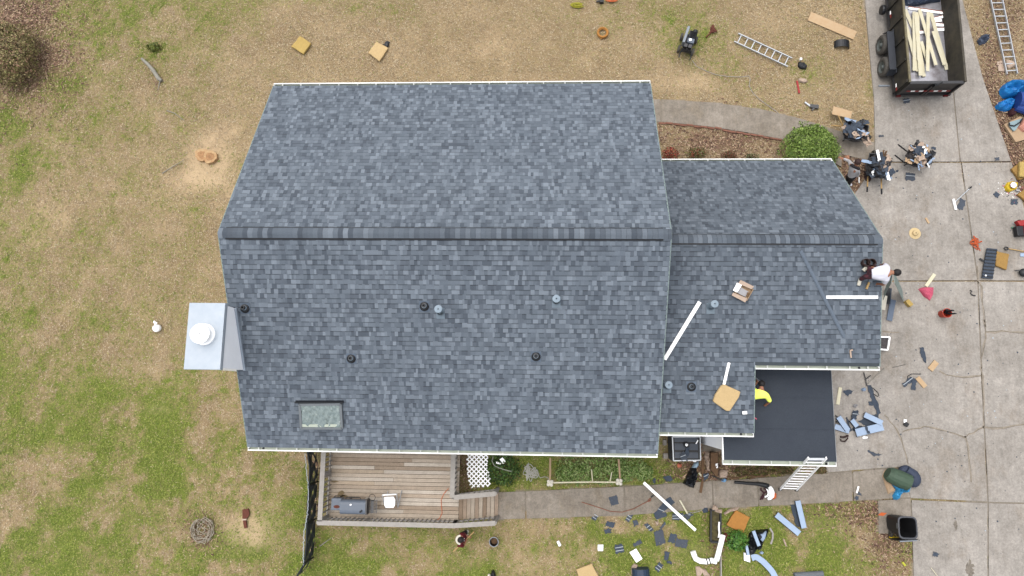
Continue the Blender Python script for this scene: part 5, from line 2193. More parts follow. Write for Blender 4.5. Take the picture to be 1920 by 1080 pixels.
# engine machine
ez = ZM(1040, 0, 6)
ec = U(*ez(1500, 490), .3)
ax = (U(*ez(1545, 330), .3) - U(*ez(1470, 600), .3)).normalized()
sdv = Vector((ax.y, -ax.x, 0))
en = thing('engine_machine', 'small black wheeled machine with a grey side panel on the front lawn', 'machine', (ec.x, ec.y, 0))
E_ = lambda a, s_, z: Vector((ec.x, ec.y, 0)) + ax * a + sdv * s_ + Z * z
Rm = Matrix((sdv, ax, Z)).transposed()
mb = MB()
mb.box(E_(.02, .02, .28), (.34, .72, .08), Rm)
mb.bar(E_(-.40, .15, .3), E_(.40, .15, .3), .04, .05)
mb.bar(E_(-.40, -.15, .3), E_(.40, -.15, .3), .04, .05)
mb.build('frame', M['blackm'], en)
mb = MB()
mb.bar(E_(-.18, -.20, .48), E_(.52, -.16, .48), .10, .34)
mb.build('side_panel', M['grey'], en, bevel=.015)
mb = MB()
mb.box(E_(.26, .08, .44), (.30, .28, .28), Rm)
mb.cyl(E_(.42, .14, .45), E_(.52, .14, .45), .09, 12)
for k in range(5):
    mb.box(E_(.16 + k * .05, .10, .60), (.26, .02, .05), Rm)
mb.build('engine', M['black'], en, bevel=.01)
mb = MB()
mb.box(E_(.0, .06, .46), (.28, .20, .24), Rm)
mb.build('tank', M['smoker'], en, bevel=.03)
mb = MB()
mb.cyl(E_(.0, .03, .58), E_(.0, .03, .62), .05, 14)
mb.build('cap', M['white'], en)
mb = MB()
for s_ in (-.08, .09):
    mb.box(E_(-.20, s_, .44), (.13, .14, .14), Rm)
for k in range(7):
    mb.tube([E_(-.32, -.14 + k * .05, .4), E_(-.36 - .03 * (k % 3), -.10 + k * .04, .52), E_(-.44, -.13 + k * .045, .4)], .02, 6)
mb.build('pump', M['blackm'], en)
for s_ in (-.17, .19):
    mb = MB()
    mb.tube([E_(-.3, s_, .35), E_(-.58, s_ * 1.25, .42), E_(-.72, s_ * 1.2, .40)], .02, 8)
    mb.build('handle', M['black'], en)
for a, s_ in ((.30, -.30), (.30, .28), (-.22, -.28), (-.22, .27)):
    mb = MB()
    mb.lathe(E_(a, s_, .15), [(.07, -.04), (.14, -.045), (.15, 0), (.14, .045), (.07, .04)], 18, Matrix((ax, Z, sdv)).transposed())
    mb.build('wheel', M['rubber'], en)
tangle(1337, 58, .20, .22, 16, .028, GZ, M['rust'], 'strap_coil', 'dark brown strap coiled on the lawn right of the engine machine', 'strap', 8, [(1328, 66), (1323, 70), (1322, 71)])
mb = MB()
pts = [U(*lz2(x, y), .02) for x, y in ((440, 510), (480, 560), (560, 600), (640, 630), (740, 645), (850, 650), (920, 640), (930, 670), (920, 720), (950, 780), (1010, 840), (1080, 890), (1150, 940), (1210, 990), (1265, 1040), (1272, 1080))]
mb.tube(pts, .012, 6)
single(mb, 'air_hose', M['greywood'], 'thin pale air hose winding over the front lawn to the bush', 'hose')
for i, (px, py, r_, m_, nm, l_) in enumerate(((1130, 62, .20, M['foamo'], 'hose_ring', 'orange ring of coiled hose on the front lawn'),)):
    mb = MB()
    c = U(px, py, .05)
    for k in range(3):
        rr = r_ - .03 * (k % 2)
        mb.tube([(c.x + rr * math.cos(a), c.y + rr * math.sin(a), .04 + .035 * k) for a in [j * 2 * math.pi / 26 for j in range(27)]], .035, 8)
    mb.tube([(c.x - .02, c.y - .19, .1), (c.x - .08, c.y - .25, .04)], .03, 6)
    single(mb, nm, m_, l_, 'hose')
coil(1081, 11, .18, .06, 4, .02, GZ, .4, mat('lime_cord', rgb(176, 170, 40), .6, .1, 9.0), 'cord_coil', 'yellow green cord coiled near the top edge of the lawn', 'cord', 5)
coil(1146, 2, .16, .05, 3, .025, GZ, .5, M['orange'], 'cord_coil', 'orange cord coil cut by the top edge of the photo', 'cord', 6)
mb = MB()
mb.bar(U(1118, 3, .08), U(1132, 1, .08), .06, .06)
mb.box(U(1128, 3, .09), (.16, .12, .14))
single(mb, 'power_tool', M['black'], 'black tool beside the orange cord at the top edge', 'tool')
heapthing('black_bag', [lz2(1335, 525), lz2(1385, 530), lz2(1410, 560), lz2(1400, 588), lz2(1350, 585), lz2(1330, 560)], GZ, .12, M['black'], 'small crumpled black bag on the lawn by the short ladder', 'bag', 3)
stick('saw', lz2(1325, 680), lz2(1345, 785), .07, .03, M['red'], 'red long tool on the lawn above the curving path', 'tool')
heapthing('box_wrapper', [lz2(1335, 665), lz2(1400, 665), lz2(1415, 690), lz2(1380, 705), lz2(1340, 690)], GZ, .10, M['paper'], 'torn tan wrapper beside the red long tool', 'wrapper', 9)
mb = MB()
mb.bar(U(*lz2(1390, 862), .05), U(*lz2(1435, 895), .05), .06, .05)
mb.mi(1)
mb.bar(U(*lz2(1435, 895), .06), U(*lz2(1505, 905), .08), .14, .1)
mb.bar(U(*lz2(1450, 930), .05), U(*lz2(1500, 885), .1), .06, .06)
single(mb, 'nail_gun', [M['alu'], M['blackm']], 'nail gun with a pale grip on the lawn above the path', 'nail gun')
mb = MB()
mb.lathe(U(*lz2(1352, 505), .02), [(.045, 0), (.05, .1), (.02, .12)], 12)
single(mb, 'cup', M['white'], 'white cup above the small black bag', 'cup')
heapthing('small_bag', [hz(1222, 345), hz(1260, 300), hz(1310, 300), hz(1325, 330), hz(1290, 370), hz(1240, 385)], GZ, .16, mat('grey_blue_bag', rgb(104, 116, 138), .5, .15, 14.0, col2=rgb(66, 76, 98)), 'grey blue plastic bag on the dirt between trailer and long ladder', 'bag', 12, .6, 9)
plate('cardboard', rough([hz(1392, 520), hz(1440, 512), hz(1462, 575), hz(1455, 600), hz(1405, 598)], .03), M['paper'], 'cardboard scrap left of the foot of the long ladder', 'cardboard', GZ, .012)
heapthing('paper', [hz(1465, 500), hz(1530, 515), hz(1545, 560), hz(1490, 582), hz(1470, 560)], GZ, .07, M['paper'], 'crumpled paper under the foot of the long ladder', 'paper', 15)

# blue tarp pile
bz = ZM(1840, 140, 7.714)
heapthing('blue_tarp', [bz(*q) for q in ((250, 230), (290, 170), (380, 105), (480, 130), (600, 160), (760, 150), (760, 300), (600, 300), (430, 350), (300, 350), (265, 300))], GZ, .42, M['blue'], 'crumpled bright blue tarp beyond the right edge of the driveway', 'tarp', 2, .45, 3)
heapthing('blue_tarp', [bz(*q) for q in ((185, 470), (250, 400), (380, 345), (460, 370), (450, 440), (400, 530), (330, 540), (220, 510))], GZ, .25, M['blue'], 'smaller fold of blue tarp, the tip nearest the driveway', 'tarp', 5, .4, 4)
mb = MB()
mb.tube([U(*bz(510, 370), .3), U(*bz(640, 380), .3)], .32, 18)
mb.tube([U(*bz(500, 450), .24), U(*bz(700, 520), .24)], .2, 14)
single(mb, 'barrel', M['navy'], 'dark blue barrel beside the blue tarp pile', 'barrel')
heapthing('wet_rag', [bz(*q) for q in ((370, 560), (400, 500), (470, 490), (495, 550), (450, 610), (390, 610))], GZ, .22, mat('dark_red_rag', rgb(70, 34, 40), .9, .2, 9.0), 'dark red rag bundle below the blue tarp', 'rag', 8)
stick('yellow_pole', bz(450, 105), bz(700, 108), .04, .04, M['yellow'], 'yellow pole above the blue tarp pile', 'pole')
bx = [bz(*q) for q in ((330, 720), (570, 600), (760, 760), (760, 900), (500, 975))]
plate('cardboard_box', bx, M['cardboard'], 'flattened cardboard box below the blue tarp', 'cardboard', GZ, .10)
mb = MB()
mb.slab([U(*bz(*q), .2) for q in ((400, 690), (590, 630), (610, 620), (500, 800), (470, 815), (410, 740))], Z, .05)
mb.mi(1)
mb.tube([U(*bz(*q), .24) for q in ((400, 690), (410, 730), (480, 740), (560, 690), (600, 630))], .025, 6)
single(mb, 'sheet_bundle', [mat('pale_blue_sheet', rgb(154, 178, 184), .6, .1, 6.0), M['black']], 'pale blue sheet with a dark cord on the flattened box', 'sheet')
heapthing('pink_wrap', [bz(*q) for q in ((520, 770), (600, 640), (760, 650), (760, 830), (590, 830))], .12, .2, mat('peach_wrap', rgb(226, 160, 138), .8, .1, 6.0), 'peach coloured wrap at the right edge below the tarp', 'wrap', 6)

# ------------------------------------------------------------------ wheelbarrows heaped with roofing debris
def barrow(label, nose, back, hl_, hr_, wid, m_handle, mtip=None, tz=.62):
    """nose/back: pixel ends of the tray; hl_, hr_: pixel tips of the two handles."""
    N, B = U(*nose, tz), U(*back, tz)
    c = (N + B) / 2
    d = (N - B).normalized()
    s = Vector((d.y, -d.x, 0))
    L = (N - B).length
    t = thing('wheelbarrow', label, 'wheelbarrow', (c.x, c.y, PZ))
    mb = MB()
    top = [c + d * (L / 2) * a + s * wid / 2 * b_ * (.82 if a > 0 else 1) + Z * .0 for a, b_ in ((1, 1), (1, -1), (-1, -1), (-1, 1))]
    bot = [c + d * (L / 2 * a * .62 - .03) + s * wid / 2 * b_ * .6 - Z * .27 for a, b_ in ((1, 1), (1, -1), (-1, -1), (-1, 1))]
    top2 = [p + (c - p).normalized() * .035 for p in top]
    bot2 = [p + Z * .02 for p in bot]
    V = top + bot + top2 + bot2
    Fc = [(4, 5, 6, 7), (12, 13, 14, 15)]
    for i in range(4):
        j = (i + 1) % 4
        Fc += [(i, j, j + 4, i + 4), (i + 8, j + 8, j + 12, i + 12), (i, j, j + 8, i + 8)]
    mb.add(V, Fc)
    mb.build('tray', M['blackm'], t)
    for tip, sg in ((hl_, 1), (hr_, -1)):
        T = U(*tip, .60)
        mb = MB()
        q = c + d * L * .42 + s * .07 * (1 if (T - c).dot(s) > 0 else -1) - Z * .38
        mid = c - d * L * .45 + s * wid * .3 * (1 if (T - c).dot(s) > 0 else -1) - Z * .26
        mb.tube([q, mid], .022, 8)
        mb.tube([mid, T], .026, 8)
        h_ = mb.build('handle', m_handle, t)
        if mtip:
            mb = MB()
            mb.tube([mid.lerp(T, .72), T + (T - mid).normalized() * .03], .032, 8)
            mb.build('grip', mtip, h_)
    mb = MB()
    w = c + d * (L / 2 + .08)
    mb.lathe((w.x, w.y, .2 + PZ), [(.09, -.035), (.17, -.045), (.2, 0), (.17, .045), (.09, .035), (.02, .03)], 18, Matrix((d, Z, s)).transposed())
    mb.build('wheel', M['rubber'], t)
    for sg in (-1, 1):
        mb = MB()
        k = c - d * L * .22 + s * wid * .25 * sg
        mb.tube([k - Z * .27, Vector((k.x, k.y, PZ)) - d * .04], .02, 8)
        mb.build('leg', M['blackm'], t)
    return c, d, s, L


DEB = [('slate', 'shingle scrap', 'shingle_scrap'), ('paper', 'paper', 'paper_scrap'), ('cardboard', 'cardboard', 'cardboard_scrap'), ('bluewhite', 'metal scrap', 'metal_scrap'), ('white', 'trim scrap', 'trim_scrap'), ('black', 'plastic', 'plastic_scrap'), ('brownwood', 'wood scrap', 'wood_scrap')]
DL = {'slate': 'dark grey torn shingle heaped in the {w}', 'paper': 'tan crumpled paper heaped in the {w}', 'cardboard': 'torn cardboard heaped in the {w}', 'bluewhite': 'pale blue bent metal strip heaped in the {w}', 'white': 'white broken trim piece heaped in the {w}', 'black': 'black torn plastic heaped in the {w}', 'brownwood': 'brown splintered wood heaped in the {w}'}


def debris(c, d, s, L, wid, where, mix, n, seed, top=.34):
    R = random.Random(seed)
    mb = MB()
    out = [c + d * L * .5 * math.cos(a) + s * wid * .46 * math.sin(a) for a in [k * .45 for k in range(14)]]
    mb.heap([(p.x, p.y) for p in out], c.z - .16, top * .75, seed, 8, 36, .5, 5)
    single(mb, 'debris_heap', mat('debris_dust', rgb(84, 80, 80), .95, .4, 9.0, fine=.3), 'dusty base of the debris heap in the ' + where, 'debris')
    for i in range(n):
        key = R.choices([k for k, _ in mix], [w for _, w in mix])[0]
        cat, nm = next((b_, e) for a, b_, e in DEB if a == key)
        u, v = R.uniform(-.50, .50), R.uniform(-.52, .52)
        z = c.z + top * (1 - (u * u + v * v) * 2.2) * .62 + .02 * i / n
        p = c + d * L * u + s * wid * v
        p = Vector((p.x, p.y, max(z, c.z - .02)))
        nrm = (Z + Vector((R.gauss(0, .45), R.gauss(0, .45), 0))).normalized()
        a = Matrix.Rotation(R.random() * 6.28, 3, nrm) @ nrm.orthogonal().normalized()
        b_ = nrm.cross(a)
        if key in ('bluewhite', 'white', 'brownwood'):
            l1, l2 = R.uniform(.25, .55), R.uniform(.05, .11)
        else:
            l1, l2 = R.uniform(.18, .42), R.uniform(.14, .26)
        mb = MB()
        V, Fc = [], []
        nx, ny = 6, 4
        for x in range(nx + 1):
            for y in range(ny + 1):
                q = mnoise.noise(Vector((x * .6 + i * 3, y * .6, seed)))
                jj = R.uniform(-.02, .02) if x in (0, nx) or y in (0, ny) else 0
                V.append(p + a * (l1 * (x / nx - .5) + jj) + b_ * (l2 * (y / ny - .5) + jj) + nrm * q * (.07 if key in ('paper', 'cardboard', 'black') else .025))
        for x in range(nx):
            for y in range(ny):
                k = x * (ny + 1) + y
                Fc.append((k, k + 1, k + ny + 2, k + ny + 1))
        mb.add(V, Fc)
        mb.add([v - nrm * .008 for v in V], Fc)
        single(mb, nm, M[key], DL[key].format(w=where), cat, 'debris in the ' + where)


b1 = barrow('wheelbarrow of black shingles with two wooden handles near the plywood rectangle', (1628, 250), (1583, 243), (1572, 217), (1559, 235), .78, M['wood'])
debris(*b1, .78, 'barrow by the plywood rectangle', [('slate', 9), ('black', 3), ('paper', 2), ('bluewhite', 2)], 22, 3, .30)
b2 = barrow('wheelbarrow of mixed debris with tan handles and black grips next to the standing person', (1647, 288), (1646, 332), (1626, 358), (1653, 362), .82, M['wood'], M['black'])
debris(*b2, .88, 'barrow next to the standing person', [('slate', 6), ('black', 5), ('paper', 4), ('bluewhite', 3), ('white', 3), ('brownwood', 2)], 34, 5, .42)
b3 = barrow('wheelbarrow of cardboard and paper debris with dark handles on the driveway', (1744, 297), (1702, 289), (1684, 271), (1678, 291), .80, M['black'])
debris(*b3, .82, 'barrow with dark handles', [('cardboard', 7), ('paper', 5), ('slate', 5), ('bluewhite', 2), ('white', 2), ('black', 2)], 30, 9, .38)
stick('trim_board', (1645, 281), (1649, 300), .09, .02, M['white'], 'white board standing out of the top of the debris by the standing person', 'board', 1.0, .95)
stick('trim_board', (1663, 322), (1667, 337), .11, .02, M['white'], 'white board hanging out of the lower right of the mixed debris barrow', 'board', .75, .7)
heapthing('brown_sack', [(1620, 322), (1631, 314), (1636, 326), (1630, 342), (1621, 340)], GZ, .22, mat('dark_brown_sack', rgb(72, 54, 52), .9, .2, 9.0), 'dark brown sack on the soil left of the mixed debris barrow', 'sack', 4)
stick('white_stake', (1611, 332), (1611, 343), .03, .03, M['white'], 'small white stake upright in the soil by the standing person', 'stake')
heapthing('clay_rubble', [(1582, 292), (1592, 291), (1592, 302), (1584, 303)], GZ, .1, mat('clay_rubble', rgb(196, 142, 112), .9, .2, 9.0), 'pinkish clay rubble behind the standing person', 'rubble', 3)

# ------------------------------------------------------------------ driveway things
g6 = ZM(1560, 180, 4.5)
g5 = ZM(1560, 400, 4.5)
g7 = ZM(1560, 600, 4.5)
scrap(rect(*g6(628, 42), 13, 8, -8), 'dark shingle scrap on the driveway behind the trailer tailgate', PZ, 1)
scrap(rect(*g6(658, 682), 18, 14, 5), 'square of folded dark shingles below the barrow with dark handles', PZ, 1)
scrap(rect(*g6(858, 440), 9, 4, 10), 'tiny dark scrap right of the barrow with dark handles', PZ)
scrap(rect(*g6(412, 338), 8, 3, 0), 'tiny dark scrap at the driveway edge right of the shingle barrow', PZ)
scrap(rect(*g6(1392, 533), 8, 6, 0), 'small grey scrap at the joint near the right edge of the driveway', PZ)
scrap(rect(*g6(1535, 893), 12, 10, 3), 'dark square scrap below the yellow bag', PZ)
scrap(rect(*g6(1388, 832), 10, 8, 40), 'crumpled dark scrap left of the yellow bag', PZ)
scrap(rect(*g6(1090, 915), 12, 20, 20), 'torn dark shingle under the magnet sweeper', PZ)
scrap(rect(*g6(548, 632), 4, 3, 0), 'tiny black chip below the mixed debris', PZ)
a, b_ = U(*g6(1022, 870), PZ + .05), U(*g6(1045, 960), PZ + .05)
sw = thing('magnet_sweeper', 'magnet sweeper with a long white handle lying on the driveway', 'sweeper', (a + b_) / 2 - Z * .05)
mb = MB()
mb.bar(a, b_, .07, .06)
mb.build('sweeper_bar', M['white'], sw)
mb = MB()
mb.tube([a.lerp(b_, .35), U(*g6(1170, 772), PZ + .04)], .018, 8)
h_ = mb.build('handle', M['alu'], sw)
mb = MB()
mb.tube([U(*g6(1155, 782), PZ + .04), U(*g6(1178, 766), PZ + .04)], .026, 8)
mb.build('grip', M['black'], h_)
for i, (zx, zy, l_) in enumerate(((800, 1040, 'scrap of pale wood on the driveway above the straw hat'), (812, 1062, 'small tan wood chip above the straw hat'))):
    stick('wood_chip', g6(zx - 8, zy - 12), g6(zx + 8, zy + 12), .07, .03, M['ply'], l_, 'wood scrap', PZ)
# straw hat
c = U(*g5(698, 170), PZ)
hat = thing('straw_hat', 'round straw hat lying on the driveway', 'hat', c)
mb = MB()
mb.lathe((c.x, c.y, PZ), [(.215, .015), (.20, .02), (.10, .012), (.095, .05), (.075, .085), (.02, .095)], 28)
mb.build('brim', M['straw'], hat, smooth=True)
mb = MB()
mb.lathe((c.x, c.y, PZ + .02), [(.099, -.004), (.1, .02)], 24)
mb.build('band', M['wood'], hat)
tangle(1829, 457, .27, .30, 30, .014, PZ, mat('orange_cord', rgb(214, 96, 44), .6, .1, 9.0), 'extension_cord', 'orange extension cord in a loose tangle on the driveway', 'cord', 7, [(1836, 466), (1838, 471), (1838, 473)])
# black vent panel
q = [U(*g5(*k), PZ + .12) for k in ((1310, 293), (1395, 300), (1357, 553), (1267, 543))]
mb = MB()
mb.slab(q, Z, .05)
vp = mb.build('vent_panel', M['slate'])
tag(vp, 'long black ribbed vent panel lying on the driveway against a foam pad', 'vent panel')
mb = MB()
for k in range(9):
    t = (k + .5) / 9
    mb.bar(q[0].lerp(q[3], t) + Z * .01, q[1].lerp(q[2], t) + Z * .01, .03, .025)
mb.build('rib', M['black'], vp)
mb = MB()
mb.lathe(q[3].lerp(q[2], .3).lerp(q[0], .08), [(.03, 0), (.03, .03), (.01, .04)], 12)
mb.build('cap', M['white'], vp)
mb = MB()
mb.bar(q[0].lerp(q[3], .45) + Vector((-.02, 0, -.03)), q[0].lerp(q[3], .4) + Vector((-.16, .06, -.05)), .06, .03)
mb.build('tab', M['black'], vp)
# shovel
sv = thing('shovel', 'shovel with a yellow shaft and black handle at the right edge of the driveway', 'shovel', U(*g5(1560, 305), PZ))
mb = MB()
mb.tube([U(*g5(1490, 298), PZ + .04), U(*g5(1640, 325), PZ + .04)], .02, 8)
mb.build('shaft', M['yellowwood'] if 'yellowwood' in M else M['wood'], sv)
mb = MB()
c = U(*g5(1470, 296), PZ + .04)
mb.tube([(c.x + .065 * math.cos(a), c.y + .055 * math.sin(a), PZ + .04) for a in [k * .4488 for k in range(15)]], .018, 8)
mb.build('handle', M['black'], sv)
mb = MB()
mb.slab([U(*g5(*k), PZ + .05) for k in ((1640, 312), (1700, 318), (1720, 340), (1690, 355), (1640, 345))], Z, .02)
mb.build('blade', M['steel'], sv)
stick('blue_scrap', g5(1590, 350), g5(1640, 352), .12, .03, M['bluewhite'], 'pale blue scrap under the shovel at the right edge', 'metal scrap', PZ)
# push vac / black tool at the right edge
mb = MB()
c = U(*g5(1625, 500), PZ + .12)
mb.ell(c, (.20, .16, .12), None, 14, 8)
mb.mi(1)
mb.tube([U(*g5(1540, 480), PZ + .06), U(*g5(1590, 485), PZ + .14)], .02, 8)
mb.mi(2)
mb.lathe(c + Vector((-.03, .02, .11)), [(.05, 0), (.04, .02), (.01, .03)], 12)
single(mb, 'power_tool', [M['black'], M['blackm'], M['white']], 'black round power tool with a thin nozzle at the right edge', 'power tool')
# red mower
mw = thing('mower', 'red and black engine mower cut by the right edge of the photo', 'mower', U(*g5(1640, 125), PZ))
mb = MB()
mb.prism(XY([g5(1560, 60), g5(1680, 50), g5(1720, 100), g5(1590, 105)], .35), PZ + .1, .35)
mb.build('hood', M['red'], mw, bevel=.03)
mb = MB()
mb.prism(XY([g5(1553, 110), g5(1610, 100), g5(1620, 190), g5(1565, 190)], .3), PZ + .05, .32)
mb.build('engine', M['black'], mw, bevel=.02)
mb = MB()
mb.prism(XY([g5(1612, 105), g5(1720, 100), g5(1720, 200), g5(1625, 185)], .3), PZ + .08, .30)
mb.build('cutting_deck', M['maroon'], mw, bevel=.03)
for zx, zy in ((1560, 175), (1580, 75), (1660, 200)):
    mb = MB()
    p = U(*g5(zx, zy), PZ + .1)
    mb.lathe(p, [(.04, -.03), (.095, -.03), (.1, 0), (.095, .03), (.04, .03)], 16, Matrix.Rotation(math.pi / 2, 3, 'Y'))
    mb.build('wheel', M['rubber'], mw)
mb = MB()
mb.lathe(U(*g5(1515, 122), PZ), [(.03, 0), (.035, .06), (.01, .1)], 10)
single(mb, 'bottle', mat('green_glass', rgb(120, 166, 140), .2, .1, 9.0), 'small green bottle left of the red mower', 'bottle')
# yellow bag with spilled bits
heapthing('yellow_bag', [g6(1450, 770), g6(1475, 730), g6(1520, 720), g6(1560, 735), g6(1550, 790), g6(1490, 815), g6(1460, 800)], PZ, .2, M['yellow'], 'yellow printed bag at the right edge of the driveway', 'bag', 3)
mb = MB()
c = U(*g6(1530, 752), PZ + .20)
mb.mi(0)
mb.lathe(c, [(.10, 0), (.105, .02), (.07, .03), (.01, .035)], 16)
mb.mi(1)
mb.lathe(c, [(.115, -.005), (.115, .012), (.1, .014)], 16)
single(mb, 'bag_emblem', [M['white'], mat('purple_print', rgb(130, 60, 130), .6, .1, 9.0)], 'round white and purple emblem on top of the yellow bag', 'emblem')
mb = MB()
for k in range(150):
    x, y_ = g6(random.gauss(1530, 55), random.gauss(790, 34))
    p = U(x, y_, PZ)
    mb.mi(random.randrange(3))
    mb.box((p.x, p.y, PZ + .008), (random.uniform(.01, .035), random.uniform(.01, .03), .016), random.random() * 3)
tag(mb.build('spilled_bits', [M['white'], M['slate'], M['pink']]), 'scattered white and purple bits spilled round the yellow bag', 'litter', kind='stuff')
# middle of the driveway
stick('wood_block', g5(795, 615), g5(868, 512), .12, .04, M['pine'], 'pale pine offcut lying above the pink plastic bag', 'wood offcut', PZ)
heapthing('pink_bag', [g5(727, 640), g5(760, 625), g5(800, 622), g5(858, 625), g5(850, 690), g5(825, 738), g5(770, 700)], PZ, .13, M['pink'], 'pink triangular plastic bag on the driveway below the pine offcut', 'bag', 6, .3)
mb = MB()
c = U(*g5(632, 762), PZ)
Rz_ = Matrix.Rotation(math.radians(35), 3, 'Z')
mb.box(c + Z * .1, (.15, .25, .2), Matrix.Rotation(math.radians(38), 3, 'Z'))
single(mb, 'wood_block', M['foam'], 'short tan wood block standing on the driveway by the roof edge', 'wood offcut', bevel=.01)
# red bucket
c = U(*g5(925, 850), PZ)
bk = thing('bucket', 'orange red bucket full of black hand tools on the driveway', 'bucket', c)
mb = MB()
mb.lathe((c.x, c.y, PZ), [(.01, .0), (.13, .0), (.165, .34), (.17, .36), (.15, .36), (.12, .03), (.01, .03)], 24)
mb.build('pail', mat('bucket_red', rgb(206, 70, 46), .5, .1, 7.0), bk)
mb = MB()
mb.tube([(c.x + .17 * math.cos(a), c.y + .04 + .17 * math.sin(a) * .6, PZ + .36 - .04 * math.sin(a)) for a in [k * math.pi / 8 for k in range(9)]], .008, 6)
mb.build('bail', M['grey'], bk)
for i, (dx, dy, l_) in enumerate(((.05, .05, 'black gripped tool sticking out of the right of the orange bucket'), (-.02, .06, 'black gripped tool at the back of the orange bucket'), (.08, -.02, 'black gripped tool at the lower right of the orange bucket'))):
    mb = MB()
    p = Vector((c.x + dx * .5, c.y + dy * .5, PZ + .2))
    mb.tube([p, p + Vector((dx * 2, dy * 1.2, .24))], .03, 8)
    mb.tube([p + Vector((dx * 2, dy * 1.2, .24)), p + Vector((dx * 2 + .06, dy, .25))], .025, 8)
    single(mb, 'hand_tool', M['black'], l_, 'tool', 'tools in the orange bucket')
mb = MB()
mb.tube([U(*g5(*q_), PZ + .02) for q_ in ((1165, 650), (1180, 655), (1170, 675), (1185, 690), (1210, 695))], .022, 7)
single(mb, 'pliers', M['blackm'], 'dark pliers alone on the driveway beside the long crack', 'pliers')
# crate at the roof edge
q = [U(*g7(*k), .30) for k in ((405, 140), (487, 145), (470, 252), (405, 240))]
cr = thing('plastic_crate', 'white rimmed crate half hidden under the right edge of the roof', 'crate', (sum(q, Vector()) / 4) * 1 - Z * (.30 - PZ))
q[0].x -= .45
q[3].x -= .45
mb = MB()
for i in range(4):
    a, b_ = q[i], q[(i + 1) % 4]
    mb.bar(a, b_, .05, .035)
    mb.slab([a - Z * .02, b_ - Z * .02, b_ - Z * .24, a - Z * .24], (a - b_).cross(Z), .02)
mb.build('rim', M['white'], cr)
mb = MB()
mb.prism([(p.x, p.y) for p in q], PZ + .01, .22)
mb.build('filling', mat('dark_gravel', rgb(92, 88, 90), .95, .4, 20.0, fine=.4), cr)


# bent metal strips hanging from the garage edge
def strip(pts, w, m, name, label, cat='metal strip', t=.008, up=Z):
    mb = MB()
    for a, b_ in zip(pts[:-1], pts[1:]):
        mb.bar(a, b_, w, t, up)
    return single(mb, name, m, label, cat)


s5 = ZM(1580, 470, 8.308)
rk = lambda zx, zy, z: U(*s5(zx, zy), z)
strip([rk(800, 400, 4.9), rk(940, 710, .12)], .42, M['greengrey'], 'flashing_strip', 'wide green grey metal strip slanting from the roof edge to the driveway', t=.012)
strip([rk(770, 420, 4.85), rk(690, 570, 3.6), rk(640, 700, 2.4)], .30, M['greengrey'], 'flashing_strip', 'green grey metal strip hanging down beside the garage wall', t=.012)
strip([rk(712, 580, .3), rk(695, 830, .3)], .14, M['black'], 'channel_strip', 'black narrow channel leaning by the garage wall', t=.05)
strip([rk(742, 585, .25), rk(722, 830, .25)], .10, M['slate'], 'channel_strip', 'grey blue strip beside the black channel at the garage wall', t=.03)
strip([rk(785, 765, PZ + .04), rk(725, 1090, PZ + .04)], .20, mat('blue_grey_strip', rgb(112, 126, 146), .6, .1, 8.0), 'channel_strip', 'long blue grey strip on the driveway along the garage', t=.03)
strip([rk(660, 700, .8), rk(625, 920, .8)], .16, M['cream'], 'trim_strip', 'pale cream strip half hidden by the roof edge', t=.02)

# vent panel bits lower on the driveway
scrap([g7(735, 233), g7(768, 233), g7(795, 360), g7(765, 345)], 'dark long shingle strip above the tan wood block', PZ, 0, lift=.05)
stick('wood_block', g7(830, 420), g7(885, 352), .20, .05, M['ply'], 'tan wood block right of the dark shingle strip', 'wood offcut', PZ)
stick('wood_block', g7(722, 485), g7(790, 565), .17, .04, M['ply'], 'tan wood block right of the dark folded shingles', 'wood offcut', PZ)
scrap([g7(585, 540), g7(660, 480), g7(705, 500), g7(610, 565)], 'dark folded shingle left of the lower tan wood block', PZ, 1, lift=.07)
scrap([g7(668, 510), g7(710, 505), g7(700, 590), g7(665, 585)], 'dark upright shingle piece below the folded shingle', PZ, 0, lift=.06)
mb = MB()
mb.tube([U(*g7(*k), PZ + .02) for k in ((638, 500), (640, 475), (670, 455), (750, 455))], .014, 6)
single(mb, 'wire', M['blackm'], 'dark bent wire above the folded shingle', 'wire')
mb = MB()
mb.tube([U(*g7(*k), PZ + .01) for k in ((510, 400), (560, 390), (620, 375))], .008, 5)
single(mb, 'wire', M['blackm'], 'thin straight wire on the driveway right of the gutter corner', 'wire')
mb = MB()
mb.bar(U(*g7(605, 850), PZ + .04), U(*g7(625, 855), PZ + .04), .12, .07)
mb.mi(1)
mb.bar(U(*g7(610, 870), PZ + .05), U(*g7(640, 890), PZ + .05), .14, .08)
single(mb, 'paint_can', [M['white'], M['black']], 'small white and black can on the driveway right of the metal pile', 'can')

# ------------------------------------------------------------------ metal and shingle pile by the porch
d6 = ZM(1560, 690, 7.2)


def profile(p0, p1, w, name, label, m='bluewhite', z=PZ, z1=None, hgt=.10):
    """Folded L shaped metal length: a bright face and a dark inner flange."""
    a, b_ = U(*p0, z + hgt), U(*p1, (z if z1 is None else z1) + hgt)
    d = (b_ - a).normalized()
    s = d.cross(Z).normalized()
    mb = MB()
    mb.mi(0)
    mb.bar(a, b_, w, .008)
    mb.mi(1)
    for sg in (-1, 1):
        mb.bar(a + s * sg * w / 2 - Z * hgt * .5, b_ + s * sg * w / 2 - Z * hgt * .5, .01, hgt)
    mb.bar(a - Z * .01, b_ - Z * .01, w * .96, .006)
    return single(mb, name, [M[m], M['slate']], label, 'metal strip', 'pale folded metal lengths')


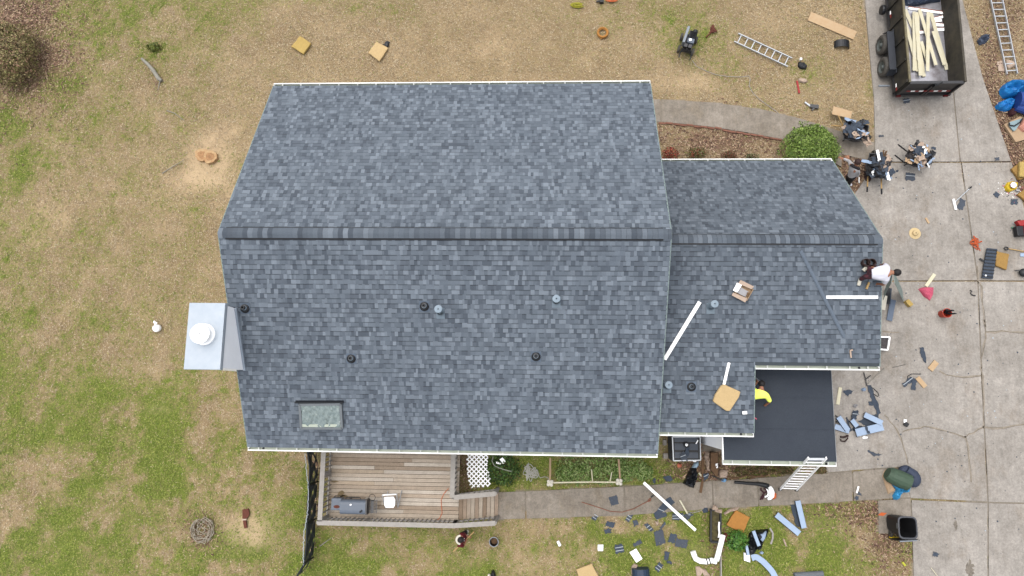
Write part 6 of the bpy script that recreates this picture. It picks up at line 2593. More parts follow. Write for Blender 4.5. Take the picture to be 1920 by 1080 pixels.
profile(d6(440, 630), d6(680, 745), .19, 'metal_length', 'pale blue metal length slanting over the top of the porch pile', z=.12)
profile(d6(325, 875), d6(690, 790), .27, 'metal_length', 'widest pale blue metal length at the bottom of the porch pile', z=.10)
profile(d6(40, 790), d6(235, 850), .19, 'metal_length', 'pale metal length running out from under the flat roof', z=.08)
profile(d6(90, 660), d6(215, 840), .18, 'metal_length', 'pale metal length crossing the one under the flat roof', z=.14)
profile(d6(270, 700), d6(340, 790), .16, 'metal_length', 'short pale metal piece in the middle of the porch pile', z=.16)
scrap([d6(350, 720), d6(480, 660), d6(640, 760), d6(460, 790)], 'grey square shingle lying between the metal lengths', PZ, 0, lift=.05)
scrap([d6(275, 570), d6(355, 575), d6(315, 700), d6(245, 690)], 'dark rolled shingle above the short metal piece', PZ, 1, lift=.12)
scrap([d6(180, 670), d6(205, 670), d6(265, 840), d6(230, 860)], 'narrow dark shingle strip left of the porch pile', PZ, 0, lift=.06)
scrap([d6(245, 840), d6(330, 770), d6(430, 790), d6(320, 860)], 'black torn shingle under the widest metal length', PZ, 0, lift=.08)
scrap([d6(440, 780), d6(470, 790), d6(510, 890), d6(470, 880)], 'black strap like shingle strip over the widest metal length', .22, 0, lift=.02)
scrap([d6(470, 230), d6(520, 240), d6(610, 460), d6(540, 470)], 'upper dark plank like shingle strip on the driveway below the gutter', PZ, 0, lift=.05)
scrap([d6(545, 460), d6(610, 450), d6(662, 610), d6(610, 625)], 'lower dark plank like shingle strip ending at the pile', PZ, 0, lift=.05)
scrap([d6(490, 455), d6(610, 445), d6(605, 500), d6(500, 510)], 'dark cross piece where the two shingle strips meet', PZ, 0, lift=.04)
scrap([d6(530, 635), d6(640, 620), d6(620, 680), d6(560, 660)], 'dark offcut under the right end of the shingle strips', PZ, 0, lift=.03)
scrap([d6(145, 315), d6(200, 295), d6(300, 305), d6(210, 385)], 'dark wedge shaped shingle beside the flat roof', PZ, 0, lift=.03)
stick('pine_offcut', d6(115, 262), d6(78, 492), .12, .025, M['pine'], 'pale yellow board offcut beside the right edge of the flat roof', 'board', PZ)
for i, (pp, l_) in enumerate(((((430, 60), (455, 150), (470, 240)), 'dark bent rod at the gutter corner'), (((445, 160), (525, 100)), 'short dark rod crossing the bent rod'), (((480, 215), (600, 100), (715, 0)), 'long thin grey rod reaching up to the roof corner'))):
    mb = MB()
    mb.tube([U(*d6(*k), PZ + .04) for k in pp], .018 if i < 2 else .014, 6)
    single(mb, 'rod', M['blackm'] if i < 2 else M['bark'], l_, 'rod')
mb = MB()
mb.tube([U(*d6(*k), PZ + .02) for k in ((520, 250), (570, 285), (620, 330), (635, 370), (620, 385), (560, 350))], .016, 6)
single(mb, 'strap', M['blackm'], 'dark looped strap right of the upper shingle strip', 'strap')
for i, (zx, zy, l_) in enumerate(((425, 290, 'crumpled white and black wrapper at the top of the shingle strips'), (310, 510, 'crumpled pale wrapper above the rolled shingle'), (440, 935, 'crumpled white scrap below the widest metal length'))):
    heapthing('wrapper', [d6(zx + 34 * math.cos(k), zy + 26 * math.sin(k)) for k in [j * .785 for j in range(8)]], PZ, .10, [M['bluewhite'], M['greycloth'], M['white']][i], l_, 'wrapper', i + 3, .6, 12)
mb = MB()
mb.tube([U(*d6(*k), PZ + .04) for k in ((120, 930), (160, 940), (215, 915), (215, 950), (170, 995), (125, 985), (115, 960))], .025, 6)
mb.tube([U(*d6(*k), PZ + .05) for k in ((115, 930), (165, 935), (220, 912))], .035, 6)
single(mb, 'belt', M['hairb'], 'dark leather belt loop below the pale metal length', 'belt')
mb = MB()
mb.tube([U(*d6(*k), PZ + .1) for k in ((48, 640), (75, 670), (75, 715), (50, 735))], .022, 6)
single(mb, 'strap', M['black'], 'black strap loop at the right edge of the flat roof', 'strap')
scrap([z8(245, 165), z8(290, 180), z8(355, 205), z8(300, 215)], 'broken grey strip on the driveway right of the porch', PZ, 0, lift=.03)

# ------------------------------------------------------------------ boards and boxes on the wing roof
def roofstick(p0, p1, w, label, pl=WL, m='white', t=.03, lift=(0, 0)):
    n_ = pnorm(pl)
    mb = MB()
    a, b_ = PL(*p0, pl, .03 + lift[0]), PL(*p1, pl, .03 + lift[1])
    mb.bar(a, b_, w, t, n_)
    return mb, a, b_, n_


mb, a, b_, n_ = roofstick((1246, 674), (1312, 566), .11, '')
mb.bar(a.lerp(b_, .85) + n_ * .02, a.lerp(b_, .02) + n_ * .02, .06, .03, n_)
single(mb, 'trim_board', M['white'], 'long white trim board slanting across the left of the wing shingles', 'board', 'white trim boards on the wing roof')
mb, a, b_, n_ = roofstick((1549, 557), (1646, 557), .085, '')
single(mb, 'trim_board', M['white'], 'white trim board lying level near the right edge of the wing roof', 'board', 'white trim boards on the wing roof')
mb, a, b_, n_ = roofstick((1367, 680), (1357, 722), .075, '')
single(mb, 'trim_board', M['white'], 'short white trim board above the big foam pad on the shingles', 'board', 'white trim boards on the wing roof')
# raised dark strip on the wing shingles
mb = MB()
n_ = pnorm(WL)
a, b_ = PL(1501, 470, WL, .02), PL(1583, 633, WL, .02)
mb.bar(a, b_, .10, .02, n_)
mb.bar(a + n_ * .012, b_ + n_ * .012, .05, .02, n_)
single(mb, 'shingle_strip', M['ridgestrip'] if 'ridgestrip' in M else mat('strip_slate', rgb(112, 124, 138), .85, .1, 9.0, fine=.12), 'long grey blue cap strip lying diagonally on the wing shingles', 'shingle strip')
# open cardboard box
bq = ZM(1200, 400, 4.5)
n_ = pnorm(WL)
cb4 = [PL(*bq(*k), WL, .02) for k in ((815, 590), (945, 640), (890, 735), (790, 690))]
cbx = thing('cardboard_box', 'open cardboard box of white trim on the wing shingles', 'box', sum(cb4, Vector()) / 4)
mb = MB()
for i in range(4):
    p, q = cb4[i], cb4[(i + 1) % 4]
    mb.bar(p + n_ * .07, q + n_ * .07, .012, .14, n_)
mb.slab([p + n_ * .012 for p in cb4], n_, .01)
mb.build('box_body', M['cardboard'], cbx)
for pts in (((850, 562), (963, 618), (940, 640), (828, 590)), ((785, 668), (905, 718), (888, 752), (775, 692))):
    mb = MB()
    mb.slab([PL(*bq(*k), WL, .17) for k in pts], n_, .01)
    mb.build('flap', M['paper'], cbx)
mb = MB()
mb.slab([PL(*bq(*k), WL, .19) for k in ((820, 585), (860, 605), (820, 668), (785, 650))], n_, .01)
mb.mi(1)
mb.slab([PL(*bq(*k), WL, .10) for k in ((845, 620), (915, 660), (890, 705), (822, 672))], n_, .03)
single(mb, 'sheet_pack', [M['white'], M['greycloth']], 'white sheets inside the open cardboard box on the roof', 'sheets')
for i, (pts, l_) in enumerate(((((906, 665), (925, 680), (895, 700)), 'small olive scrap in the open box'),)):
    mb = MB()
    mb.slab([PL(*bq(*k), WL, .15) for k in pts], n_, .01)
    single(mb, 'paper_scrap', M['brownwood'], l_, 'scrap')
mb = MB()
c = PL(1395.5, 773.5, WL, .03)
mb.box(c + n_ * .03, (.13, .09, .07), Matrix.Rotation(.1, 3, 'Z'))
single(mb, 'nail_box', M['white'], 'small white box on the shingles right of the big foam pad', 'small box', bevel=.01)
mb = MB()
c = PL(1594, 664, WL, .02)
mb.bar(c + Vector((0, .11, .02)), c + Vector((.01, -.11, .02)), .04, .03)
mb.bar(c + Vector((-.02, .1, .04)), c + Vector((.06, .12, .04)), .04, .04)
single(mb, 'hammer', M['paper'], 'small pale hammer on the shingles near the right rear gutter', 'hammer')

# ------------------------------------------------------------------ between the house and the path
a6 = ZM(1225, 815, 9.82)
AZ = .95
q = [U(*a6(*k), AZ) for k in ((350, 40), (860, 40), (870, 470), (370, 480))]
ac = thing('air_conditioner', 'dark square air conditioner with pale rim below the wing gutter', 'air conditioner', (sum(q, Vector()) / 4) - Z * (AZ - GZ))
mb = MB()
for i in range(4):
    a, b_ = q[i], q[(i + 1) % 4]
    mb.bar(a, b_, .035, .04)
mb.build('rim', M['alu'], ac)
mb = MB()
mb.prism([(p.x, p.y) for p in q], .08, AZ - .06)
for i in range(4):
    a, b_ = q[i], q[(i + 1) % 4]
    for k in range(9):
        mb.bar(a - Z * (.12 + k * .085), b_ - Z * (.12 + k * .085), .04, .03)
mb.build('cabinet', M['black'], ac)
mb = MB()
c = sum(q, Vector()) / 4
x0, x1 = q[0].x + .06, q[1].x - .06
y1, y0 = q[0].y, q[3].y + .06
for yy, hh in ((y0 + .13, .20), (y0 + .42, .22), (y0 + .68, .20)):
    mb.box(((x0 + x1) / 2, yy, AZ - .035), (x1 - x0 - .03, hh, .025))
mb.build('top_panel', mat('dark_blue_grey_panel', rgb(76, 84, 96), .45, .1, 7.0), ac)
mb = MB()
fcn = U(*a6(605, 185), AZ)
mb.lathe((fcn.x, fcn.y, AZ - .01), [(.10, 0), (.10, .06), (.085, .07), (.05, .06), (.01, .06)], 20)
mb.build('fan_hub', M['black'], ac)
mb = MB()
mb.lathe((fcn.x, fcn.y, AZ + .055), [(.05, 0), (.045, .02), (.01, .03)], 16)
mb.build('hub_cap', M['white'], ac)
scrap([a6(480, 360), a6(560, 310), a6(640, 470), a6(520, 490)], 'dark shingle with a pale stripe on the lower edge of the air conditioner', AZ + .0, 1, lift=.05)
scrap([a6(600, 230), a6(665, 225), a6(640, 400), a6(575, 380)], 'dark shingle scrap below the fan hub of the air conditioner', AZ + .0, 0, lift=.05)
mb = MB()
mb.bar(U(*a6(785, 170), AZ + .02), U(*a6(822, 100), AZ + .02), .03, .02)
single(mb, 'trim_scrap', M['white'], 'thin white scrap on the top right of the air conditioner', 'trim scrap')
for i, (k, l_) in enumerate((((185, 100, 245, 195), 'pale concrete block behind the air conditioner'), ((190, 345, 270, 440), 'pale concrete block left of the air conditioner'))):
    plate('concrete_block', [a6(k[0], k[1]), a6(k[2], k[1]), a6(k[2], k[3]), a6(k[0], k[3])], M['concrete'], l_, 'block', GZ, .16)
heapthing('rubbish_bag', [a6(*k) for k in ((535, 905), (600, 780), (670, 610), (790, 600), (810, 740), (780, 880), (740, 990), (660, 965))], GZ, .30, mat('black_bag', rgb(30, 32, 38), .3, .2, 6.0), 'shiny black rubbish bag on the grass below the air conditioner', 'bag', 7, .5, 5)
heapthing('blue_cloth', [a6(*k) for k in ((700, 610), (750, 520), (830, 480), (830, 560), (790, 615))], GZ + .1, .16, mat('pale_blue_cloth', rgb(182, 208, 226), .8, .1, 7.0), 'pale blue cloth at the neck of the black rubbish bag', 'cloth', 5)
coil(1302, 861, .07, .07, 2, .018, .3, .3, M['white'], 'cable_coil', 'white coil of cable beside the air conditioner corner', 'cable', 2)
heapthing('red_cloth', [a6(*k) for k in ((430, 560), (460, 520), (530, 545), (520, 600), (450, 610))], GZ, .06, mat('orange_red_rag', rgb(206, 120, 92), .85, .15, 8.0), 'orange red rag on the grass below the air conditioner', 'rag', 4)
scrap([a6(170, 770), a6(310, 745), a6(375, 830), a6(245, 875)], 'grey shingle pieces on the grass left of the black rubbish bag', GZ, 0, lift=.07)
scrap(rect(*a6(15, 850), 5, 8, 10), 'small grey scrap left of the bright green tuft', GZ)
scrap([a6(920, 720), a6(1010, 700), a6(1015, 780), a6(930, 860)], 'shingle scrap with a pale stripe hung on the dark narrow stake', .15, 1, lift=.05)
mb = MB()
mb.bar(U(*a6(905, 450), .05), U(*a6(915, 800), .05), .10, .05)
mb.bar(U(*a6(915, 800), .06), U(*a6(865, 1070), .06), .09, .05)
single(mb, 'dark_edging', M['brownwood'], 'narrow dark brown plank from the air conditioner down onto the path', 'plank')
stick('pine_offcut', a6(840, 705), a6(895, 770), .06, .02, M['pine'], 'small pale offcut left of the shingle on the dark stake', 'wood offcut')
heapthing('paper', [a6(*k) for k in ((930, 400), (960, 310), (1040, 310), (1050, 380), (1010, 470), (1060, 580), (1080, 620), (1030, 680), (980, 650), (970, 520))], GZ, .14, M['paper'], 'long crumpled tan paper between air conditioner and porch wall', 'paper', 3, .5, 7)
heapthing('paper', [a6(*k) for k in ((1200, 680), (1260, 640), (1370, 655), (1365, 790), (1220, 800))], GZ, .10, M['paper'], 'tan paper sheet on the soil at the path edge under the porch', 'paper', 6, .3, 7)
heapthing('blue_cloth', [a6(*k) for k in ((1240, 820), (1310, 800), (1350, 830), (1310, 880), (1250, 860))], GZ, .07, mat('blue_glove', rgb(126, 176, 222), .8, .12, 7.0), 'small light blue rag at the path edge', 'rag', 8)
mb = MB()
mb.slab([U(*a6(*k), .35) for k in ((1060, 330), (1195, 330), (1200, 700), (1170, 790), (1060, 640))], Z, .3)
single(mb, 'planter_box', M['brownwood'], 'dark brown planter box beside the white porch wall', 'planter', bevel=.02)
mb = MB()
mb.tube([U(*a6(*k), .40) for k in ((1185, 540), (1150, 545), (1150, 570), (1180, 572), (1182, 600), (1160, 610))], .022, 6)
single(mb, 'hook', M['white'], 'small white bent hook on the dark planter box', 'hook')
mb = MB()
mb.tube([U(*a6(*k), .25) for k in ((1080, 760), (1150, 780), (1240, 830), (1290, 840))], .02, 6)
single(mb, 'black_cable', M['black'], 'black cable from the planter box to the blue rag', 'cable')
# plants in the strip below the porch
for i, (px, py, rx, ry, n) in enumerate(((1395, 884, .45, .17, 330), (1430, 882, .4, .16, 300), (1470, 882, .4, .15, 300), (1540, 882, .25, .14, 160))):
    c = U(px, py, .1)
    mb = MB()
    leafball(mb, (c.x, c.y, .06), (rx, ry, .16), n, [(96, 92, 48), (122, 108, 62), (84, 78, 40), (146, 112, 80)], .07, 40 + i)
    single(mb, 'straggly_plant', M['leaf'], ['straggly olive plants at the left end of the strip below the porch gutter', 'straggly olive plants above the leaf blower', 'straggly olive plants left of the leaning ladder', 'straggly olive plants right of the leaning ladder'][i], 'plant')
for i, (pp, l_) in enumerate((([(1362, 893), (1374, 897), (1388, 895), (1400, 891), (1416, 893)], 'dark looping root along the path above the leaf blower'), ([(1405, 898), (1420, 893), (1432, 894), (1440, 890)], 'brown root at the path edge left of the ladder'))):
    mb = MB()
    mb.tube([U(*k, .06) for k in pp], .03, 6)
    single(mb, 'root', M['brownwood'], l_, 'root')

# leaf blower
b8 = ZM(1360, 890, 18)
bl = thing('leaf_blower', 'leaf blower with a long black tube and orange and white body on the path', 'leaf blower', U(*b8(1400, 500), PZ))
mb = MB()
mb.tube([U(*b8(*k), PZ + .09) for k in ((310, 250), (330, 255), (900, 300), (1100, 310), (1350, 360), (1440, 400))], [.045, .05, .055, .065, .085, .09], 14)
mb.build('tube', M['black'], bl, smooth=True)
mb = MB()
arc = [b8(*k) for k in ((1490, 400), (1545, 500), (1570, 600), (1560, 720), (1500, 790), (1430, 830))]
mb.tube([U(*k, PZ + .16) for k in arc], [.06, .085, .095, .09, .07, .04], 12)
mb.build('fan_housing', M['white'], bl, smooth=True)
mb = MB()
mb.tube([U(*b8(*k), PZ + .14) for k in ((1380, 480), (1440, 550), (1455, 640), (1420, 720), (1330, 750))], .03, 8)
mb.build('inlet_ring', M['white'], bl, smooth=True)
mb = MB()
mb.tube([U(*b8(*k), PZ + .12) for k in ((1600, 580), (1640, 660), (1630, 740), (1580, 800))], [.05, .09, .10, .06], 10)
mb.build('engine_cover', M['orange'], bl, smooth=True)
mb = MB()
mb.tube([U(*b8(*k), PZ + .1) for k in ((1210, 440), (1200, 510), (1270, 580), (1300, 640), (1210, 760), (1180, 850), (1250, 820), (1300, 700))], .028, 7)
mb.tube([U(*b8(*k), PZ + .14) for k in ((1300, 460), (1390, 520), (1360, 600), (1300, 610))], .028, 7)
mb.build('harness', mat('dark_maroon_strap', rgb(70, 30, 38), .8, .15, 9.0), bl)

# ------------------------------------------------------------------ back lawn
y6 = ZM(1100, 910, 6.355)


def ys(zx, zy, w, h, a, label, stripes=0, z=GZ, lift=.03, along=0):
    return scrap(rect(*y6(zx, zy), w / 6.355, h / 6.355, a), label, z, stripes, None, None, lift, along=along)


ys(322, 180, 96, 112, -14, 'square grey shingle alone on the path', 0, PZ)
ys(107, 368, 55, 100, 35, 'striped shingle scrap on the grass edge, the leftmost one', 2)
ys(505, 380, 52, 98, 33, 'striped shingle scrap on the grass edge left of the white board', 2)
ys(582, 447, 58, 66, -15, 'small plain shingle scrap touching the striped scrap at the grass edge')
ys(276, 465, 100, 64, 14, 'plain dark shingle scrap below the lone square, the larger of two')
ys(255, 545, 74, 52, -8, 'plain dark shingle scrap below the lone square, the smaller of two')
ys(740, 500, 46, 112, -38, 'narrow striped shingle scrap near the lower left of the white board', 2)
ys(908, 480, 30, 96, 38, 'narrow plain shingle sliver beside the tan paper scrap')
ys(868, 622, 108, 170, -14, 'large plain shingle sheet on the back lawn')
ys(1020, 630, 78, 112, 18, 'torn plain shingle right of the large sheet')
ys(1130, 690, 140, 98, 12, 'wide torn shingle, rightmost of the plain scraps')
ys(388, 750, 96, 104, -10, 'striped shingle scrap beside the small white square', 2)
ys(602, 692, 104, 44, -32, 'plain shingle sliver above the white panel')
ys(952, 840, 52, 100, 8, 'narrow shingle scrap above the striped one near the bottom', 0)
ys(985, 918, 60, 30, 25, 'small dark shingle corner by the narrow scrap')
ys(860, 975, 62, 100, 38, 'striped shingle scrap at the bottom, left of the curved white pipe', 2)
scrap([y6(990, 130), y6(1058, 200), y6(870, 345), y6(800, 330)], 'long striped shingle across the path edge under the white board', PZ + .0, 2, lift=.04)
scrap([y6(800, 335), y6(930, 300), y6(960, 370), y6(830, 415)], 'dark shingle below the long striped one at the grass edge', GZ, 0, lift=.05)
scrap([y6(1018, 335), y6(1150, 320), y6(1160, 410), y6(1020, 415)], 'striped shingle on the grass right of the long striped one', GZ, 2, lift=.04)
scrap([y6(1150, 360), y6(1240, 330), y6(1270, 350), y6(1200, 415)], 'dark shingle piece by the brush head', GZ, 0, lift=.04)
heapthing('dark_bucket_lid', [y6(1375, 290), y6(1400, 262), y6(1440, 262), y6(1450, 320), y6(1390, 330)], GZ, .08, M['slate'], 'dark grey lump of shingle at the left of the planter', 'shingle scrap', 3, .2)
heapthing('paper', [y6(800, 400), y6(812, 430), y6(855, 425), y6(850, 470), y6(835, 485)], GZ, .07, M['paper'], 'small tan paper scrap below the long striped shingle', 'paper', 2)
mb = MB()
a, b_ = U(1207, 905, .55), U(1304, 994, .10)
mb.bar(a, b_, .10, .05)
single(mb, 'trim_board', M['white'], 'long white trim board lying across the path onto the lawn', 'board', bevel=.006)
for i, (k, l_) in enumerate((((132, 708, 198, 783), 'small white square card on the back lawn'),)):
    plate('white_card', [y6(k[0], k[1] + 2), y6(k[2], k[1]), y6(k[2] - 3, k[3]), y6(k[0] + 2, k[3] - 3)], M['white'], l_, 'card', GZ, .04)
plate('foam_board', [y6(512, 800), y6(590, 755), y6(665, 875), y6(592, 922)], M['white'], 'large white rectangular panel on the back lawn', 'panel', GZ, .06)
mb = MB()
mb.lathe(U(1048, 1019, .06), [(.0, -.09), (.05, -.09), (.055, .08), (.03, .1), (.0, .1)], 12, Matrix.Rotation(1.4, 3, 'X') @ Matrix.Rotation(.5, 3, 'Y'))
single(mb, 'bottle', M['white'], 'small white bottle on the back lawn left of the card', 'bottle')
heapthing('cardboard', [y6(535, 960), y6(570, 930), y6(610, 950), y6(590, 1000), y6(560, 1080), y6(530, 1060)], GZ, .10, M['paper'], 'crumpled tan cardboard left of the blue black roll', 'cardboard', 4)
mb = MB()
mb.tube([U(*y6(*k), .18) for k in ((640, 985), (650, 1120))], [.30, .31], 18)
single(mb, 'roll', mat('dark_blue_bag', rgb(46, 64, 88), .4, .15, 6.0), 'dark blue full bag at the bottom edge of the back lawn', 'bag', smooth=False)
heapthing('black_bag', [(920, 1082), (921, 1072), (925, 1067), (929, 1074), (931, 1084), (926, 1094)], GZ, .2, M['black'], 'small black bag at the bottom edge below the deck', 'bag', 3)
mb = MB()
mb.ell(U(917, 1080, .08), (.06, .08, .06))
single(mb, 'white_cup', M['cream'], 'pale cup beside the small black bag at the bottom edge', 'cup')
c = U(927, 1013, .0)
pt = thing('plant_pot', 'black round pot with a pale rim on the lawn near the ramp', 'pot', (c.x, c.y, GZ))
mb = MB()
mb.lathe((c.x, c.y, GZ), [(.0, .0), (.12, .0), (.155, .26), (.15, .26), (.11, .03), (.0, .03)], 24)
mb.build('pot_body', M['black'], pt)
mb = MB()
mb.lathe((c.x, c.y, GZ + .26), [(.148, 0), (.17, 0), (.17, .02), (.148, .02)], 24)
mb.build('rim', M['grey'], pt)
mb = MB()
mb.lathe((c.x, c.y, GZ + .05), [(.0, .02), (.115, .0)], 20)
mb.build('soil', M['brownwood'], pt)
# brush
mb = MB()
mb.tube([U(*y6(1110, 175), PZ + .05), U(*y6(1200, 335), .09)], .03, 8)
mb.mi(1)
mb.ell(U(*y6(1222, 345), .07), (.07, .05, .05))
single(mb, 'brush', [M['pine'], M['grey']], 'wooden handled brush at the edge of the path', 'brush')
mb = MB()
mb.tube([U(*y6(*k), PZ + .015) for k in ((-60, 200), (100, 250), (280, 310), (420, 320), (560, 280), (660, 225), (730, 190), (760, 150))], .014, 6)
mb.tube([U(*y6(*k), PZ + .03) for k in ((730, 190), (745, 165), (770, 150), (760, 180), (735, 195))], .02, 6)
mb.mi(1)
mb.bar(U(*y6(765, 140), PZ + .03), U(*y6(798, 118), PZ + .03), .05, .04)
single(mb, 'extension_cord', [mat('brown_cord', rgb(150, 96, 74), .7, .1, 9.0), M['black']], 'brown red extension cord winding along the path', 'cord')
mb = MB()
mb.tube([U(*y6(*k), .03) for k in ((1200, 310), (1260, 330), (1340, 310), (1400, 280), (1480, 290), (1560, 260), (1640, 180), (1700, 130))], .012, 6)
single(mb, 'thin_hose', M['greywood'], 'thin pale hose across the path above the planter', 'hose')

# planter trough and downspouts
q8 = ZM(1260, 930, 7.2)
mb = MB()
ta, tb = U(*q8(592, 190), .28), U(*q8(590, 625), .28)
d = (tb - ta).normalized()
s = Vector((d.y, -d.x, 0))
for sg in (-1, 1):
    mb.bar(ta + s * .17 * sg, tb + s * .17 * sg, .05, .05)
    mb.bar(ta + s * .15 * sg - Z * .12, tb + s * .15 * sg - Z * .12, .03, .24)
for e in (ta, tb):
    mb.bar(e - s * .17, e + s * .17, .05, .05)
mb.bar(ta - Z * .14, tb - Z * .14, .30, .05)
single(mb, 'planter_trough', M['black'], 'long black trough of soil on the lawn below the path', 'trough')
mb = MB()
mb.bar(ta - Z * .09 + d * .05, tb - Z * .09 - d * .05, .26, .06)
single(mb, 'trough_soil', mat('dark_soil', rgb(74, 66, 48), .95, .4, 9.0, col2=rgb(98, 92, 56), fine=.3), 'dark soil inside the long black trough', 'soil')
mb = MB()
pts = [U(*q8(*k), .33) for k in ((638, 350), (632, 420), (640, 500), (628, 560))]
mb.tube(pts, .028, 6)
single(mb, 'white_cable', M['white'], 'short white cable along the right side of the trough', 'cable')
heapthing('paper', [q8(*k) for k in ((530, 180), (560, 115), (600, 130), (620, 170), (680, 180), (670, 245), (600, 220), (560, 200))], .22, .12, M['paper'], 'pinkish crumpled paper on the upper end of the trough', 'paper', 5, .5, 8)
heapthing('paper', [q8(*k) for k in ((690, 230), (760, 180), (840, 150), (920, 140), (890, 180), (800, 210), (710, 250))], GZ, .10, M['paper'], 'long pinkish paper twist right of the trough', 'paper', 7, .5, 8)
mb = MB()
c = U(*q8(745, 565), .1)
mb.lathe((c.x, c.y, .10), [(.06, -.06), (.15, -.07), (.18, 0), (.15, .07), (.06, .06), (.02, .05)], 20)
single(mb, 'small_wheel', M['rust'], 'small brown wheel right of the trough', 'pot')  # this is a small brown wheel, not a pot


def spout(pts, w, name, label, z=.12, m='white', bands=()):
    mb = MB()
    P = [U(*k, z) for k in pts]
    Q = []
    for i in range(len(P) - 1):
        for k in range(4):
            Q.append(P[i].lerp(P[i + 1], k / 4))
    Q.append(P[-1])
    mb.tube(P, w, 10)
    mb.mi(1)
    for t in bands:
        i = min(int(t * (len(Q) - 1)), len(Q) - 2)
        dd = (Q[i + 1] - Q[i]).normalized()
        mb.tube([Q[i] - dd * .02, Q[i] + dd * .02], w * 1.08, 10)
    return single(mb, name, [M[m], M['black']], label, 'downspout')


spout([q8(*k) for k in ((282, 745), (300, 800), (320, 845), (380, 878), (470, 886), (540, 870), (600, 885))], .095, 'downspout', 'curved white downspout with black bands left of the trough end', bands=(.68, .78))
spout([q8(*k) for k in ((688, 525), (660, 640), (625, 780), (600, 870))], .09, 'downspout', 'straight white downspout slanting off the trough', z=.30)
heapthing('cardboard', [q8(*k) for k in ((315, 950), (370, 945), (410, 980), (450, 985), (520, 1080), (430, 1080), (400, 1010), (380, 1080), (330, 1080))], GZ, .10, M['paper'], 'crumpled tan paper at the bottom edge below the curved downspout', 'paper', 9)
stick('edging_board', q8(660, 650), q8(668, 1100), .035, .16, M['greywood'], 'thin pale edging board below the trough', 'edging')
bush('weed_plant', 1383, 1014, .40, .36, .4, 700, [(72, 124, 40), (92, 148, 52), (56, 100, 34), (120, 160, 70)], .10, 'bright green weed bush right of the small brown wheel', seed=31)

# black and pale plastic pile
r7 = ZM(1360, 890, 5.685)
heapthing('black_plastic', [r7(*k) for k in ((250, 620), (320, 590), (460, 575), (440, 640), (400, 700), (390, 790), (350, 810), (330, 740), (300, 850), (250, 860), (220, 760))], GZ, .24, mat('black_film', rgb(26, 28, 34), .3, .2, 6.0), 'heap of shiny black plastic on the back lawn', 'plastic', 6, .5, 6)
profile(r7(300, 600), r7(360, 760), .11, 'metal_length', 'pale metal strip lying over the black plastic heap', z=.22)
profile(r7(225, 750), r7(245, 860), .09, 'metal_length', 'short pale metal strip at the left of the black plastic heap', z=.16)
heapthing('pale_film', [r7(*k) for k in ((360, 620), (440, 600), (415, 680), (385, 720), (365, 690))], .14, .14, M['bluewhite'], 'pale crumpled film on the right of the black plastic heap', 'film', 8)
plate('foam_board', [r7(200, 832), r7(262, 850), r7(265, 935), r7(202, 915)], M['white'], 'small white panel below the black plastic heap', 'panel', GZ, .08)
heapthing('film_end', [r7(*k) for k in ((355, 835), (385, 810), (410, 830), (395, 850))], GZ, .08, M['bluewhite'], 'pale film scrap below the black plastic heap', 'film', 3)
P = [U(*r7(*k), .09) for k in ((280, 890), (330, 880), (400, 925), (460, 985), (505, 1040), (545, 1120))]
mb = MB()
flatband(P, .20, [M['bluewhite'], M['slate']], 'curved_flashing', 'long curved pale blue flashing at the bottom of the back lawn', 'metal strip')
profile(r7(545, 425), r7(790, 630), .20, 'metal_length', 'left pale blue metal length of the V on the lawn', z=.02, hgt=.16)
profile(r7(772, 278), r7(840, 570), .18, 'metal_length', 'right pale blue metal length of the V on the lawn', z=.08)
scrap([r7(690, 300), r7(750, 285), r7(805, 555), r7(750, 550)], 'dark flange beside the right metal length of the V', GZ, 0, lift=.04)
heapthing('paper', [r7(*k) for k in ((612, 675), (630, 690), (655, 760), (645, 770), (625, 730))], GZ, .04, M['paper'], 'narrow curl of paper on the lawn below the metal V', 'paper', 3)
strip([U(*r7(*k), .06) for k in ((475, 570), (505, 620), (505, 680), (485, 740))], .06, M['greywood'], 'wood_curl', 'pale curved strip right of the black plastic heap', 'strip', t=.02)
mb = MB()
a, b_ = U(*r7(735, 1075), .10), U(*r7(1040, 1055), .10)
mb.tube([a, b_], .10, 14)
single(mb, 'grey_roll', mat('grey_roll', rgb(120, 124, 130), .8, .1, 9.0), 'grey roll at the bottom edge of the back lawn', 'roll')

# ------------------------------------------------------------------ bin, tarp bundle and the last small things
v8 = ZM(1650, 860, 6.353)
BH = 1.05
q = [U(*v8(*k), BH) for k in ((212, 690), (440, 690), (452, 950), (225, 962))]
cc = sum(q, Vector()) / 4
bn = thing('wheelie_bin', 'open black wheelie bin standing at the lower left of the driveway', 'bin', (cc.x, cc.y, PZ))
bt = [Vector((cc.x + (p.x - cc.x) * .72 - .02, cc.y + (p.y - cc.y) * .74, PZ + .06)) for p in q]
hx, hy = (q[1] - q[0]).length / 2, (q[0] - q[3]).length / 2


def oval(cx, cy, sx, sy, z, n=28, e=.42):
    return [Vector((cx + sx * math.copysign(abs(math.cos(t)) ** e, math.cos(t)), cy + sy * math.copysign(abs(math.sin(t)) ** e, math.sin(t)), z)) for t in [2 * math.pi * k / n for k in range(n)]]


def rings(mb, R, cap0=False, cap1=False):
    n = len(R[0])
    V = [p for r in R for p in r]
    Fc = [(i * n + k, i * n + (k + 1) % n, (i + 1) * n + (k + 1) % n, (i + 1) * n + k) for i in range(len(R) - 1) for k in range(n)]
    if cap0:
        Fc.append(tuple(range(n)))
    if cap1:
        Fc.append(tuple((len(R) - 1) * n + k for k in range(n)))
    mb.add(V, Fc)


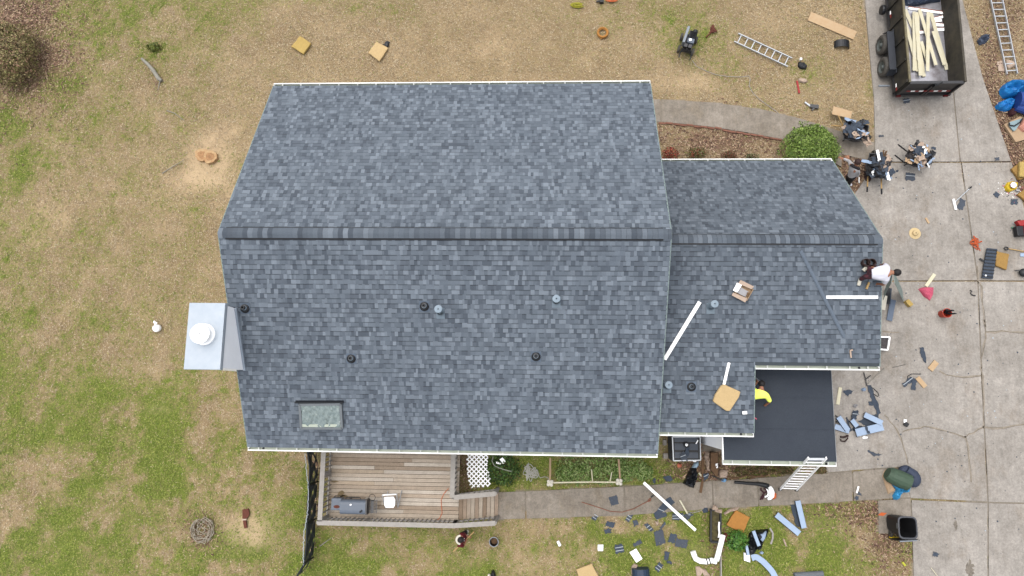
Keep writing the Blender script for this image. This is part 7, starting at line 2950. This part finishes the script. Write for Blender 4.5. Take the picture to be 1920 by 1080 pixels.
mb = MB()
bx_, by_ = cc.x - .02, cc.y
rings(mb, [oval(bx_, by_, hx * .68, hy * .70, PZ + .05), oval(bx_, by_, hx * .73, hy * .75, PZ + .10), oval(cc.x, cc.y, hx * .92, hy * .92, BH - .02), oval(cc.x, cc.y, hx * .86, hy * .86, BH - .02),
           oval(bx_, by_, hx * .66, hy * .68, PZ + .12)], True, True)
mb.build('bin_body', mat('bin_plastic', rgb(38, 38, 40), .5, .1, 6.0), bn)
mb = MB()
rings(mb, [oval(cc.x, cc.y, hx * .90, hy * .90, BH - .06), oval(cc.x, cc.y, hx * 1.0, hy * 1.0, BH - .05), oval(cc.x, cc.y, hx * 1.0, hy * 1.0, BH), oval(cc.x, cc.y, hx * .88, hy * .88, BH + .004), oval(cc.x, cc.y, hx * .86, hy * .86, BH - .04)])
mb.build('rim', mat('bin_rim', rgb(84, 86, 92), .45, .1, 6.0), bn)
mb = MB()
pq = [q[0].lerp(q[3], .30), q[0].lerp(q[3], .56)]
w1 = [p + (cc - p) * .1 - Z * .10 for p in pq]
mb.bar(w1[0] + Vector((-.012, 0, 0)), w1[1] + Vector((-.012, 0, 0)), .012, .09)
mb.build('bin_label', M['grey'], bn)
mb = MB()
mb.bar(q[2] + Vector((-.02, -.07, -.04)), q[3] + Vector((.04, -.07, -.04)), .04, .04)
mb.build('handle', M['grey'], bn)
for k in (.22, .78):
    mb = MB()
    p = bt[3].lerp(bt[2], k)
    mb.lathe((p.x, p.y - .08, PZ + .12), [(.03, -.03), (.11, -.03), (.12, 0), (.11, .03), (.03, .03)], 18, Matrix.Rotation(math.pi / 2, 3, 'Y'))
    mb.build('wheel', M['rubber'], bn)
mb = MB()
lidp = [q[3] + Vector((0, -.05, 0)), q[2] + Vector((0, -.05, 0)), q[2] + Vector((-.05, -.16, -.85)), q[3] + Vector((.05, -.16, -.85))]
mb.slab(lidp, Vector((0, -1, .1)), .03)
mb.build('lid', M['black'], bn, bevel=.01)
mb = MB()
mb.tube([U(*v8(115, 935), .10), U(*v8(220, 955), .10)], .055, 10)
single(mb, 'yellow_canister', M['yellow'], 'yellow canister lying at the foot of the black bin', 'canister')
heapthing('cardboard', [v8(*k) for k in ((25, 210), (50, 140), (90, 120), (90, 260), (160, 350), (185, 385), (95, 425))], PZ, .08, M['cardboard'], 'cardboard sheet under the green tarp bundle', 'cardboard', 3, .3)
heapthing('blue_tarp', [v8(*k) for k in ((100, 270), (200, 300), (330, 330), (370, 320), (340, 390), (250, 400), (215, 490), (160, 490), (145, 440), (190, 370))], PZ, .22, mat('sky_blue_tarp', rgb(64, 168, 226), .6, .12, 6.0), 'bright blue tarp end below the green tarp bundle', 'tarp', 6, .5, 7)
mb = MB()
mb.tube([U(*v8(*k), .30) for k in ((85, 170), (120, 190), (230, 240), (340, 285), (345, 290))], [.20, .27, .30, .29, .2], 14)
single(mb, 'tarp_bundle', M['greentarp'], 'rolled green tarp bundle on the driveway by the path', 'tarp bundle')
mb = MB()
mb.tube([U(*v8(*k), .24) for k in ((310, 130), (400, 200))], [.16, .2], 10)
mb.ell(U(*v8(400, 240), .2), (.24, .30, .2))
mb.ell(U(*v8(285, 130), .18), (.22, .14, .14), Matrix.Rotation(.4, 3, 'Z'))
single(mb, 'duffel_bag', mat('navy_bag', rgb(62, 72, 94), .7, .15, 7.0), 'navy duffel bag behind the green tarp bundle', 'bag')
mb = MB()
mb.prism(XY([z8(330, 640), z8(355, 620), z8(395, 625), z8(370, 645)], PZ), PZ, PZ + .02)
single(mb, 'orange_scrap', M['orange'], 'orange scrap on the small concrete pad above the bin', 'scrap')
mb = MB()
p = U(*z8(185, 455), PZ + .05)
mb.tube([U(*z8(192, 432), PZ + .04), U(*z8(178, 480), PZ + .04)], .03, 8)
single(mb, 'white_tube', M['white'], 'small white tube on the path left of the tarp bundle', 'tube')
for i, (zx, zy, w, h, l_) in enumerate(((200, 488, 7, 5, 'dark chip below the white tube'), (180, 515, 6, 6, 'dark chip at the lower path edge'), (750, 925, 10, 8, 'dark torn scrap on the driveway right of the lawn corner'))):
    scrap(rect(*z8(zx, zy), w, h, 20), l_, PZ)
mb = MB()
mb.tube([U(*z8(508, 980), .05), U(*z8(530, 1005), .05)], .04, 8)
single(mb, 'lime_can', mat('lime_can', rgb(214, 214, 70), .4, .1, 9.0), 'small lime can on the grass by the driveway edge', 'can')
mb = MB()
mb.tube([U(*z8(*k), PZ + .012) for k in ((715, 1020), (740, 1050), (765, 1085))], .012, 5)
single(mb, 'stick', M['pine'], 'thin pale stick at the bottom of the driveway', 'stick')
# loose specks of roofing grit and chips on the concrete
mb = MB()
R = random.Random(77)
for k in range(420):
    x, y_ = R.uniform(1575, 1915), R.uniform(200, 1075)
    p = U(x, y_, PZ)
    w_ = np.array([p.x]), np.array([p.y])
    if not any(inpoly(*w_, P)[0] for P in slabs_w):
        continue
    r_ = R.choice((.008, .012, .012, .02, .03))
    mb.mi(0 if R.random() < .75 else 1)
    mb.prism([(p.x + r_ * R.uniform(.5, 1.2) * math.cos(a), p.y + r_ * R.uniform(.5, 1.2) * math.sin(a)) for a in (0, 1.1, 2.2, 3.3, 4.4, 5.4)], PZ - .001, PZ + .008)
tag(mb.build('roofing_grit', [M['slate'], M['stripe']]), 'loose dark chips scattered over the driveway', 'grit', kind='stuff')
